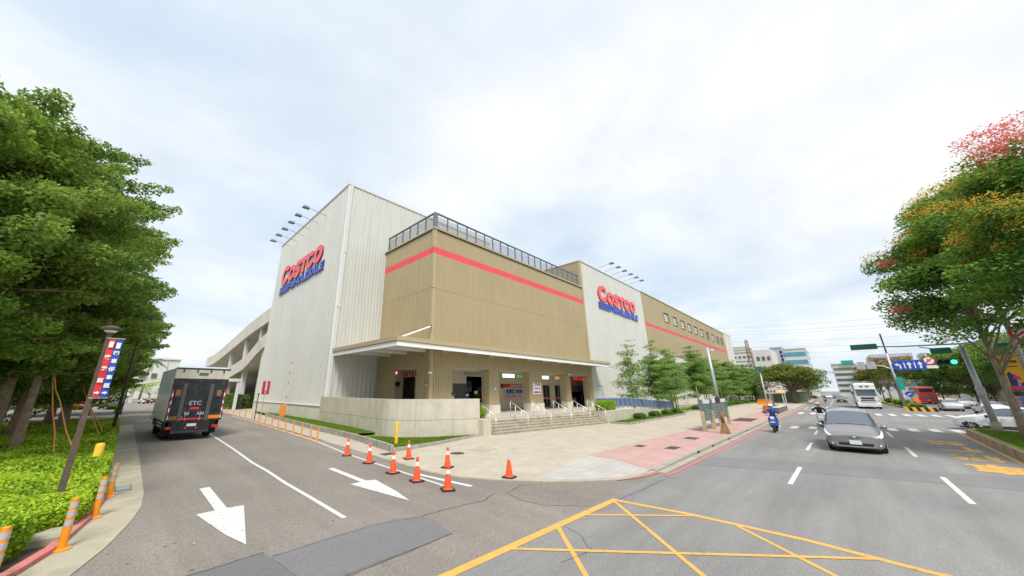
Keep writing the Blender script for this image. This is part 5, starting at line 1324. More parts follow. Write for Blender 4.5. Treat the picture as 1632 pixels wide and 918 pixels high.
# ---- small blue truck
bt = empty('pickup_truck', (66, -13.2, 0), 0, label='small bright blue truck half hidden behind the signal pole', cat='truck')
Body([(2.4, .3, .95, 1.7, .72, .78, .66), (2.3, .25, 1.0, 1.95, .78, .82, .7), (1.0, .25, 1.0, 2.0, .8, .84, .7), (.9, .3, 1.0, 1.95, .78, .82, .7)]).shell('cab', 'paint_blue', bt, 14)
b = MB(); b.box(-2.4, .85, -.85, .85, .62, .72); b.build('bed_floor', 'paint_blue', bt)
for c in ((-2.4, -2.34, -.85, .85), (.79, .85, -.85, .85)): b = MB(); b.box(c[0], c[1], c[2], c[3], .72, 1.15); b.build('bed_board', 'paint_blue', bt)
for s in (-1, 1): b = MB(); b.box(-2.33, .78, s * .82 - .03, s * .82 + .03, .72, 1.15); b.build('bed_board', 'paint_blue', bt); [wheel(bt, x, s * .68, .3, .18) for x in (1.6, -1.4)]
b = MB(); b.cbox((.88, 0, 1.62), (.04, 1.3, .5), ch=.02); b.build('rear_window', 'glass_car', bt)
b = MB(); b.box(-2.2, .6, -.75, .75, .73, 2.0); b.build('cargo', 'paint_navy', bt)

# ---- scooters with riders
SKINNED = []
def person(name, loc, rz, J, E_, label, mats, group=None, cat='person'):
    """one continuous skinned body; J joints with radii, E_ edges with a material key"""
    me = bpy.data.meshes.new(name); keys = list(J); ix = {k: i for i, k in enumerate(keys)}
    me.from_pydata([J[k][0] for k in keys], [(ix[a], ix[b]) for a, b, _ in E_], [])
    o = bpy.data.objects.new(name, me); col.objects.link(o); o.location = loc; o.rotation_euler = (0, 0, rz)
    sk = o.modifiers.new('skin', 'SKIN'); sk.use_smooth_shade = True; ss = o.modifiers.new('sub', 'SUBSURF'); ss.levels = ss.render_levels = 1
    for i, k in enumerate(keys):
        v = me.skin_vertices[0].data[i]; r = J[k][1]; v.radius = (r, r) if not isinstance(r, tuple) else r; v.use_root = (k == 'hip')
    for m in mats: me.materials.append(M[m])
    tag(o, label, cat, group)
    SKINNED.append((o, [(Vector(J[a][0]), Vector(J[b][0]), mi) for a, b, mi in E_]))
    return o
def fingers(J, E_, side, wrist, fwd, mi):
    f = Vector(fwd).normalized(); w = Vector(wrist); lat = Vector((0, side, 0))
    J[f'palm{side}'] = (tuple(w + f * .06), (.042, .022)); E_.append((f'wr{side}', f'palm{side}', mi))
    for k, (o, l) in enumerate(((-.034, .070), (-.011, .082), (.012, .078), (.034, .060))):
        p = w + f * .10 + lat * o; J[f'f{side}{k}'] = (tuple(p), .011); J[f'g{side}{k}'] = (tuple(p + f * l * .6 + Vector((0, 0, -l * .55))), .009)
        E_ += [(f'palm{side}', f'f{side}{k}', mi), (f'f{side}{k}', f'g{side}{k}', mi)]
    J[f't{side}'] = (tuple(w + f * .07 - lat * .055 + Vector((0, 0, -.02))), .011); E_.append((f'palm{side}', f't{side}', mi))
def rider(loc, rz, label, top, legs, helmet, face_mat='skin'):
    J = {'hip': ((-.28, 0, .84), .15), 'waist': ((-.25, 0, 1.0), .145), 'chest': ((-.17, 0, 1.24), (.17, .125)), 'neck': ((-.12, 0, 1.44), .06), 'head': ((-.08, 0, 1.56), .095), 'crown': ((-.08, 0, 1.66), .085), 'nose': ((.02, 0, 1.56), .02)}
    E_ = [('hip', 'waist', 1), ('waist', 'chest', 0), ('chest', 'neck', 0), ('neck', 'head', 2), ('head', 'crown', 2), ('head', 'nose', 2)]
    for s in (1, -1):
        J[f'sh{s}'] = ((-.15, s * .20, 1.37), .075); J[f'el{s}'] = ((.06, s * .34, 1.16), .056); J[f'wr{s}'] = ((.30, s * .33, 1.09), .038)
        J[f'th{s}'] = ((-.22, s * .11, .82), .10); J[f'kn{s}'] = ((.20, s * .21, .80), .075); J[f'an{s}'] = ((.16, s * .17, .42), .05); J[f'toe{s}'] = ((.33, s * .18, .375), .042)
        E_ += [('chest', f'sh{s}', 0), (f'sh{s}', f'el{s}', 0), (f'el{s}', f'wr{s}', 0), ('hip', f'th{s}', 1), (f'th{s}', f'kn{s}', 1), (f'kn{s}', f'an{s}', 1), (f'an{s}', f'toe{s}', 3)]
        fingers(J, E_, s, J[f'wr{s}'][0], (1, 0, -.15), 2)
    o = person('person', loc, rz, J, E_, label, [top, legs, face_mat, 'cloth_black'])
    h = MB().lathe([(.02, .16), (.08, .145), (.125, .09), (.142, .02), (.14, -.05), (.125, -.085)], (-.09, 0, 1.61), 14).build('helmet', helmet, o, smooth=True)
    v = MB(); n = 8; vs, fs = [], []
    for k in range(n + 1):
        a = -1.05 + 2.1 * k / n
        for z in (1.545, 1.64): vs.append((-.09 + .148 * math.cos(a), .148 * math.sin(a), z))
    for k in range(n): fs.append((2 * k, 2 * k + 2, 2 * k + 3, 2 * k + 1))
    v.add(vs, fs); v.build('visor', 'glass_car', o, smooth=True)
    return o
def scooter(loc, rz, paint, label, group=None):
    e = empty('scooter', loc, rz, label=label, cat='scooter', group=group)
    for x in (.62, -.62):
        t = MB().lathe([(.13, -.05), (.22, -.055), (.25, 0), (.22, .055), (.13, .05)], (x, 0, .25), 16, axis='y').build('wheel', 'rubber', e, smooth=True)
        MB().lathe([(.14, -.035), (.04, -.045), (.04, .045), (.14, .035)], (x, 0, .25), 12, axis='y').build('rim', 'rim_metal', t, smooth=True)
    b = MB(); b.add([(.52, -.10, .42), (.52, .10, .42), (.30, .24, .38), (.30, -.24, .38), (.40, -.16, .98), (.40, .16, .98), (.26, .25, .80), (.26, -.25, .80), (.56, -.08, .70), (.56, .08, .70)],
                    [(0, 1, 9, 8), (8, 9, 5, 4), (1, 2, 6, 9), (9, 6, 5), (3, 0, 8, 7), (8, 4, 7), (2, 3, 7, 6), (4, 5, 6, 7), (3, 2, 1, 0)]); b.build('front_shield', paint, e, smooth=True, auto=30)
    b = MB(); b.cbox((.05, 0, .33), (.62, .36, .10), ch=.03); b.build('footboard', 'black', e)
    b = MB(); b.add([(-.20, -.15, .30), (-.20, .15, .30), (-.92, .11, .48), (-.92, -.11, .48), (-.16, -.17, .68), (-.16, .17, .68), (-.98, .12, .74), (-.98, -.12, .74)], [(0, 3, 2, 1), (4, 5, 6, 7), (0, 1, 5, 4), (1, 2, 6, 5), (2, 3, 7, 6), (3, 0, 4, 7)]); b.build('rear_body', paint, e, smooth=True, auto=30)
    b = MB(); b.cbox((-.52, 0, .735), (.78, .28, .10), ch=.04); b.build('seat', 'cloth_black', e)
    b = MB().tube([(.58, .05, .28), (.40, .0, .98)], .035, 6); b.build('fork', 'dark_metal', e)
    b = MB().tube([(.30, -.36, 1.06), (.40, -.14, 1.04), (.42, 0, 1.02), (.40, .14, 1.04), (.30, .36, 1.06)], .02, 6); b.build('handlebar', 'black', e)
    b = MB(); b.cbox((.46, 0, .90), (.10, .20, .14), ch=.03); b.build('headlight', 'lamp_clear', e); b = MB(); b.cbox((-.99, 0, .66), (.04, .18, .10), ch=.015); b.build('tail_light', 'lamp_red', e)
    b = MB(); b.cbox((.60, 0, .52), (.34, .13, .05), ch=.02); b.build('mudguard', paint, e)
    for s in (-1, 1):
        b = MB().tube([(.36, s * .26, 1.06), (.36, s * .34, 1.22)], .008, 5); b.lathe([(.01, -.012), (.055, 0), (.01, .012)], (.36, s * .36, 1.24), 10, axis='x'); b.build('mirror', 'black', e)
    b = MB(); b.box(.575, .585, -.12, .12, .60, .68); b.build('number_plate', 'plate', e); b = MB().tube([(-.35, -.16, .26), (-.85, -.18, .33)], [.035, .05], 8); b.build('exhaust', 'dark_metal', e)
    return e
scooter((31.6, 3.35, 0), PI, 'paint_blue', 'pale blue scooter ridden beside the red kerb line'); rider((31.6, 3.35, 0), PI, 'scooter rider in bright blue jacket and white helmet', 'cloth_blue', 'cloth_black', 'helmet_white')
scooter((38.6, 1.25, 0), PI, 'paint_white', 'white and black scooter beside the grey minivan'); rider((38.6, 1.25, 0), PI, 'scooter rider in black jacket with pale pink helmet', 'cloth_black', 'cloth_grey', 'helmet_pink')
scooter((118, 2.3, 0), PI, 'paint_dark', 'dark scooter far up the road near the kerb'); rider((118, 2.3, 0), PI, 'distant scooter rider in dark clothes near the kerb', 'cloth_grey', 'cloth_black', 'helmet_white')
for i, (x, y, a, p, lab) in enumerate(((3.6, 104, 2.2, 'paint_dark', 'black scooter at the end of the row parked by the drive'), (4.3, 106, 2.2, 'paint_silver', 'silver scooter second in the row parked by the drive'), (5.0, 108, 2.2, 'paint_dark', 'black scooter in the middle of the row parked by the drive'),
                                  (5.7, 110, 2.2, 'paint_red', 'red scooter parked in the row by the drive'), (2.9, 102, 2.2, 'paint_white', 'white scooter parked in the row by the drive'))):
    scooter((x, y, 0), a, p, lab, 'scooters parked by the drive')
def stander(loc, rz, label, top, legs):
    J = {'hip': ((0, 0, .92), .135), 'waist': ((0, 0, 1.06), .12), 'chest': ((0.01, 0, 1.30), (.165, .115)), 'neck': ((0.01, 0, 1.47), .055), 'head': ((.03, 0, 1.58), .088), 'crown': ((.02, 0, 1.67), .085), 'nose': ((.12, 0, 1.58), .018)}
    E_ = [('hip', 'waist', 1), ('waist', 'chest', 0), ('chest', 'neck', 0), ('neck', 'head', 2), ('head', 'crown', 2), ('head', 'nose', 2)]
    for s in (1, -1):
        J[f'sh{s}'] = ((0, s * .19, 1.41), .065); J[f'el{s}'] = ((-.03, s * .25, 1.13), .05); J[f'wr{s}'] = ((.10, s * .25, .90), .035)
        J[f'th{s}'] = ((0, s * .10, .86), .092); J[f'kn{s}'] = ((.03 * s, s * .11, .48), .066); J[f'an{s}'] = ((.06 * s - .02, s * .11, .09), .045); J[f'toe{s}'] = ((.06 * s + .13, s * .12, .04), .038)
        E_ += [('chest', f'sh{s}', 0), (f'sh{s}', f'el{s}', 0), (f'el{s}', f'wr{s}', 2), ('hip', f'th{s}', 1), (f'th{s}', f'kn{s}', 1), (f'kn{s}', f'an{s}', 1), (f'an{s}', f'toe{s}', 3)]
        fingers(J, E_, s, J[f'wr{s}'][0], (.4, 0, -.9), 2)
    o = person('person', loc, rz, J, E_, label, [top, legs, 'skin', 'cloth_black'])
    MB().lathe([(.02, .125), (.07, .105), (.098, .05), (.10, -.01), (.08, -.06)], (.005, 0, 1.64), 12).build('hair', 'hair', o, smooth=True)
stander((20.05, 22.75, FL), -1.2, 'person in white shirt standing in the stock room opening', 'cloth_white', 'cloth_black')
stander((44.7, 24.0, FL), -2.4, 'person in black clothes standing by the trolleys', 'cloth_black', 'cloth_black')
stander((33.6, 23.3, FL), 2.4, 'shopper in grey top walking between the piers', 'cloth_grey', 'cloth_black')
stander((22.4, 23.6, FL), 0.6, 'shopper in blue top inside the stock room opening', 'cloth_blue', 'cloth_grey')
def sitter(loc, rz, label, top):
    J = {'hip': ((0, 0, .52), .14), 'waist': ((.02, 0, .68), .125), 'chest': ((.06, 0, .92), (.165, .115)), 'neck': ((.09, 0, 1.09), .055), 'head': ((.12, 0, 1.20), .088), 'crown': ((.11, 0, 1.29), .085), 'nose': ((.21, 0, 1.19), .018)}
    E_ = [('hip', 'waist', 1), ('waist', 'chest', 0), ('chest', 'neck', 0), ('neck', 'head', 2), ('head', 'crown', 2), ('head', 'nose', 2)]
    for s in (1, -1):
        J[f'sh{s}'] = ((.05, s * .19, 1.02), .065); J[f'el{s}'] = ((.08, s * .25, .76), .05); J[f'wr{s}'] = ((.32, s * .18, .66), .035)
        J[f'th{s}'] = ((.08, s * .10, .52), .09); J[f'kn{s}'] = ((.46, s * .13, .52), .066); J[f'an{s}'] = ((.46, s * .13, .09), .045); J[f'toe{s}'] = ((.62, s * .13, .04), .038)
        E_ += [('chest', f'sh{s}', 0), (f'sh{s}', f'el{s}', 0), (f'el{s}', f'wr{s}', 2), ('hip', f'th{s}', 1), (f'th{s}', f'kn{s}', 1), (f'kn{s}', f'an{s}', 1), (f'an{s}', f'toe{s}', 3)]
        fingers(J, E_, s, J[f'wr{s}'][0], (1, 0, -.2), 2)
    o = person('person', loc, rz, J, E_, label, [top, 'cloth_black', 'skin', 'cloth_black'])
    MB().lathe([(.02, .125), (.07, .105), (.098, .05), (.10, -.01), (.08, -.06)], (.095, 0, 1.26), 12).build('hair', 'hair', o, smooth=True)
    bn = empty('stool', (loc[0], loc[1], loc[2]), rz, label='plain stool under the seated ' + label.split('seated ')[-1], cat='stool')
    MB().cbox((0, 0, .40), (.38, .38, .05), ch=.015).build('seat', 'cloth_grey', bn)
    for a in (-.15, .15):
        for c in (-.15, .15): MB().tube([(a, c, 0), (a, c, .38)], .015, 5).build('leg', 'dark_metal', bn)
sitter((14.4, 27.6, FL), -2.0, 'dark haired person seated behind the wall near the white block', 'cloth_black'); sitter((14.7, 25.2, FL), -2.0, 'dark haired person seated behind the wall near the canopy post', 'cloth_blue')
# ================================================================== STREET FURNITURE
def group_at(src, loc, rz=0.0, label=None):
    c = copy_tree(src); c.location = loc; c.rotation_euler = (0, 0, rz)
    if label: c['label'] = label
    return c
# ---- traffic cones
def cone(loc, rz, label, plain=False, h=0.62):
    e = empty('traffic_cone', loc, rz, label=label, cat='cone', group='traffic cones round the drive corner')
    MB().cbox((0, 0, .02), (.36, .36, .04), ch=.012).build('base', 'rubber', e)
    r = lambda z: .125 - (.125 - .03) * (z / h)
    MB().lathe([(.14, .04), (r(.06), .06), (r(h * .68), h * .68)], n=18).build('body', 'cone_orange', e, smooth=True, auto=40)
    MB().lathe([(r(h * .68) + .001, h * .68), (r(h * .84) + .001, h * .84)], n=18).build('collar', 'white_flat' if not plain else 'cone_orange', e, smooth=True, auto=40)
    if plain: MB().lathe([(r(h * .84), h * .84), (.022, h + .03), (.008, h + .05)], n=14).build('tip', 'reflective', e, smooth=True, auto=40)
    else: MB().lathe([(r(h * .84), h * .84), (.034, h * .9), (.046, h * .94), (.048, h * .985), (.036, h + .03), (.01, h + .045)], n=14).build('knob', 'cone_orange', e, smooth=True, auto=40)
    return e
CN = [((6.92, 7.99), 'orange cone in front of the white line end, lowest of the cluster'), ((6.86, 9.36), 'orange cone on the white line second from its road end'), ((6.92, 10.78), 'orange cone on the white line between two others'),
      ((7.16, 12.83), 'orange cone on the white line fourth from its road end'), ((7.26, 14.9), 'orange cone on the white line next to the row of slim posts'), ((8.65, 12.41), 'orange cone at the tip of the grass corner'), ((8.72, 10.11), 'orange cone on the pavement beside the round cover')]
for (x, y), lab in CN: cone((x, y, 0.0 if x < 8 else .015), rc.uniform(-.5, .5), lab, h=.63 if y > 9 else .60)
cone((9.17, 7.67, .016), .2, 'plain orange cone with grey tip alone at the pavement edge', True, .60)
# ---- bollards
def bollard(loc, h, label, r=.085):
    e = empty('bollard', loc, label=label, cat='bollard', group='yellow bollards'); MB().lathe([(r, 0), (r, h - .05), (r * .8, h - .012), (r * .3, h)], n=16).build('tube', 'bollard_yellow', e, smooth=True, auto=50); return e
bollard((10.03, 15.5, .12), 1.06, 'tall yellow bollard on the grass in front of the curved concrete wall'); bollard((-.22, 16.3, .05), 1.0, 'yellow bollard standing in the lime hedge', .11)
# ---- delineator posts
def delineator(loc, h, label, bands, grp, lean=(0, 0), r=.045):
    e = empty('delineator_post', loc, label=label, cat='post', group=grp)
    MB().lathe([(.13, 0), (.13, .018), (.06, .035), (r + .006, .06)], n=14).build('base', 'post_orange', e, smooth=True, auto=40)
    q = lambda z: (lean[0] * z, lean[1] * z, z)
    def seg(name, z0, z1, m, dr=0): MB().tube([q(z0), q(z1)], [r + .006 * (1 - z0 / h) + dr, r + .006 * (1 - z1 / h) + dr], 12).build(name, m, e, smooth=True, auto=50)
    z = .05
    for a in bands:
        seg('tube', z, a, 'post_orange'); seg('reflective_band', a, a + .085, 'reflective', .002); z = a + .085
    seg('tube', z, h, 'post_orange')
    MB().lathe([(r, 0), (r * .6, .02)], q(h), 12).build('cap', 'post_orange', e, smooth=True)
for (x, y), lab in (((-.80, 8.45), 'striped orange post first along the red kerb, its foot out of view'), ((-.24, 9.76), 'striped orange post beside the gap in the hedge'), ((.07, 11.6), 'striped orange post third along the red kerb'), ((.24, 13.5), 'striped orange post last along the red kerb by the drain')):
    delineator((x, y, .012), .76, lab, (.36, .50, .63), 'striped posts along the red kerb', r=.055)
OR = [(7.92, 19.91), (8.03, 21.18), (8.10, 22.8), (8.16, 24.5), (8.2, 26.2), (8.27, 28.0), (8.38, 29.9), (8.47, 32.0), (8.55, 34.3), (8.66, 37.0), (8.76, 40.0), (8.88, 43.0), (8.96, 46.2), (9.0, 50), (9.05, 54), (9.1, 58.5), (9.15, 63.5)]
words = ('first', 'second', 'third', 'fourth', 'fifth', 'sixth', 'seventh', 'eighth', 'ninth', 'tenth', 'eleventh', 'twelfth', 'thirteenth', 'fourteenth', 'fifteenth', 'sixteenth', 'seventeenth')
for i, (x, y) in enumerate(OR): delineator((x, y, .0), .74, f'slim orange post of the row along the drive, {words[i]} counted from the cones', (), 'slim orange posts along the drive', r=.038)
# ---- brown lamp post with two hanging banners
lp = empty('lamp_post', (-.57, 12.25, 0), label='brown square lamp post with flat hood carrying a red and a blue banner', cat='lamp post')
b = MB(); vs = []
for z, r in ((0, .062), (4.0, .045)): vs += [(-r, -r, z), (r, -r, z), (r, r, z), (-r, r, z)]
b.add(vs, [(3, 2, 1, 0), (4, 5, 6, 7), (0, 1, 5, 4), (1, 2, 6, 5), (2, 3, 7, 6), (3, 0, 4, 7)]); b.build('pole', 'brown_metal', lp)
MB().lathe([(.05, -.12), (.07, -.07), (.20, -.045), (.21, 0), (.08, .05), (.02, .06)], (0, 0, 4.10), 16).build('hood', 'brown_metal', lp, smooth=True, auto=30)
MB().lathe([(.08, 0), (.13, .05)], (0, 0, 3.985), 14).build('diffuser', 'white_flat', lp)
for z in (3.84, 2.44): MB().tube([(-.02, -.1, z), (.30, -.1, z)], .012, 6).build('banner_arm', 'galv', lp)
def hanging_banner(x0, x1, z0, z1, y, m, chars, label):
    e = empty('banner', (x0, y, z0), label=label, cat='banner'); n = 8; b = MB(); vs, fs = [], []
    for s, off in ((0, 0.0), (1, .006)):
        for i in range(n + 1):
            z = z0 + (z1 - z0) * i / n; d = .015 * math.sin(i * 1.1); vs += [(x0, y + d + off, z), (x1, y + d + off, z)]
    k = 2 * (n + 1)
    for i in range(n): fs += [(2 * i, 2 * i + 1, 2 * i + 3, 2 * i + 2), (k + 2 * i + 2, k + 2 * i + 3, k + 2 * i + 1, k + 2 * i), (2 * i, 2 * i + 2, k + 2 * i + 2, k + 2 * i), (2 * i + 3, 2 * i + 1, k + 2 * i + 1, k + 2 * i + 3)]
    b.add(vs, fs); b.build('cloth', m, e, world=True, smooth=True, auto=30)
    cx = (x0 + x1) / 2; w = x1 - x0; n = len(chars)
    for i, ch in enumerate(chars):
        z = z1 - (z1 - z0) * (i + .55) / (n + 1.0) - .02
        text_obj('lettering', ch, 'white_flat', w * .86, Matrix.Translation(-Vector(e.location)) @ frame((cx, y - .022, z), (1, 0, 0), (0, 0, 1)), e, ext=.001, bold=.006)
    z = z0 + .10; b = MB(); b.prism([(-.045, -.016), (.0, -.016), (.0, -.038), (.05, 0), (.0, .038), (.0, .016), (-.045, .016)], -.024, -.022, base=lambda a, c, d: (cx + a, y + d, z + c)); b.build('arrow', 'white_flat', e, world=True)
    z = z1 - .13; b = MB(); b.prism([(-w * .32, -.07), (w * .32, -.07), (w * .32, .07), (-w * .32, .07)], -.024, -.021, base=lambda a, c, d: (cx + a, y + d, z + c)); b.build('symbol', 'white_flat', e, world=True)
hanging_banner(-.545, -.425, 2.46, 3.82, 12.13, 'red_flat', ' 收費區', 'long red vertical banner with white characters on the brown lamp post')
hanging_banner(-.415, -.295, 2.46, 3.80, 12.13, 'blue_flat', ' 機車停車區', 'long blue vertical banner with white characters on the brown lamp post')
# ---- further lamp posts along the bed
def road_lamp(loc, h, arm, label, m='brown_metal'):
    e = empty('lamp_post', loc, label=label, cat='lamp post', group='lamp posts along the planting bed')
    MB().tube([(0, 0, 0), (0, 0, h)], [.09, .055], 10).build('pole', m, e, smooth=True); MB().tube([(0, 0, h - .1), (arm, 0, h + .05)], .035, 8).build('arm', m, e)
    MB().cbox((arm + .15, 0, h + .03), (.7, .26, .12), ch=.03).build('lamp_head', 'dark_metal', e)
road_lamp((-.08, 29.5, 0), 7.0, .35, 'slender brown lamp post rising from the lime hedge behind the box truck'); road_lamp((.1, 58, 0), 7.6, .35, 'thin distant lamp post beyond the lime hedge')
# ---- red upright sign, gate barrier, thin pole
e = empty('upright_sign', (9.0, 35.6, .0), label='narrow red upright sign with white characters beside the slim orange posts', cat='sign')
MB().tube([(9.0, 35.6, 0), (9.0, 35.6, 2.35)], .03, 8).build('post', 'galv', e, world=True); b = MB(); b.box(8.72, 9.32, 35.56, 35.60, 2.3, 3.45); b.build('panel', 'crimson_flat', e, world=True)
for i, ch in enumerate('停車場禁行人'): text_obj('lettering', ch, 'white_flat', .19, Matrix.Translation(-Vector(e.location)) @ frame((9.02, 35.55, 3.33 - i * .18), (1, 0, 0), (0, 0, 1)), e, ext=.001, bold=.003)
e = empty('gate_barrier', (11.2, 37.2, .27), label='orange car park barrier with raised striped arm against the white wall', cat='barrier')
MB().cbox((11.2, 37.2, .80), (.42, .42, 1.05), ch=.04).build('cabinet', 'barrier_orange', e, world=True)
for i in range(14):
    z0 = 1.25 + i * .32; MB().cbox((11.28, 37.0, z0 + .16), (.05, .03, .318)).build('arm_section', 'white_clad' if i not in (2, 6, 9, 12) else 'crimson_flat', e, world=True)
e = empty('slim_pole', (9.2, 38.4, 0), label='thin dark pole standing among the slim orange posts', cat='pole'); MB().tube([(9.2, 38.4, 0), (9.2, 38.4, 2.2)], .04, 8).build('shaft', 'dark_metal', e, world=True); MB().lathe([(.07, 0), (.07, .16), (.03, .2)], (9.2, 38.4, 2.2), 10).build('head', 'black', e, world=True)

# ---- notice boards on the pink pavement
nb = empty('notice_boards', (27.2, 6.35, .11), label='three green notice boards between concrete posts on the pink pavement', cat='notice board')
PX = (27.2, 29.6, 32.0, 34.5)
for i, x in enumerate(PX):
    for dx in ((0,) if i in (0, 3) else (-.14, .14)):
        b = MB(); b.box(x + dx - .09, x + dx + .09, 6.26, 6.46, 0.1, 1.35); b.build('post', 'post_concrete', nb, world=True)
        b = MB(); b.box(x + dx - .092, x + dx + .092, 6.257, 6.463, 1.352, 2.05); b.build('post_sleeve', 'blue_grey_metal', nb, world=True)
for i in range(3):
    x0, x1 = PX[i] + (.1 if i == 0 else .24), PX[i + 1] - (.1 if i == 2 else .24)
    b = MB(); b.box(x0, x1, 6.32, 6.40, .72, 1.78); p = b.build('board', 'board_green', nb, world=True)
    b = MB(); b.box(x0, x1, 6.31, 6.41, 1.785, 2.02); b.build('header', 'cloth_white', nb, world=True)
    for k in range(4):
        z = 1.62 - k * .2 - rc.uniform(0, .05); a = x0 + rc.uniform(.15, .7); b = MB(); b.box(a, min(x1 - .1, a + rc.uniform(.4, 1.0)), 6.312, 6.318, z, z + .03); b.build('chalk_mark', 'reflective', nb, world=True)
# ---- leaning silver pole with rusty foot
e = empty('lamp_pole', (26.85, 5.25, .11), label='silver pole with rusty splayed foot beside the notice boards', cat='pole')
b = MB(); vs = [(-.28, -.24, 0), (.28, -.24, 0), (.28, .24, 0), (-.28, .24, 0), (-.09, -.09, .62), (.09, -.09, .62), (.09, .09, .62), (-.09, .09, .62)]
b.add(vs, [(3, 2, 1, 0), (4, 5, 6, 7), (0, 1, 5, 4), (1, 2, 6, 5), (2, 3, 7, 6), (3, 0, 4, 7)]); b.build('foot', 'rust', e)
MB().tube([(0, 0, .6), (0.0, .02, 1.3)], .105, 10).build('rusty_sleeve', 'rust', e, smooth=True); MB().tube([(0, .02, 1.3), (0, .05, 5.2)], [.10, .07], 12).build('shaft', 'galv', e, smooth=True)
MB().cbox((-.16, .05, 1.95), (.22, .2, .36), ch=.02).build('control_box', 'dark_metal', e); MB().tube([(0, .05, 4.95), (.35, -.1, 5.05)], .03, 6).build('bracket', 'galv', e); MB().cbox((.45, -.12, 5.06), (.24, .12, .08), ch=.02).build('small_lamp', 'white_flat', e)
# ---- pole with green signal head by the kerb
def signal_head(e, c, d, face, lit=True, m='signal_green'):
    """horizontal three-lamp head; d half length along Y, face -1 towards -X"""
    c = Vector(c); h = MB().cbox(tuple(c), (.26, 2 * d, .36), ch=.04).build('signal_head', m, e, world=True)
    for k in range(3):
        y = c.y + (k - 1) * d * .64; L = MB().lathe([(.13, 0), (.13, .02)], (c.x + face * .14, y, c.z), 14, axis='x'); o = L.build('lens', 'black', h); o.location = -Vector(e.location)
        hd = MB(); n = 8
        for j in range(n):
            a0, a1 = math.pi * (j / n), math.pi * ((j + 1) / n)
            hd.add([(c.x + face * .13, y + .15 * math.cos(a0), c.z + .15 * math.sin(a0)), (c.x + face * .13, y + .15 * math.cos(a1), c.z + .15 * math.sin(a1)), (c.x + face * .34, y + .14 * math.cos(a1), c.z + .14 * math.sin(a1)), (c.x + face * .34, y + .14 * math.cos(a0), c.z + .14 * math.sin(a0))], [(0, 1, 2, 3)])
        o = hd.build('visor', m, h); o.location = -Vector(e.location)
mat('green_light', (0.05, 0.9, 0.55), 0.4, emit=1.2)
e = empty('signal_pole', (50, 5.45, .11), label='slim grey pole with small green signal head beyond the notice boards', cat='signal pole')
MB().tube([(50, 5.45, .11), (50, 5.45, 4.9)], [.085, .06], 10).build('pole', 'galv', e, world=True, smooth=True); signal_head(e, (49.9, 5.45, 5.0), .36, 1)
MB().cbox((49.9, 5.75, 4.4), (.25, .3, .35), ch=.03).build('pedestrian_head', 'signal_green', e, world=True)
# ---- bus shelter, planter blocks and orange barriers
sh = empty('bus_shelter', (67, 5.9, .11), label='small bus shelter with curved pale sign board roof by the kerb', cat='shelter')
b = MB(); b.box(65.8, 69.6, 5.2, 7.0, 2.42, 2.52); b.build('roof', 'galv', sh, world=True)
b = MB(); n = 10; top = [(5.0 + 2.1 * i / n, 2.45 + .62 * math.sin(math.pi * i / n) ** .7 if 0 < i < n else 2.75) for i in range(n + 1)]
b.prism([(4.95, 2.25)] + [(7.15, 2.25)] + [(y, z) for y, z in top[::-1]], 65.70, 65.78, base=lambda a, c, d: (d, a, c)); b.build('sign_board', 'cream', sh, world=True)
b = MB(); b.box(65.66, 65.695, 5.1, 5.9, 2.35, 2.7); b.build('orange_panel', 'lit_food', sh, world=True)
for y in (6.1, 6.45, 6.8): MB().cbox((65.68, y, 2.55), (.02, .2, .26)).build('lettering_block', 'cloth_grey', sh, world=True)
for x, y in ((66.2, 5.4), (69.2, 5.4), (66.2, 6.8), (69.2, 6.8)): MB().tube([(x, y, .1), (x, y, 2.42)], .06, 8).build('post', 'white_trim', sh, world=True)
b = MB(); b.box(66.2, 69.2, 6.82, 6.86, .5, 2.2); b.build('rear_glass', 'glass_teal', sh, world=True); b = MB(); b.box(66.5, 68.9, 6.3, 6.7, .52, .6); b.build('bench', 'blue_grey_metal', sh, world=True)
mat('block_grey', (0.13, 0.13, 0.135), 0.8, var=0.3, vscale=4); mat('block_pale', (0.45, 0.44, 0.42), 0.8, var=0.1)
for i, x in enumerate((55.6, 58.2, 60.8, 63.4)):
    e = empty('planter_block', (x, 5.35, .11), label=f'dark grey concrete block edged pale beside the kerb, {words[i]} counted toward the bus shelter', cat='block', group='concrete blocks by the bus shelter')
    MB().cbox((0, 0, .30), (2.2, .55, .60), ch=.03).build('body', 'block_grey', e); MB().cbox((0, 0, .63), (2.3, .65, .06), ch=.01).build('cap', 'block_pale', e)
def water_barrier(loc, rz, label):
    e = empty('water_barrier', loc, rz, label=label, cat='barrier', group='orange plastic barriers'); b = MB(); pr = [(-.28, 0), (.28, 0), (.26, .18), (.11, .42), (.09, .82), (-.09, .82), (-.11, .42), (-.26, .18)]
    b.prism(pr, -.75, .75, base=lambda a, c, d: (d, a, c)); b.build('shell', 'orange_plastic', e); MB().cbox((0, 0, .86), (1.1, .1, .08), ch=.02).build('grip', 'orange_plastic', e); MB().cbox((0, -.20, .32), (.7, .03, .09)).build('reflector', 'white_flat', e)
water_barrier((54.5, 6.1, .11), 0.5, 'orange plastic barrier lying before the grey blocks'); water_barrier((56.4, 6.4, .11), 0.2, 'orange plastic barrier beside the first grey block')
water_barrier((90, 10.6, .11), 1.2, 'orange plastic barrier standing before the dark hedge, near the store'); water_barrier((93, 10.0, .11), 1.2, 'orange plastic barrier standing before the dark hedge, near the yellow post')
bollard((108, 10.9, .1), 1.6, 'tall yellow post far along the pavement', .16)
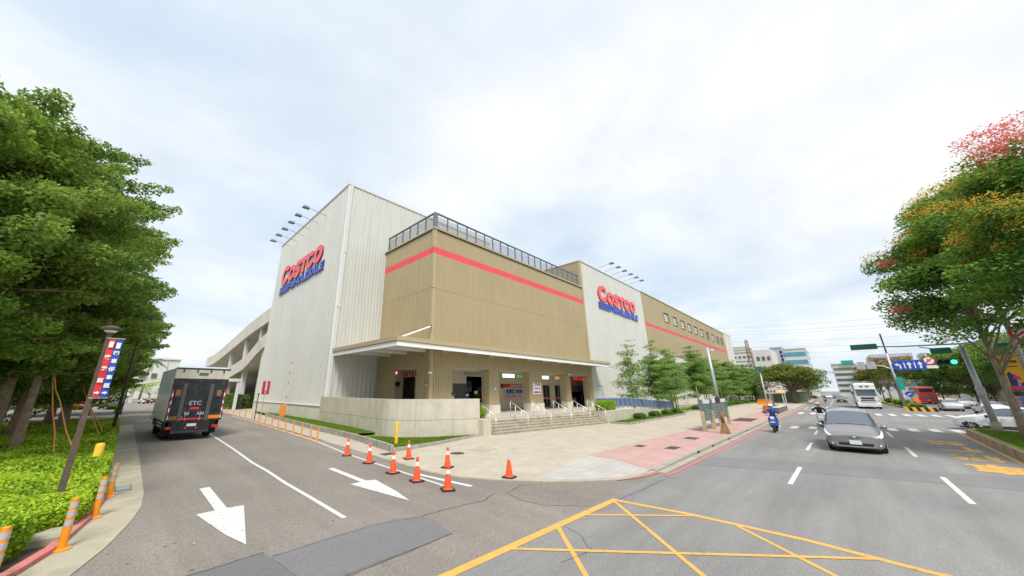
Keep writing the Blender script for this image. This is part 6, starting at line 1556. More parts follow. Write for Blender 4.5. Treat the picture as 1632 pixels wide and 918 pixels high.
# ---- mast with signal heads on the near island
sp = empty('signal_mast', (36.4, -5.95, .3), label='grey signal mast on the traffic island with long arm over the road', cat='signal mast')
MB().tube([(36.4, -5.95, .3), (36.4, -5.9, 5.2)], [.15, .11], 12).build('mast', 'galv', sp, world=True, smooth=True)
MB().tube([(36.4, -5.95, .3), (36.4, -5.95, .9)], .2, 12).build('foot', 'concrete_old', sp, world=True, smooth=True)
MB().tube([(36.4, -8.2, 5.55), (36.4, -5.9, 5.38), (36.4, -3.5, 5.42), (36.4, -2.55, 5.5)], .045, 8).build('arm', 'galv', sp, world=True, smooth=True)
MB().tube([(36.4, -5.9, 5.0), (36.4, -5.2, 5.05), (36.4, -4.3, 5.32)], .03, 6).build('brace', 'galv', sp, world=True)
signal_head(sp, (36.4, -1.95, 5.53), .62, 1); signal_head(sp, (36.1, -5.05, 5.0), .40, 1); signal_head(sp, (36.2, -5.1, 4.3), .40, -1)
signal_head(sp, (36.2, -7.4, 5.1), .4, 1)
o = MB().lathe([(.12, 0), (.12, .012)], (36.04, -5.36, 4.3), 14, axis='x').build('green_lamp', 'green_light', sp, world=True)
MB().cbox((36.25, -5.9, 2.6), (.25, .3, .5), ch=.03).build('control_box', 'galv', sp, world=True)
# ---- mast on the far median with lane sign
mk = empty('sign_mast', (90, -7.1, .2), label='tall grey mast on the far median carrying the blue lane sign', cat='sign mast')
MB().tube([(90, -7.1, .2), (90, -7.1, 8.6)], [.2, .14], 12).build('mast', 'galv', mk, world=True, smooth=True)
MB().tube([(90, -7.1, 6.0), (90, -8.0, 6.55), (90, -11.5, 6.6)], .08, 8).build('arm', 'galv', mk, world=True); MB().tube([(90, -7.1, 6.0), (90, -6.2, 6.6), (90, -3.2, 6.7)], .08, 8).build('arm', 'galv', mk, world=True)
def sign_thing(nm, label, loc): return empty(nm, loc, label=label, cat='sign')
s1 = sign_thing('lane_sign', 'wide blue lane sign with three white arrows on the far mast', (89.8, -7.4, 5.85)); b = MB(); b.box(89.72, 89.78, -10.6, -7.35, 5.85, 7.3); b.build('panel', 'blue_flat', s1, world=True)
def sign_poly(e, poly, m, x=89.71): b = MB(); b.prism(poly, 0, .012, base=lambda a, c, d: (x - d, a, c)); b.build('arrow', m, e, world=True)
for y in (-9.0, -10.1): sign_poly(s1, [(y + .1, 6.05), (y + .1, 6.65), (y + .28, 6.65), (y, 7.1), (y - .28, 6.65), (y - .1, 6.65), (y - .1, 6.05)], 'white_flat')
for y in (-8.5, -9.55): sign_poly(s1, [(y + .06, 6.1), (y + .06, 7.0), (y - .06, 7.0), (y - .06, 6.1)], 'white_flat')
sign_poly(s1, [(-8.12, 6.05), (-8.12, 6.6), (-7.95, 6.78), (-7.8, 6.78), (-7.8, 6.95), (-7.5, 6.70), (-7.8, 6.42), (-7.8, 6.6), (-7.9, 6.6), (-7.94, 6.55), (-7.94, 6.05)][::-1], 'white_flat')
s2 = sign_thing('round_sign', 'red and white round prohibition sign beside the blue lane sign', (89.8, -11.0, 6.5))
MB().lathe([(.66, 0), (.66, .03)], (89.76, -11.05, 7.15), 24, axis='x').build('rim_disc', 'red_flat', s2, world=True); MB().lathe([(.5, 0), (.5, .01)], (89.745, -11.05, 7.15), 24, axis='x').build('face', 'white_flat', s2, world=True)
text_obj('symbol', 'R', 'black', .62, Matrix.Translation(-Vector(s2.location)) @ frame((89.735, -11.05, 7.15), (0, -1, 0), (0, 0, 1)), s2, ext=.002, bold=.01); b = MB(); b.prism([(-11.48, 7.42), (-11.38, 7.52), (-10.62, 6.88), (-10.72, 6.78)], 0, .004, base=lambda a, c, d: (89.728 - d, a, c)); b.build('slash', 'red_flat', s2, world=True)
s3 = sign_thing('plate_sign', 'small white plate under the round prohibition sign', (89.8, -11, 6.0)); b = MB(); b.box(89.72, 89.76, -11.75, -10.65, 5.98, 6.42); b.build('panel', 'white_flat', s3, world=True)
s4 = sign_thing('street_sign', 'upright teal street name sign on the far mast', (89.8, -7.5, 2.6)); b = MB(); b.box(89.70, 89.76, -7.75, -7.15, 2.75, 4.75); b.build('panel', 'sign_teal', s4, world=True)
s5 = sign_thing('keep_sign', 'round blue direction sign low on the far mast', (88, -7.7, .3)); MB().tube([(88, -7.75, .2), (88, -7.75, 2.0)], .03, 6).build('post', 'galv', s5, world=True); MB().lathe([(.42, 0), (.42, .03)], (87.95, -7.75, 2.1), 22, axis='x').build('disc', 'blue_flat', s5, world=True)
b = MB(); b.prism([(-8.0, 2.22), (-7.96, 2.30), (-7.5, 1.98), (-7.54, 1.90)], 0, .01, base=lambda a, c, d: (87.945 - d, a, c)); b.build('arrow', 'white_flat', s5, world=True)
for i, (y0, y1, lab) in enumerate(((-4.3, -3.4, 'blank grey sign on the far mast arm over the road'), (-5.5, -4.45, 'blank grey sign on the far mast arm beside the mast'))):
    s6 = sign_thing('grey_sign', lab, (89.8, y0, 6.2)); b = MB(); b.box(89.75, 89.8, y0, y1, 6.15, 7.35); b.build('panel', 'galv', s6, world=True)
sb_ = empty('striped_barrier', (76.6, -7.6, 0), label='yellow and black striped barrier at the nose of the far median', cat='barrier')
for i in range(8):
    y = -8.7 + i * .34; b = MB(); b.prism([(y, 0.0), (y + .34, 0.0), (y + .34 + .16, .5), (y + .16, .5)], 76.3, 76.75, base=lambda a, c, d: (d, a, c)); b.build('stripe_block', 'yellow_flat' if i % 2 else 'black', sb_, world=True)
for i, (x, y, z, m, lab) in enumerate(((84.5, -7.9, 1.35, 'orange_plastic', 'small orange warning plate on the far median'), (86.0, -8.2, 1.0, 'sign_red', 'small red and white plate on the far median'))):
    e = empty('marker_sign', (x, y, .2), label=lab, cat='sign'); MB().tube([(x, y, .2), (x, y, z)], .03, 6).build('post', 'galv', e, world=True); MB().cbox((x, y, z), (.04, .5, .6)).build('plate', m, e, world=True)
# ---- lamp post with yellow banners on the near island
fp = empty('lamp_post', (33, -7.0, .3), label='grey lamp post on the traffic island carrying two yellow banners', cat='lamp post'); MB().tube([(33, -7.0, .3), (33, -7.05, 9.0)], [.12, .08], 12).build('pole', 'galv', fp, world=True, smooth=True)
for z in (4.42, 2.6): MB().tube([(33, -6.3, z), (33, -7.8, z)], .015, 6).build('banner_arm', 'galv', fp, world=True)
for y0, y1, lab in ((-6.32, -6.9, 'yellow banner with blue and red figure on the roadward side of the island lamp post'), (-7.15, -7.75, 'yellow banner on the far side of the island lamp post')):
    e = empty('banner', (32.98, y0, 2.66), label=lab, cat='banner'); b = MB(); b.box(32.97, 32.99, y1, y0, 2.85, 4.38); b.build('cloth', 'yellow_flat', e, world=True); b = MB(); b.box(32.966, 32.992, y1, y0, 2.66, 2.848); b.build('foot_band', 'magenta_flat', e, world=True)
    w = y0 - y1; P = lambda poly, m, nm, d0=0: MB().prism(poly, d0, d0 + .004, base=lambda a, c, d: (32.968 - d, y0 - a * w, 2.85 + c)).build(nm, m, e, world=True)
    P([(.05, .0), (.95, .0), (.8, .22), (.55, .1), (.45, .45), (.25, .72), (.08, .6)], 'navy_flat', 'figure'); P([(.3, .35), (.75, .3), (.6, .5), (.4, .6)], 'magenta_flat', 'figure_detail', .005); P([(.42, .0), (.58, .0), (.52, .3), (.46, .3)], 'sky_blue_flat', 'figure_detail', .005)
    P([(.2, 1.15), (.85, 1.15), (.85, 1.28), (.2, 1.28)], 'brown_metal', 'heading'); P([(.3, .95), (.8, .95), (.8, 1.0), (.3, 1.0)], 'brown_metal', 'heading')
e = empty('round_sign', (33, -7.35, 5.4), label='red and white round sign high on the island lamp post', cat='sign'); MB().lathe([(.42, 0), (.42, .03)], (32.85, -7.35, 5.5), 24, axis='x').build('rim_disc', 'red_flat', e, world=True); MB().lathe([(.31, 0), (.31, .01)], (32.838, -7.35, 5.5), 24, axis='x').build('face', 'white_flat', e, world=True)
b = MB(); b.prism([(-7.62, 5.66), (-7.56, 5.72), (-7.08, 5.34), (-7.14, 5.28)], 0, .006, base=lambda a, c, d: (32.836 - d, a, c)); b.build('slash', 'red_flat', e, world=True); MB().tube([(33, -7.05, 5.5), (32.86, -7.35, 5.5)], .025, 6).build('bracket', 'galv', e, world=True)

# ================================================================== FAR BUILDINGS
def windows_on(bld, plane, rects, m, depth=.12):
    for (a0, a1, z0, z1) in rects:
        b = MB(); p = plane
        if p[0] == 'x': b.box(p[1] - depth, p[1] - .02, min(a0, a1), max(a0, a1), z0, z1)
        else: b.box(min(a0, a1), max(a0, a1), p[1] - depth, p[1] - .02, z0, z1)
        b.build('window', m, bld, world=True)
# white factory block, its west face and its road face show
fb = empty('factory_building', (196, 17, 0), label='white factory building with rows of small dark windows beyond the store', cat='building')
b = MB(); b.box(190, 240, 21.6, 60, 0, 19.8); b.build('wall', 'wall_white_far', fb, world=True); b = MB(); b.box(189.6, 240, 15.6, 21.59, 0, 19.2); b.build('stair_wing', 'wall_white_far', fb, world=True)
b = MB(); b.box(195, 215, 24, 34, 19.8, 21.6); b.build('roof_room', 'concrete_old', fb, world=True); b = MB(); b.box(189.8, 240, 21.5, 60, 19.8, 20.3); b.build('parapet', 'wall_white_far', fb, world=True)
windows_on(fb, ('x', 190), [(22.6 + i * 1.6, 23.5 + i * 1.6, z, z + .8) for z in (16.2, 12.6, 9.0) for i in range(10)], 'window_far'); windows_on(fb, ('x', 190), [(22, 38, z, z + .35) for z in (18.3, 14.6, 11.0)], 'fence_green', .06)
windows_on(fb, ('x', 189.6), [(16.2 + i * 1.7, 17.2 + i * 1.7, z, z + 1.6) for z in (14.8, 10.5, 6.5) for i in range(3)], 'window_far')
# grey tower and teal glass office block
ob = empty('office_building', (215, 6, 0), label='office block with teal glass bands and grey sign wall beyond the big tree', cat='building')
b = MB(); b.box(212, 250, 13.4, 17.5, 0, 21.6); b.build('sign_wall', 'wall_grey_far', ob, world=True); b = MB(); b.box(214, 250, 6.0, 13.39, 0, 20.8); b.build('wall', 'wall_white_far', ob, world=True)
for i in range(5): b = MB(); b.box(213.86, 214.0, 6.05, 13.3, 17.6 - i * 3.5, 19.4 - i * 3.5); b.build('window_band', 'glass_teal', ob, world=True)
for i in range(5): b = MB(); b.box(214.0, 250, 5.86, 6.0, 17.6 - i * 3.5, 19.4 - i * 3.5); b.build('window_band', 'glass_teal', ob, world=True)
for i in range(5): MB().cbox((211.9, 13.95, 19.6 - i * 1.75), (.12, .95, 1.2), ch=.05).build('sign_character', 'navy_flat', ob, world=True)
b = MB(); b.box(211.6, 250, 13.3, 17.6, 21.6, 22.0); b.build('roof_edge', 'wall_grey_far', ob, world=True); b = MB(); b.box(213.7, 250, 5.8, 13.2, 20.8, 21.1); b.build('roof_edge', 'wall_white_far', ob, world=True)
# pale office block across the road
rb = empty('office_building', (255, -10, 0), label='pale stepped office block with long window bands at the end of the road', cat='building')
b = MB(); b.box(250, 290, -9.0, -1.0, 0, 15.2); b.build('wall', 'wall_white_far', rb, world=True); b = MB(); b.box(247, 290, -15.5, -9.01, 0, 14.6); b.build('wing', 'wall_white_far', rb, world=True); b = MB(); b.box(249, 252, -8.5, -4.5, 15.2, 16.8); b.build('roof_sign', 'sign_teal', rb, world=True)
for i in range(5):
    z = 12.3 - i * 2.55; b = MB(); b.box(249.85, 250, -8.8, -1.3, z, z + 1.15); b.build('window_band', 'window_far' if i else 'fence_green', rb, world=True); b = MB(); b.box(246.85, 247, -15.2, -9.3, z, z + 1.1); b.build('window_band', 'glass_teal', rb, world=True)
b = MB(); b.box(249.6, 290, -9.3, -.8, 15.2, 15.5); b.build('roof_edge', 'wall_white_far', rb, world=True)
rb2 = empty('office_building', (300, -24, 0), label='light grey building behind the median trees', cat='building'); b = MB(); b.box(296, 330, -32, -17, 0, 22); b.build('wall', 'wall_grey_far', rb2, world=True)
for i in range(5): b = MB(); b.box(295.85, 296, -31, -18, 18.5 - i * 3.4, 20.2 - i * 3.4); b.build('window_band', 'window_far', rb2, world=True)
# white building at the end of the drive with a low covered walk
wb_ = empty('white_building', (2, 165, 0), label='white building with a band of small windows at the end of the drive', cat='building')
b = MB(); b.box(-40, 12.5, 168, 190, 0, 13.5); b.build('wall', 'wall_white_far', wb_, world=True); b = MB(); b.box(-40, 12.8, 167.6, 190, 13.5, 14.0); b.build('roof_edge', 'wall_white_far', wb_, world=True)
for i in range(16): b = MB(); b.box(-38 + i * 3.1, -36.4 + i * 3.1, 167.86, 168, 6.8, 8.6); b.build('window', 'window_far', wb_, world=True)
for i in range(6): b = MB(); b.box(-36 + i * 9, -35.7 + i * 9, 167.8, 168, 0, 13.5); b.build('pilaster', 'wall_grey_far', wb_, world=True)
cwk = empty('covered_walk', (0, 112, 0), label='low concrete covered walk with curving roof across the end of the drive', cat='canopy')
pts = smooth([(-24, 116, 4.7), (-8, 114, 4.6), (0, 113, 4.5), (5, 113, 5.2), (9, 114, 6.4), (14, 116, 6.6)], 5); b = MB(); vs, fs = [], []
for x, y, z in pts: vs += [(x, y, z), (x, y + 4, z), (x, y + 4, z - .55), (x, y, z - .55)]
for i in range(len(pts) - 1):
    for k in range(4): fs.append((4 * i + k, 4 * i + 4 + k, 4 * i + 4 + (k + 1) % 4, 4 * i + (k + 1) % 4))
b.add(vs, fs); b.build('roof_slab', 'concrete_pale', cwk, world=True)
for x, y, h in ((-16, 116, 4.0), (-7, 115.5, 4.0), (1.2, 114.8, 4.0), (9, 115.5, 5.8)): b = MB(); b.box(x - .3, x + .3, y - .3, y + .3, 0, h); b.build('column', 'concrete_pale', cwk, world=True)
e = empty('upright_sign', (7.0, 100, 0), label='red upright sign by the scooters at the end of the drive', cat='sign'); b = MB(); b.box(6.8, 7.3, 100, 100.1, 0, 2.8); b.build('panel', 'red_flat', e, world=True); b = MB(); b.box(6.7, 7.4, 99.95, 100.12, 2.8, 3.9); b.build('head', 'navy_flat', e, world=True)
# green wall and dark fence beyond the plaza, wall across the road
e = empty('garden_wall', (112, 12, 0), label='pale green wall behind the bus shelter', cat='wall'); b = MB(); b.box(112, 112.3, 4.9, 14.5, 0, 2.4); b.build('wall_body', 'fence_green', e, world=True); MB().cbox((112.15, 9.7, 2.45), (.4, 9.7, .1)).build('coping', 'concrete_pale', e, world=True)
e = empty('garden_wall', (30, -30, 0), label='long beige wall behind the trees across the road', cat='wall'); b = MB(); b.box(20, 300, -29.4, -29.0, 0, 3.2); b.build('wall_body', 'concrete', e, world=True); b = MB(); b.box(20, 300, -29.5, -28.9, 3.2, 3.35); b.build('coping', 'concrete_pale', e, world=True)
# lattice tower and overhead lines
lt = empty('lattice_tower', (178, 21.2, 0), label='rusty lattice tower in front of the white factory building', cat='tower')
b = MB(); H_ = 22.4; sec = lambda z: 1.35 - 1.0 * z / H_
cs = ((-1, -1), (1, -1), (1, 1), (-1, 1))
for sx, sy in cs: 
    b = MB().tube([(178 + sx * sec(0), 21.4 + sy * sec(0), 0), (178 + sx * sec(H_), 21.4 + sy * sec(H_), H_)], .09, 5); b.build('leg', 'rust', lt, world=True)
n = 13
for i in range(n):
    z0, z1 = H_ * i / n, H_ * (i + 1) / n; br = MB()
    for k in range(4):
        a, c = cs[k], cs[(k + 1) % 4]; q = lambda s, z: (178 + s[0] * sec(z), 21.4 + s[1] * sec(z), z)
        br.tube([q(a, z0), q(c, z1)], .05, 4); br.tube([q(c, z0), q(a, z1)], .05, 4); br.tube([q(a, z1), q(c, z1)], .05, 4)
    br.build('bracing', 'rust', lt, world=True)
for i, z in enumerate((26.5, 30.5, 34.5, 40, 42, 45.5)):
    e = empty('power_line', (320, 0, z), label=f'overhead power line across the sky, {words[i]} counted from the lowest', cat='power line', group='overhead power lines')
    b = MB().tube([(320 + y * .1, y, z + 10 * (y / 160) ** 2 + y * .055) for y in range(-200, 201, 10)], .045, 4); b.build('wire', 'wire', e, world=True)
e = empty('utility_pole', (101, -9.2, 0), label='thin dark utility pole behind the far mast', cat='pole'); MB().tube([(101, -8.0, .2), (101, -8.0, 13)], .12, 8).build('shaft', 'dark_metal', e, world=True)
# ================================================================== VEGETATION
def limb_tree(e, h, r0, limbs, m, lean=(0, 0), name='trunk', seed=0, top=.85, bend=.05):
    """tapered trunk and limbs as one mesh; limbs [(z_start, (dx, dy, dz))]"""
    q = random.Random(seed); b = MB(); n = 7; pts = []
    for i in range(n + 1):
        t = i / n; pts.append((lean[0] * t + q.uniform(-bend, bend) * t, lean[1] * t + q.uniform(-bend, bend) * t, h * top * t))
    b.tube(pts, [r0 * (1.25 if i == 0 else 1) * (1 - .82 * i / n) + .01 for i in range(n + 1)], 9)
    def at(z):
        t = min(1, z / (h * top)) * n; i = min(int(t), n - 1); f = t - i; return Vector(pts[i]).lerp(Vector(pts[i + 1]), f)
    for z, d in limbs:
        p = at(z); rr = max(.018, r0 * (1 - .78 * z / h) * .36); d = Vector(d); s = d.cross(Vector((0, 0, 1))) * q.uniform(-.15, .15)
        b.tube([p, p + d * .35 + s + Vector((0, 0, d.length * .04)), p + d * .7 + s * .6, p + d], [rr, rr * .7, rr * .45, rr * .15], 6)
        for k in range(2):
            f = q.uniform(.45, .8); u = d.cross(Vector((0, 0, 1))).normalized() * q.choice((-1, 1)) * d.length * .3 + d * .2
            b.tube([p + d * f + s * .7, p + d * f + s * .7 + u], [rr * .4, rr * .1], 5)
    return b.build(name, m, e, smooth=True)
def crown_points(clumps, per, rng):
    """clumps (cx, cy, cz, rx, ry, rz): leaf positions, denser on the upper shell"""
    out = []
    for c in clumps:
        n = max(8, int(per * c[3] * c[4] if len(c) < 7 else c[6]))
        d = rng.normal(size=(n, 3)); d /= np.linalg.norm(d, axis=1)[:, None]; r = rng.uniform(.25, 1, n) ** .55
        r *= 1 + .22 * np.sin(d[:, 0] * 5 + c[0] * 3) * np.cos(d[:, 1] * 4 + c[1] * 2)
        P = d * r[:, None] * np.array(c[3:6]) + np.array(c[:3]); out.append(P)
    return np.concatenate(out)
def tiers(h0, h1, R0, n_t, rng, prof=None, per_t=7, flat=.16, cx=0, cy=0, cs=.36, st=((.92, .62), (.58, .75), (.26, .6)), jit=.10):
    """flat branch tiers of an umbrella tree"""
    cl = []; limbs = []
    for i in range(n_t):
        t = i / max(1, n_t - 1); z = h0 + (h1 - h0) * t; Rr = R0 * (prof(t) if prof else (1 - .75 * t)) + .25
        k = max(3, int(per_t * (Rr / R0) + 2)); a0 = rng.uniform(0, 6.28)
        for j in range(k):
            a = a0 + 6.283 * j / k + rng.normal(0, .25); L = Rr * rng.uniform(.62, 1.08)
            dz_ = rng.normal(0, jit)
            for f, s in st:
                cl.append((cx + L * f * math.cos(a), cy + L * f * math.sin(a), z + dz_ + rng.normal(0, .06) + .09 * L * f, max(.2, Rr * cs * s), max(.2, Rr * cs * s), max(.08, Rr * flat * s)))
            limbs.append((max(.3, z - .1), (L * .85 * math.cos(a), L * .85 * math.sin(a), .10 * L)))
    return cl, limbs
def make_tree(name, loc, h, r0, clumps, limbs, leafm, barkm, size, per, label, group=None, up=.5, seed=0, lean=(0, 0), extra=None, cat='tree', top=.85):
    e = empty(name, loc, label=label, cat=cat, group=group); rng = np.random.default_rng(seed + 100)
    limb_tree(e, h, r0, limbs, barkm, lean, seed=seed, top=top)
    P = crown_points(clumps, per, rng); quads_mesh('crown', leaves(P, size, up, .5, rng), leafm, e)
    for nm, cl, m, sz, pr in (extra or ()):
        quads_mesh(nm, leaves(crown_points(cl, pr, rng), sz, up, .6, rng), m, e)
    return e
# ---- umbrella trees in the bed along the drive: layered, reaching over the hedge
def big_tree(loc, h, Rr, label, seed, per=300, size=.17, low=.30, lean=(0, 0), r0=.22):
    rng = np.random.default_rng(seed); prof = lambda t: max(.16, 1 - ((t - .46) / .64) ** 2) ** .55
    cl, limbs = tiers(h * low, h * .99, Rr, 12, rng, prof, 10, .115, cs=.20, st=((1.05, .45), (.88, .8), (.68, 1.0), (.46, 1.0), (.24, .9)), jit=.62)
    return make_tree('umbrella_tree', loc, h, r0, cl, limbs, 'leaf_tree', 'bark', size, per, label, 'umbrella trees in the bed along the drive', .35, seed, lean, top=.92)
big_tree((-4.6, 18.2, 0), 11.4, 4.3, 'tall layered tree in the hedge bed nearest the brown lamp post', 3, 800, .15, .36)
big_tree((-3.5, 23.5, 0), 12.8, 4.0, 'layered tree second along the hedge bed', 4, 640, .17, .25)
big_tree((-3.7, 29.5, 0), 12.6, 4.1, 'layered tree third along the hedge bed', 5, 480, .20, .22)
big_tree((-3.3, 37.0, 0), 12.0, 4.1, 'layered tree fourth along the hedge bed by the slender lamp post', 6, 360, .24, .22)
big_tree((-3.2, 46, 0), 11.5, 4.6, 'layered tree fifth along the bed beyond the slender lamp post', 7, 420, .26, .26)
big_tree((-2.6, 58, 0), 11.5, 4.4, 'layered tree far down the bed before the parked cars', 8, 300, .32, .28)
big_tree((-9.5, 27, 0), 14, 5, 'layered tree in the second row behind the hedge', 9, 420, .25, .2)
big_tree((-9.0, 40, 0), 13, 5, 'layered tree in the second row, farther back', 10, 300, .30, .2)
big_tree((-8.6, 60, 0), 12, 5, 'layered tree at the back of the second row', 12, 220, .4, .2)
for i, (x, y, lab) in enumerate(((-2.6, 22.4, 'bare leaning trunk between the first two layered trees'), (-2.1, 30.5, 'pale leaning trunk beside the third layered tree'), (-2.5, 33.5, 'thick reddish trunk behind the lime hedge'), (-2.0, 41.5, 'slim trunk at the far end of the lime hedge'))):
    rg = np.random.default_rng(60 + i); cl, lb = tiers(4.2, 9.5, 2.6, 6, rg, None, 6, .14)
    make_tree('umbrella_tree', (x, y, 0), 10, .15, cl, lb, 'leaf_tree', 'bark' if i != 1 else 'bark_grey', .2, 130, lab, 'umbrella trees in the bed along the drive', .7, 70 + i, (rg.uniform(-.3, .3), rg.uniform(-.3, .3)))
# orange guy ropes
for i, (p, q, lab) in enumerate((((-2.75, 13.2, 3.4), (-2.25, 12.0, .6), 'steep orange guy rope hanging alone over the lime hedge near the first trunk'), ((-2.7, 23.2, 4.2), (-.75, 17.5, .55), 'orange guy rope reaching toward the yellow bollard'), ((-2.6, 23.3, 4.1), (-1.25, 18.5, .55), 'orange guy rope beside the one reaching toward the bollard'),
                             ((-2.2, 30.6, 3.8), (-.45, 24.5, .55), 'orange guy rope farther along the lime hedge'), ((-2.1, 31, 3.4), (-.4, 26.8, .55), 'orange guy rope last along the lime hedge'))):
    e = empty('guy_rope', q, label=lab, cat='rope', group='orange guy ropes'); P, Q = Vector(p), Vector(q); rr = random.Random(i)
    MB().tube([P.lerp(Q, t / 10) + Vector((rr.uniform(-.03, .03), rr.uniform(-.03, .03), -.35 * math.sin(math.pi * t / 10) * .35)) for t in range(11)], .022, 6).build('rope', 'rope_orange', e, world=True, smooth=True)
# ---- lime hedge
def hedge_mass(name, poly, top, n, size, m, label=None, kind='stuff', seed=0, bump=.10, side=True, zb=0.03):
    rng = np.random.default_rng(seed); xs = [p[0] for p in poly]; ys = [p[1] for p in poly]
    def inside(P):
        ins = np.zeros(len(P), bool); j = len(poly) - 1
        for i in range(len(poly)):
            xi, yi = poly[i]; xj, yj = poly[j]; ins ^= ((yi > P[:, 1]) != (yj > P[:, 1])) & (P[:, 0] < (xj - xi) * (P[:, 1] - yi) / (yj - yi + 1e-12) + xi); j = i
        return ins
    # sample density falls with distance from the camera
    P = np.stack([rng.uniform(min(xs), max(xs), n * 6), rng.uniform(min(ys), max(ys), n * 6)], 1); d = np.hypot(P[:, 0], P[:, 1]); dm = d.min()
    P = P[rng.uniform(0, 1, len(P)) < (dm / d) ** 1.5]; P = P[inside(P)][:n]; d = np.hypot(P[:, 0], P[:, 1])
    w = np.sin(P[:, 0] * 2.3 + 1.3 * np.sin(P[:, 1] * 1.7)) * .5 + np.sin(P[:, 1] * 2.9 + P[:, 0]) * .3 + np.sin(P[:, 0] * 6.1 + P[:, 1] * 5.3) * .2
    z = top(P[:, 0], P[:, 1]) + bump * w - np.abs(rng.normal(0, .05, len(P))) ; C = np.stack([P[:, 0], P[:, 1], z], 1); S = size * np.clip(d / dm, 1, 4) ** .8
    out = [leaves(C, S, .45, .6, rng)]
    if side:
        k = len(poly); per = [math.dist(poly[i], poly[(i + 1) % k]) for i in range(k)]
        for i in range(k):
            a, c = np.array(poly[i]), np.array(poly[(i + 1) % k]); mid = (a + c) / 2; dd = max(4, np.hypot(*mid)); m_ = int(min(22000, per[i] * 2600 * (9 / dd) ** 1.2))
            if mid[0] < -5: continue
            t = rng.uniform(0, 1, m_)[:, None]; Q = a + (c - a) * t; tz = top(Q[:, 0], Q[:, 1]); nrm = np.array([(c - a)[1], -(c - a)[0]]); nrm = nrm / (np.linalg.norm(nrm) + 1e-9)
            u = rng.uniform(0, 1, m_); z = zb + (tz - zb) * u; bul = .07 * np.sin(u * 3.14) + rng.normal(0, .035, m_) + .05 * np.sin(Q[:, 1] * 4 + Q[:, 0] * 3)
            Q = Q + nrm * bul[:, None]; out.append(leaves(np.stack([Q[:, 0], Q[:, 1], z], 1), size * np.clip(np.hypot(Q[:, 0], Q[:, 1]) / dm, 1, 4) ** .8, .25, .6, rng))
    o = quads_mesh(name, np.concatenate(out), m); tag(o, label, 'hedge' if label else None, None, kind); return o
htop = lambda x, y: .58 - .10 * np.exp(-((y - 10.6) / .5) ** 2) + .06 * np.sin(y * .9 + x * .5)
hedge_mass('lime_hedge', [(-9, 6.2), (-3.2, 6.3), (-1.9, 7.7), (-1.05, 9.1), (-.72, 9.9), (-.95, 10.25), (-.85, 10.55), (-.30, 10.9), (-.22, 11.6), (-.05, 13.5), (-.02, 20), (-.02, 38.5), (-14, 39.5)], htop, 210000, .046, 'leaf_hedge', None, 'stuff', 21)
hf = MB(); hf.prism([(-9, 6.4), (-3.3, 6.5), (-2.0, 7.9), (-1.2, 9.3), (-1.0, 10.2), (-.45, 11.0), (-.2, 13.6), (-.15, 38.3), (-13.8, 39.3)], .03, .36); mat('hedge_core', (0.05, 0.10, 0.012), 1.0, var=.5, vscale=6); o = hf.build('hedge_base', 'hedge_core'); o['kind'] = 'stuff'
hedge_mass('far_hedge', [(-14, 62), (-.5, 62), (-.3, 64.5), (-14, 64.5)], lambda x, y: .9 + 0 * x, 6000, .2, 'leaf_hedge', None, 'stuff', 22, .1)
# a slab of broken concrete in the hedge gap
e = empty('concrete_slab', (-.62, 10.5, .03), label='grey concrete slab in the gap of the lime hedge', cat='slab'); MB().cbox((-.55, 10.4, .09), (.62, .62, .14), ch=.02).build('slab_body', 'concrete_old', e, world=True)
# ---- clipped box hedges by the steps
def clipped(loc, dims, n, label, size=.055, m='leaf_box', name='clipped_hedge', rnd=.35):
    e = empty(name, loc, label=label, cat='hedge' if 'hedge' in name else 'shrub'); rng = np.random.default_rng(int(abs(loc[0] * 10)))
    d = rng.normal(size=(n, 3)); d /= np.abs(d).max(axis=1)[:, None]; s = d / np.linalg.norm(d, axis=1)[:, None]; d = d * (1 - rnd) + s * rnd; d *= (1 - np.abs(rng.normal(0, .06, n)))[:, None]
    d *= (1 + .05 * np.sin(d[:, 0] * 9) * np.cos(d[:, 2] * 8 + d[:, 1] * 7))[:, None]
    C = d * np.array(dims) / 2 + np.array([0, 0, dims[2] / 2]); C[:, 2] = np.maximum(C[:, 2], .02); quads_mesh('leaves', leaves(C, size, .25, .6, rng), m, e)
    MB().tube([(0, 0, 0), (0, 0, dims[2] * .6)], [.05, .02], 6).build('stem', 'bark', e)
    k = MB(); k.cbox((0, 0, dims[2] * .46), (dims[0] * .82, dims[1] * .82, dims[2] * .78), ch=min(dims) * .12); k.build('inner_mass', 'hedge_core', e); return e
clipped((16.15, 16.1, .93), (1.15, 1.1, .80), 5200, 'round clipped hedge on the pier beside the curved wall')
clipped((29.75, 13.95, 1.05), (2.9, .8, .80), 7000, 'long clipped hedge at the far end of the steps', .07)
for i, (x, y, w, lab) in enumerate(((33.6, 12.75, 1.3, 'first'), (37.8, 12.9, 1.4, 'second'), (41.8, 13.0, 1.4, 'third'), (45.6, 13.2, 1.5, 'fourth'))):
    clipped((x, y, pav(x) + .08), (w, .95, .52), 2300, f'low round shrub on the ramp lawn, {lab} counted from the steps', .085, 'leaf_shrub', 'shrub', .75)
for i in range(9):
    x = 56 + i * 4.6; clipped((x, 13.5 + .2 * (i % 2), pav(x) + .08), (2.0, 1.1, .6), 900, f'low shrub on the long front lawn, {words[i]} counted from the notice boards', .15, 'leaf_shrub', 'shrub', .7)
hedge_mass('front_groundcover', [(54, 13.4), (128, 13.4), (128, 15.5), (54, 15.0)], lambda x, y: .32 + 0 * x, 9000, .16, 'leaf_shrub', None, 'stuff', 33, .06, False)
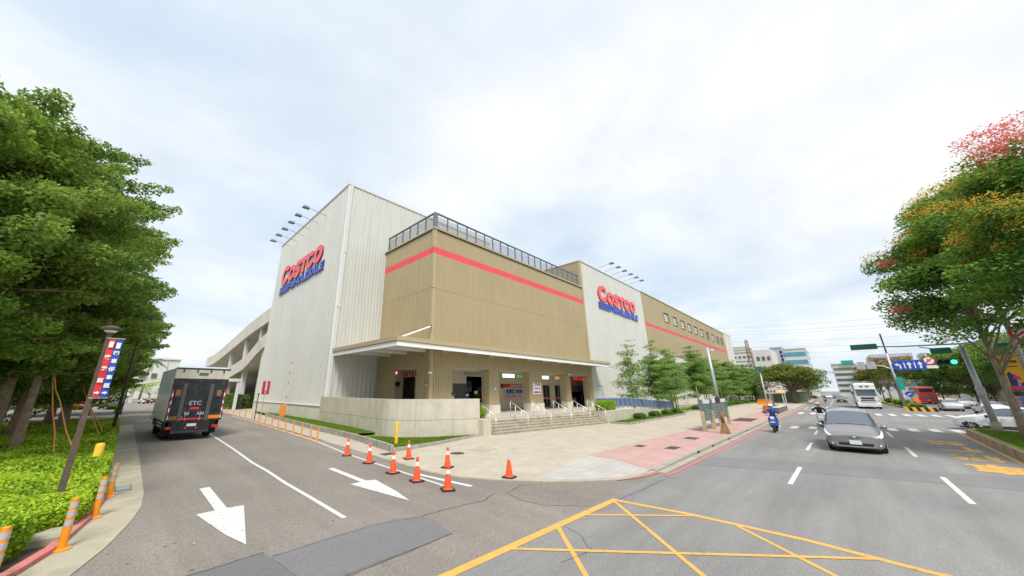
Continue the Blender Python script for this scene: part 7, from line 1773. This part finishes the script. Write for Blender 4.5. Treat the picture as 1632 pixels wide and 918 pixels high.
# ---- young umbrella trees in front of the store
def young(i, x, y, h, Rr, seed, label, per, size, zb=1.9):
    rng = np.random.default_rng(seed); cl, lb = tiers(zb, h, Rr, 6 if h < 7.6 else 7, rng, lambda t: (.78 + .62 * t - 1.05 * t * t), 8, .17, cs=.34, st=((1.02, .5), (.74, .85), (.44, .95), (.15, .9)), jit=.42)
    z0 = pav(x) + .08; e = make_tree('young_tree', (x, y, z0), h, .085, cl, lb, 'leaf_plaza', 'bark_pale', size, per * (1.15 if seed != 11 else 1.1), label, 'young trees in front of the store', .4, seed, top=.97)
    return e
YT_ = [(39.0, 15.2, 7.3, 1.9, 11, 'slender tall young tree at the ramp, airy and nearest the sign wall', 125, .17, 2.0), (44.6, 14.6, 7.2, 2.3, 12, 'dark young tree second from the steps', 240, .17, 2.0), (49.0, 14.4, 6.9, 2.3, 13, 'young tree third from the steps beside the sloping fence', 240, .17, 2.2),
       (56.5, 16.2, 7.6, 2.3, 14, 'young tree behind the fence end with a pale stake', 160, .19, 2.6), (63.5, 15.0, 8.6, 2.9, 15, 'full young tree behind the notice boards', 170, .2, 2.6), (71.5, 15.6, 8.2, 2.9, 16, 'young tree behind the silver pole', 130, .24, 2.4),
       (80, 15.4, 7.6, 3.0, 17, 'young tree beyond the silver pole, third from the boards', 110, .27, 2.4), (89, 15.2, 7.6, 3.1, 18, 'young tree beyond the silver pole, fourth from the boards', 90, .3, 2.4), (99, 15.4, 7.8, 3.2, 19, 'young tree before the dark hedge near the orange barriers', 80, .33, 2.2), (110, 15.0, 8.0, 3.5, 20, 'last young tree before the green wall', 70, .36, 2)]
for i, a in enumerate(YT_): young(i, *a)
for i, (x, y, dx, lab) in enumerate(((54.6, 15.4, .25, 'wooden stake leaning beside the tree behind the fence end'), (60.2, 14.2, .35, 'wooden stake leaning toward the full young tree'), (66.0, 14.6, -.3, 'wooden stake on the road side of the full young tree'), (69.5, 14.8, .3, 'wooden stake behind the silver pole'), (78, 14.6, .3, 'wooden stake farther along the front lawn'), (87.5, 14.4, .2, 'last wooden stake far along the front lawn before the orange barriers'))):
    e = empty('tree_stake', (x, y, pav(x) + .05), label=lab, cat='stake', group='wooden tree stakes'); MB().tube([(0, 0, 0), (dx, .1, 3.1)], .055, 7).build('pole', 'bark_pale', e, smooth=True)
hedge_mass('dark_hedge', [(112.5, 15), (114, 15), (114, 21), (112.5, 21)], lambda x, y: 2.3 + 0 * x, 3000, .3, 'leaf_far', None, 'stuff', 34, .15)
# ---- generic broad crowns
def broad(name, loc, h, Rr, leafm, label, seed, n_cl=26, per=34, size=.35, trunk=.22, low=.35, flat=.5, extra=None, group=None, barkm='bark', lean=(0, 0), squash=1.0):
    rng = np.random.default_rng(seed); cl, lb = [], []
    for i in range(n_cl):
        d = rng.normal(size=3); d /= np.linalg.norm(d); d[2] = abs(d[2]) if rng.uniform() < .75 else d[2]; r = rng.uniform(.45, .95)
        zc = h * (low + (1 - low) * .42); c = (d[0] * Rr * r, d[1] * Rr * r * squash, zc + d[2] * r * h * (1 - low) * .52); s = Rr * rng.uniform(.20, .36)
        cl.append((*c, s, s, s * flat)); lb.append((h * low * rng.uniform(.7, 1.0), tuple(np.array([c[0], c[1], c[2] - h * low * .85]) * .85)))
    ex = []
    for nm, m, frac, sz in (extra or ()):
        k = int(n_cl * frac); tops = sorted(cl, key=lambda c: -c[2] - .25 * abs(c[0]) - .25 * abs(c[1]))[:k]
        ex.append((nm, [(c[0] * 1.10, c[1] * 1.10, c[2] + c[5] * .55, c[3] * .7, c[4] * .7, c[5] * .6) for c in tops], m, sz, per * .9))
    return make_tree(name, loc, h, trunk, cl, lb[::2], leafm, barkm, size, per, label, group, .5, seed, lean, ex, top=low * 1.25)
# flame-of-autumn trees on the near island: green crown, yellow and red sprays
def rain_tree(loc, h, Rr, label, seed, per, size, n=60, reds=(), oy=0.0):
    rng = np.random.default_rng(seed); cl, lb = [], []; g_, y_, r_ = [], [], []
    for i in range(n):
        d = rng.normal(size=3); d /= np.linalg.norm(d); d[2] = abs(d[2]) * 1.22 - .46; r = rng.uniform(.5, 1.0); zc = h * .53
        c = (d[0] * Rr * r, d[1] * Rr * r + oy, zc + d[2] * r * h * .44); s = rng.uniform(.75, 1.25) * Rr * .2; cl.append((*c, s * 1.2, s * 1.2, s * .55))
        if i % 2 == 0: lb.append((h * rng.uniform(.18, .36), (c[0] * .8, c[1] * .8, max(.4, (c[2] - h * .3) * .8))))
        if d[2] > .02 and d[0] < .45 and rng.uniform() < .8: (y_ if rng.uniform() < .93 else r_).append((c[0] * 1.06, c[1] * 1.06, c[2] + s * .6, s * .8, s * .8, s * .55))
        elif rng.uniform() < .10: r_.append((c[0] * 1.05, c[1] * 1.05, c[2] + s * .3, s * .45, s * .45, s * .3))
    for c in reds:
        if c[3] > .55: cl += [(c[0] + .2, c[1] - .1, c[2] - .9, 1.0, 1.0, .6), (c[0] + .4, c[1] - .3, c[2] - 1.7, 1.1, 1.1, .7)]
    red_extra = [(c[0], c[1], c[2], c[3], c[3], c[3] * .6) for c in reds]; r_ += red_extra
    return make_tree('rain_tree', loc, h, .17, cl, lb[::4], 'leaf_rain', 'bark_grey', size, per, label, 'blossoming trees on the traffic island', .45, seed, (0, 0), [('blossom', y_, 'blossom_yellow', size * .5, per * 2.2), ('red_pods', r_, 'blossom_red', size * .55, per * 2.4)], top=.42)
rain_tree((32.0, -6.0, .3), 16.2, 5.2, 'big tree with yellow blossom and red pods on the traffic island behind the banners', 41, 430, .19, 150, [(-1.6, 2.4, 9.4, .45), (-2.0, 2.6, 6.6, .45)], -1.9)
rain_tree((25.6, -7.1, .3), 13.2, 3.3, 'tree topped with bright red pods at the edge of view on the traffic island', 47, 430, .17, 110, [(-.6, .3, 12.9, .9), (-.9, -.4, 12.2, .9), (-1.2, .5, 12.0, .6), (-.3, -.9, 13.2, .9), (-1.0, -1.2, 11.6, .8)])
# trees on the far median and across the road
MT = [((99, -7.6, .2), 9.5, 3.2, 'leaf_olive', 'tree with salmon pods on the far median behind the mast', 51, .42), ((112, -7.4, .2), 9, 3.4, 'leaf_olive', 'tree with salmon pods second along the far median', 52, .42), ((128, -7.4, .2), 8.8, 3.4, 'leaf_olive', 'tree with salmon pods third along the far median', 53, .46), ((146, -7.4, .2), 8.6, 3.6, 'leaf_olive', 'tree with salmon pods fourth along the far median', 54, .5), ((175, -7, .2), 5.0, 3.2, 'leaf_olive', 'small tree with orange pods before the pale office block', 55, .5)]
for loc, h, Rr, m, lab, sd_, sz in MT: broad('median_tree', loc, h, Rr, m, lab, sd_, 44, 70, sz * .8, .16, .34, .55, [('pods', 'blossom_orange', .45, sz * .8)], 'trees on the far median')
AR = [((70, -22.2, .1), 9.5, 4.6), ((79, -21.8, .1), 9.6, 4.8), ((88, -21.8, .1), 10, 5.0), ((98, -21.4, .1), 10, 5.2), ((109, -21.2, .1), 10.4, 5.4), ((121, -21, .1), 10.4, 5.6), ((134, -21, .1), 10.5, 5.8), ((150, -21, .1), 11, 6), ((170, -21, .1), 11, 6.5), ((61, -22.8, .1), 9.5, 4.6)]
for i, (loc, h, Rr) in enumerate(AR): broad('street_tree', loc, h * 1.16, Rr * 1.08, 'leaf_far' if i % 3 else 'leaf_rain', f'broad green street tree across the road, {words[i]} counted from the island' if i < 9 else 'broad green street tree across the road closest to the banners', 80 + i, 72, 72, .38 + .015 * i, .2, .17, .55, None, 'street trees across the road')
for i, (x, y, h, r) in enumerate(((72, -27.5, 13, 5.8), (84, -27, 13.5, 6), (97, -26.5, 14, 6.2), (111, -26.5, 14.5, 6.5), (126, -26.5, 15, 6.8), (142, -27, 15.5, 7), (162, -27, 16, 7.5))):
    broad('street_tree', (x, y, .1), h, r, 'leaf_rain' if i % 2 else 'leaf_far', f'tall green tree in the back row across the road, {words[i]} counted from the banners', 140 + i, 60, 46, .5, .22, .16, .55, None, 'back row of trees across the road')
for i, (x, y, w) in enumerate(((80, -7.5, 1.2), (83.5, -7.5, 1.4), (94, -7.5, 2.0), (104, -7.5, 2.2), (118, -7.5, 2.2))): clipped((x, y, .2), (w * 1.6, 1.3, .7 + .25 * (i > 1)), 900, f'leafy shrub on the far median, {words[i]} counted from the striped barrier', .2, 'leaf_hedge' if i % 2 else 'leaf_shrub', 'shrub', .7)
# big spreading tree and the trees up the road on the store side
broad('spreading_tree', (104, 6.6, .1), 8.6, 7.2, 'leaf_olive', 'broad spreading tree over the pavement beyond the bus shelter', 90, 80, 46, .40, .42, .30, .30, None, None, 'bark', (0, 0), .75)
broad('spreading_tree', (116, 12.5, .1), 9.0, 6.5, 'leaf_far', 'dark spreading tree behind the green wall', 91, 40, 24, .5, .3, .25, .4)
for i, (x, y, h, r, lab) in enumerate(((136, 5.6, 7.8, 4.2, 'round green tree up the road past the spreading tree'), (150, 6.5, 8.4, 4.5, 'dark round tree farther up the road'), (170, 6.2, 8, 4.5, 'distant round tree on the store side of the road'), (128, 20, 8, 5, 'tree in front of the white factory building'), (150, 24, 9, 5, 'tree between the store end and the factory'))): broad('street_tree', (x, y, .1), h, r, 'leaf_far', lab, 95 + i, 26, 24, .5, .2, .22, .5)
for x, y, h, r, m, lab in ((-13, 36, 4.5, 5, 'leaf_shrub', 'dark bush behind the trunks of the hedge bed'), (-8, 49, 3.6, 4.5, 'leaf_far', 'bush filling the gap behind the third layered tree'), (-15, 52, 5, 6, 'leaf_shrub', 'tall bush at the back of the hedge bed'), (-6.5, 60, 2.6, 3.2, 'leaf_hedge', 'low lime bush before the parked dark red car')):
    broad('bush', (x, y, 0), h, r, m, lab, int(130 + y), 30, 40, .3, .12, .12, .6)
# tall hedge and palm at the end of the drive
broad('bush', (6, 158, 0), 7, 7, 'leaf_hedge', 'bright bush above the covered walk', 120, 20, 12, .6, .2, .2, .5); broad('bush', (-8, 135, 0), 7, 6, 'leaf_shrub', 'dark bushes under the covered walk', 121, 20, 12, .6, .2, .1, .5)
hedge_mass('ramp_hedge', [(10.2, 68), (12, 62), (16, 62), (16, 72)], lambda x, y: 2.1 + 0 * x, 4000, .28, 'leaf_far', None, 'stuff', 36, .15)
pm = empty('palm_tree', (3.5, 150, 0), label='palm tree standing before the white building at the end of the drive', cat='palm tree')
MB().tube([(0, 0, 0), (.2, 0, 5), (.6, 0, 11.5)], [.34, .26, .22], 9).build('trunk', 'bark_grey', pm, smooth=True)
V = []; rg = np.random.default_rng(5)
for k in range(17):
    a = k * 2.4; el = rg.uniform(-.1, 1.1); L = rg.uniform(3.4, 4.6); prev = None
    for j in range(15):
        t = j / 14; x = L * t * math.cos(el * (1 - t * .2)); z = L * t * math.sin(el) - 2.9 * t * t; p = np.array([.6 + x * math.cos(a), x * math.sin(a), 11.6 + z])
        if prev is not None:
            d = p - prev; s = np.array([-math.sin(a), math.cos(a), 0])
            for sg in (-1, 1):
                w = (1 - .75 * t) * 1.0 + .1; tip = p + s * sg * w + d * .8 + np.array([0, 0, -w * .55]); V.append([prev, p, tip + d * .15, tip])
        prev = p
quads_mesh('crown', np.array(V), 'leaf_palm', pm)
# fallen leaves on the road edge and paper scraps
fl = []; rg = np.random.default_rng(77)
Pq = np.concatenate([np.stack([rg.uniform(.2, 2.0, 90), rg.uniform(8, 24, 90), np.full(90, .016)], 1), np.stack([rg.uniform(13, 60, 160), rg.normal(4.62, .08, 160), np.full(160, .02)], 1), np.stack([rg.uniform(1, 12, 60), rg.uniform(4.8, 14, 60), np.full(60, .012)], 1)])
mat('dead_leaf', (0.34, 0.24, 0.06), .9, island=.5); o = quads_mesh('fallen_leaves', leaves(Pq, .06, 3.0, .6, rg), 'dead_leaf'); o['kind'] = 'stuff'
# ================================================================== closing pass: lettering and bodies become plain meshes
def to_mesh_all():
    bpy.context.view_layer.update(); dg = bpy.context.evaluated_depsgraph_get()
    fonts = [o for o in scene.objects if o.type == 'FONT']
    made = []
    for o in fonts:
        me = bpy.data.meshes.new_from_object(o.evaluated_get(dg)); made.append((o, me))
    bodies = [(o, segs, bpy.data.meshes.new_from_object(o.evaluated_get(dg))) for o, segs in SKINNED]
    for o, me in made:
        n = bpy.data.objects.new(o.name, me); nm = o.name; par = o.parent; mb = o.matrix_basis.copy(); col.objects.link(n)
        n.parent = par; n.matrix_basis = mb; bpy.data.objects.remove(o); n.name = nm
    for o, segs, me in bodies:
        mats = list(o.data.materials); o.modifiers.clear(); o.data = me
        while len(me.materials) < len(mats): me.materials.append(None)
        for i, m in enumerate(mats): me.materials[i] = m
        idx = []
        for p in me.polygons:
            c = p.center; best = (1e9, 0)
            for a, b_, mi in segs:
                d = b_ - a; t = max(0, min(1, (c - a).dot(d) / max(1e-9, d.length_squared))); dist = (c - (a + d * t)).length
                if dist < best[0]: best = (dist, mi)
            idx.append(best[1])
        me.polygons.foreach_set('material_index', idx); me.polygons.foreach_set('use_smooth', [True] * len(idx)); me.update()
to_mesh_all()
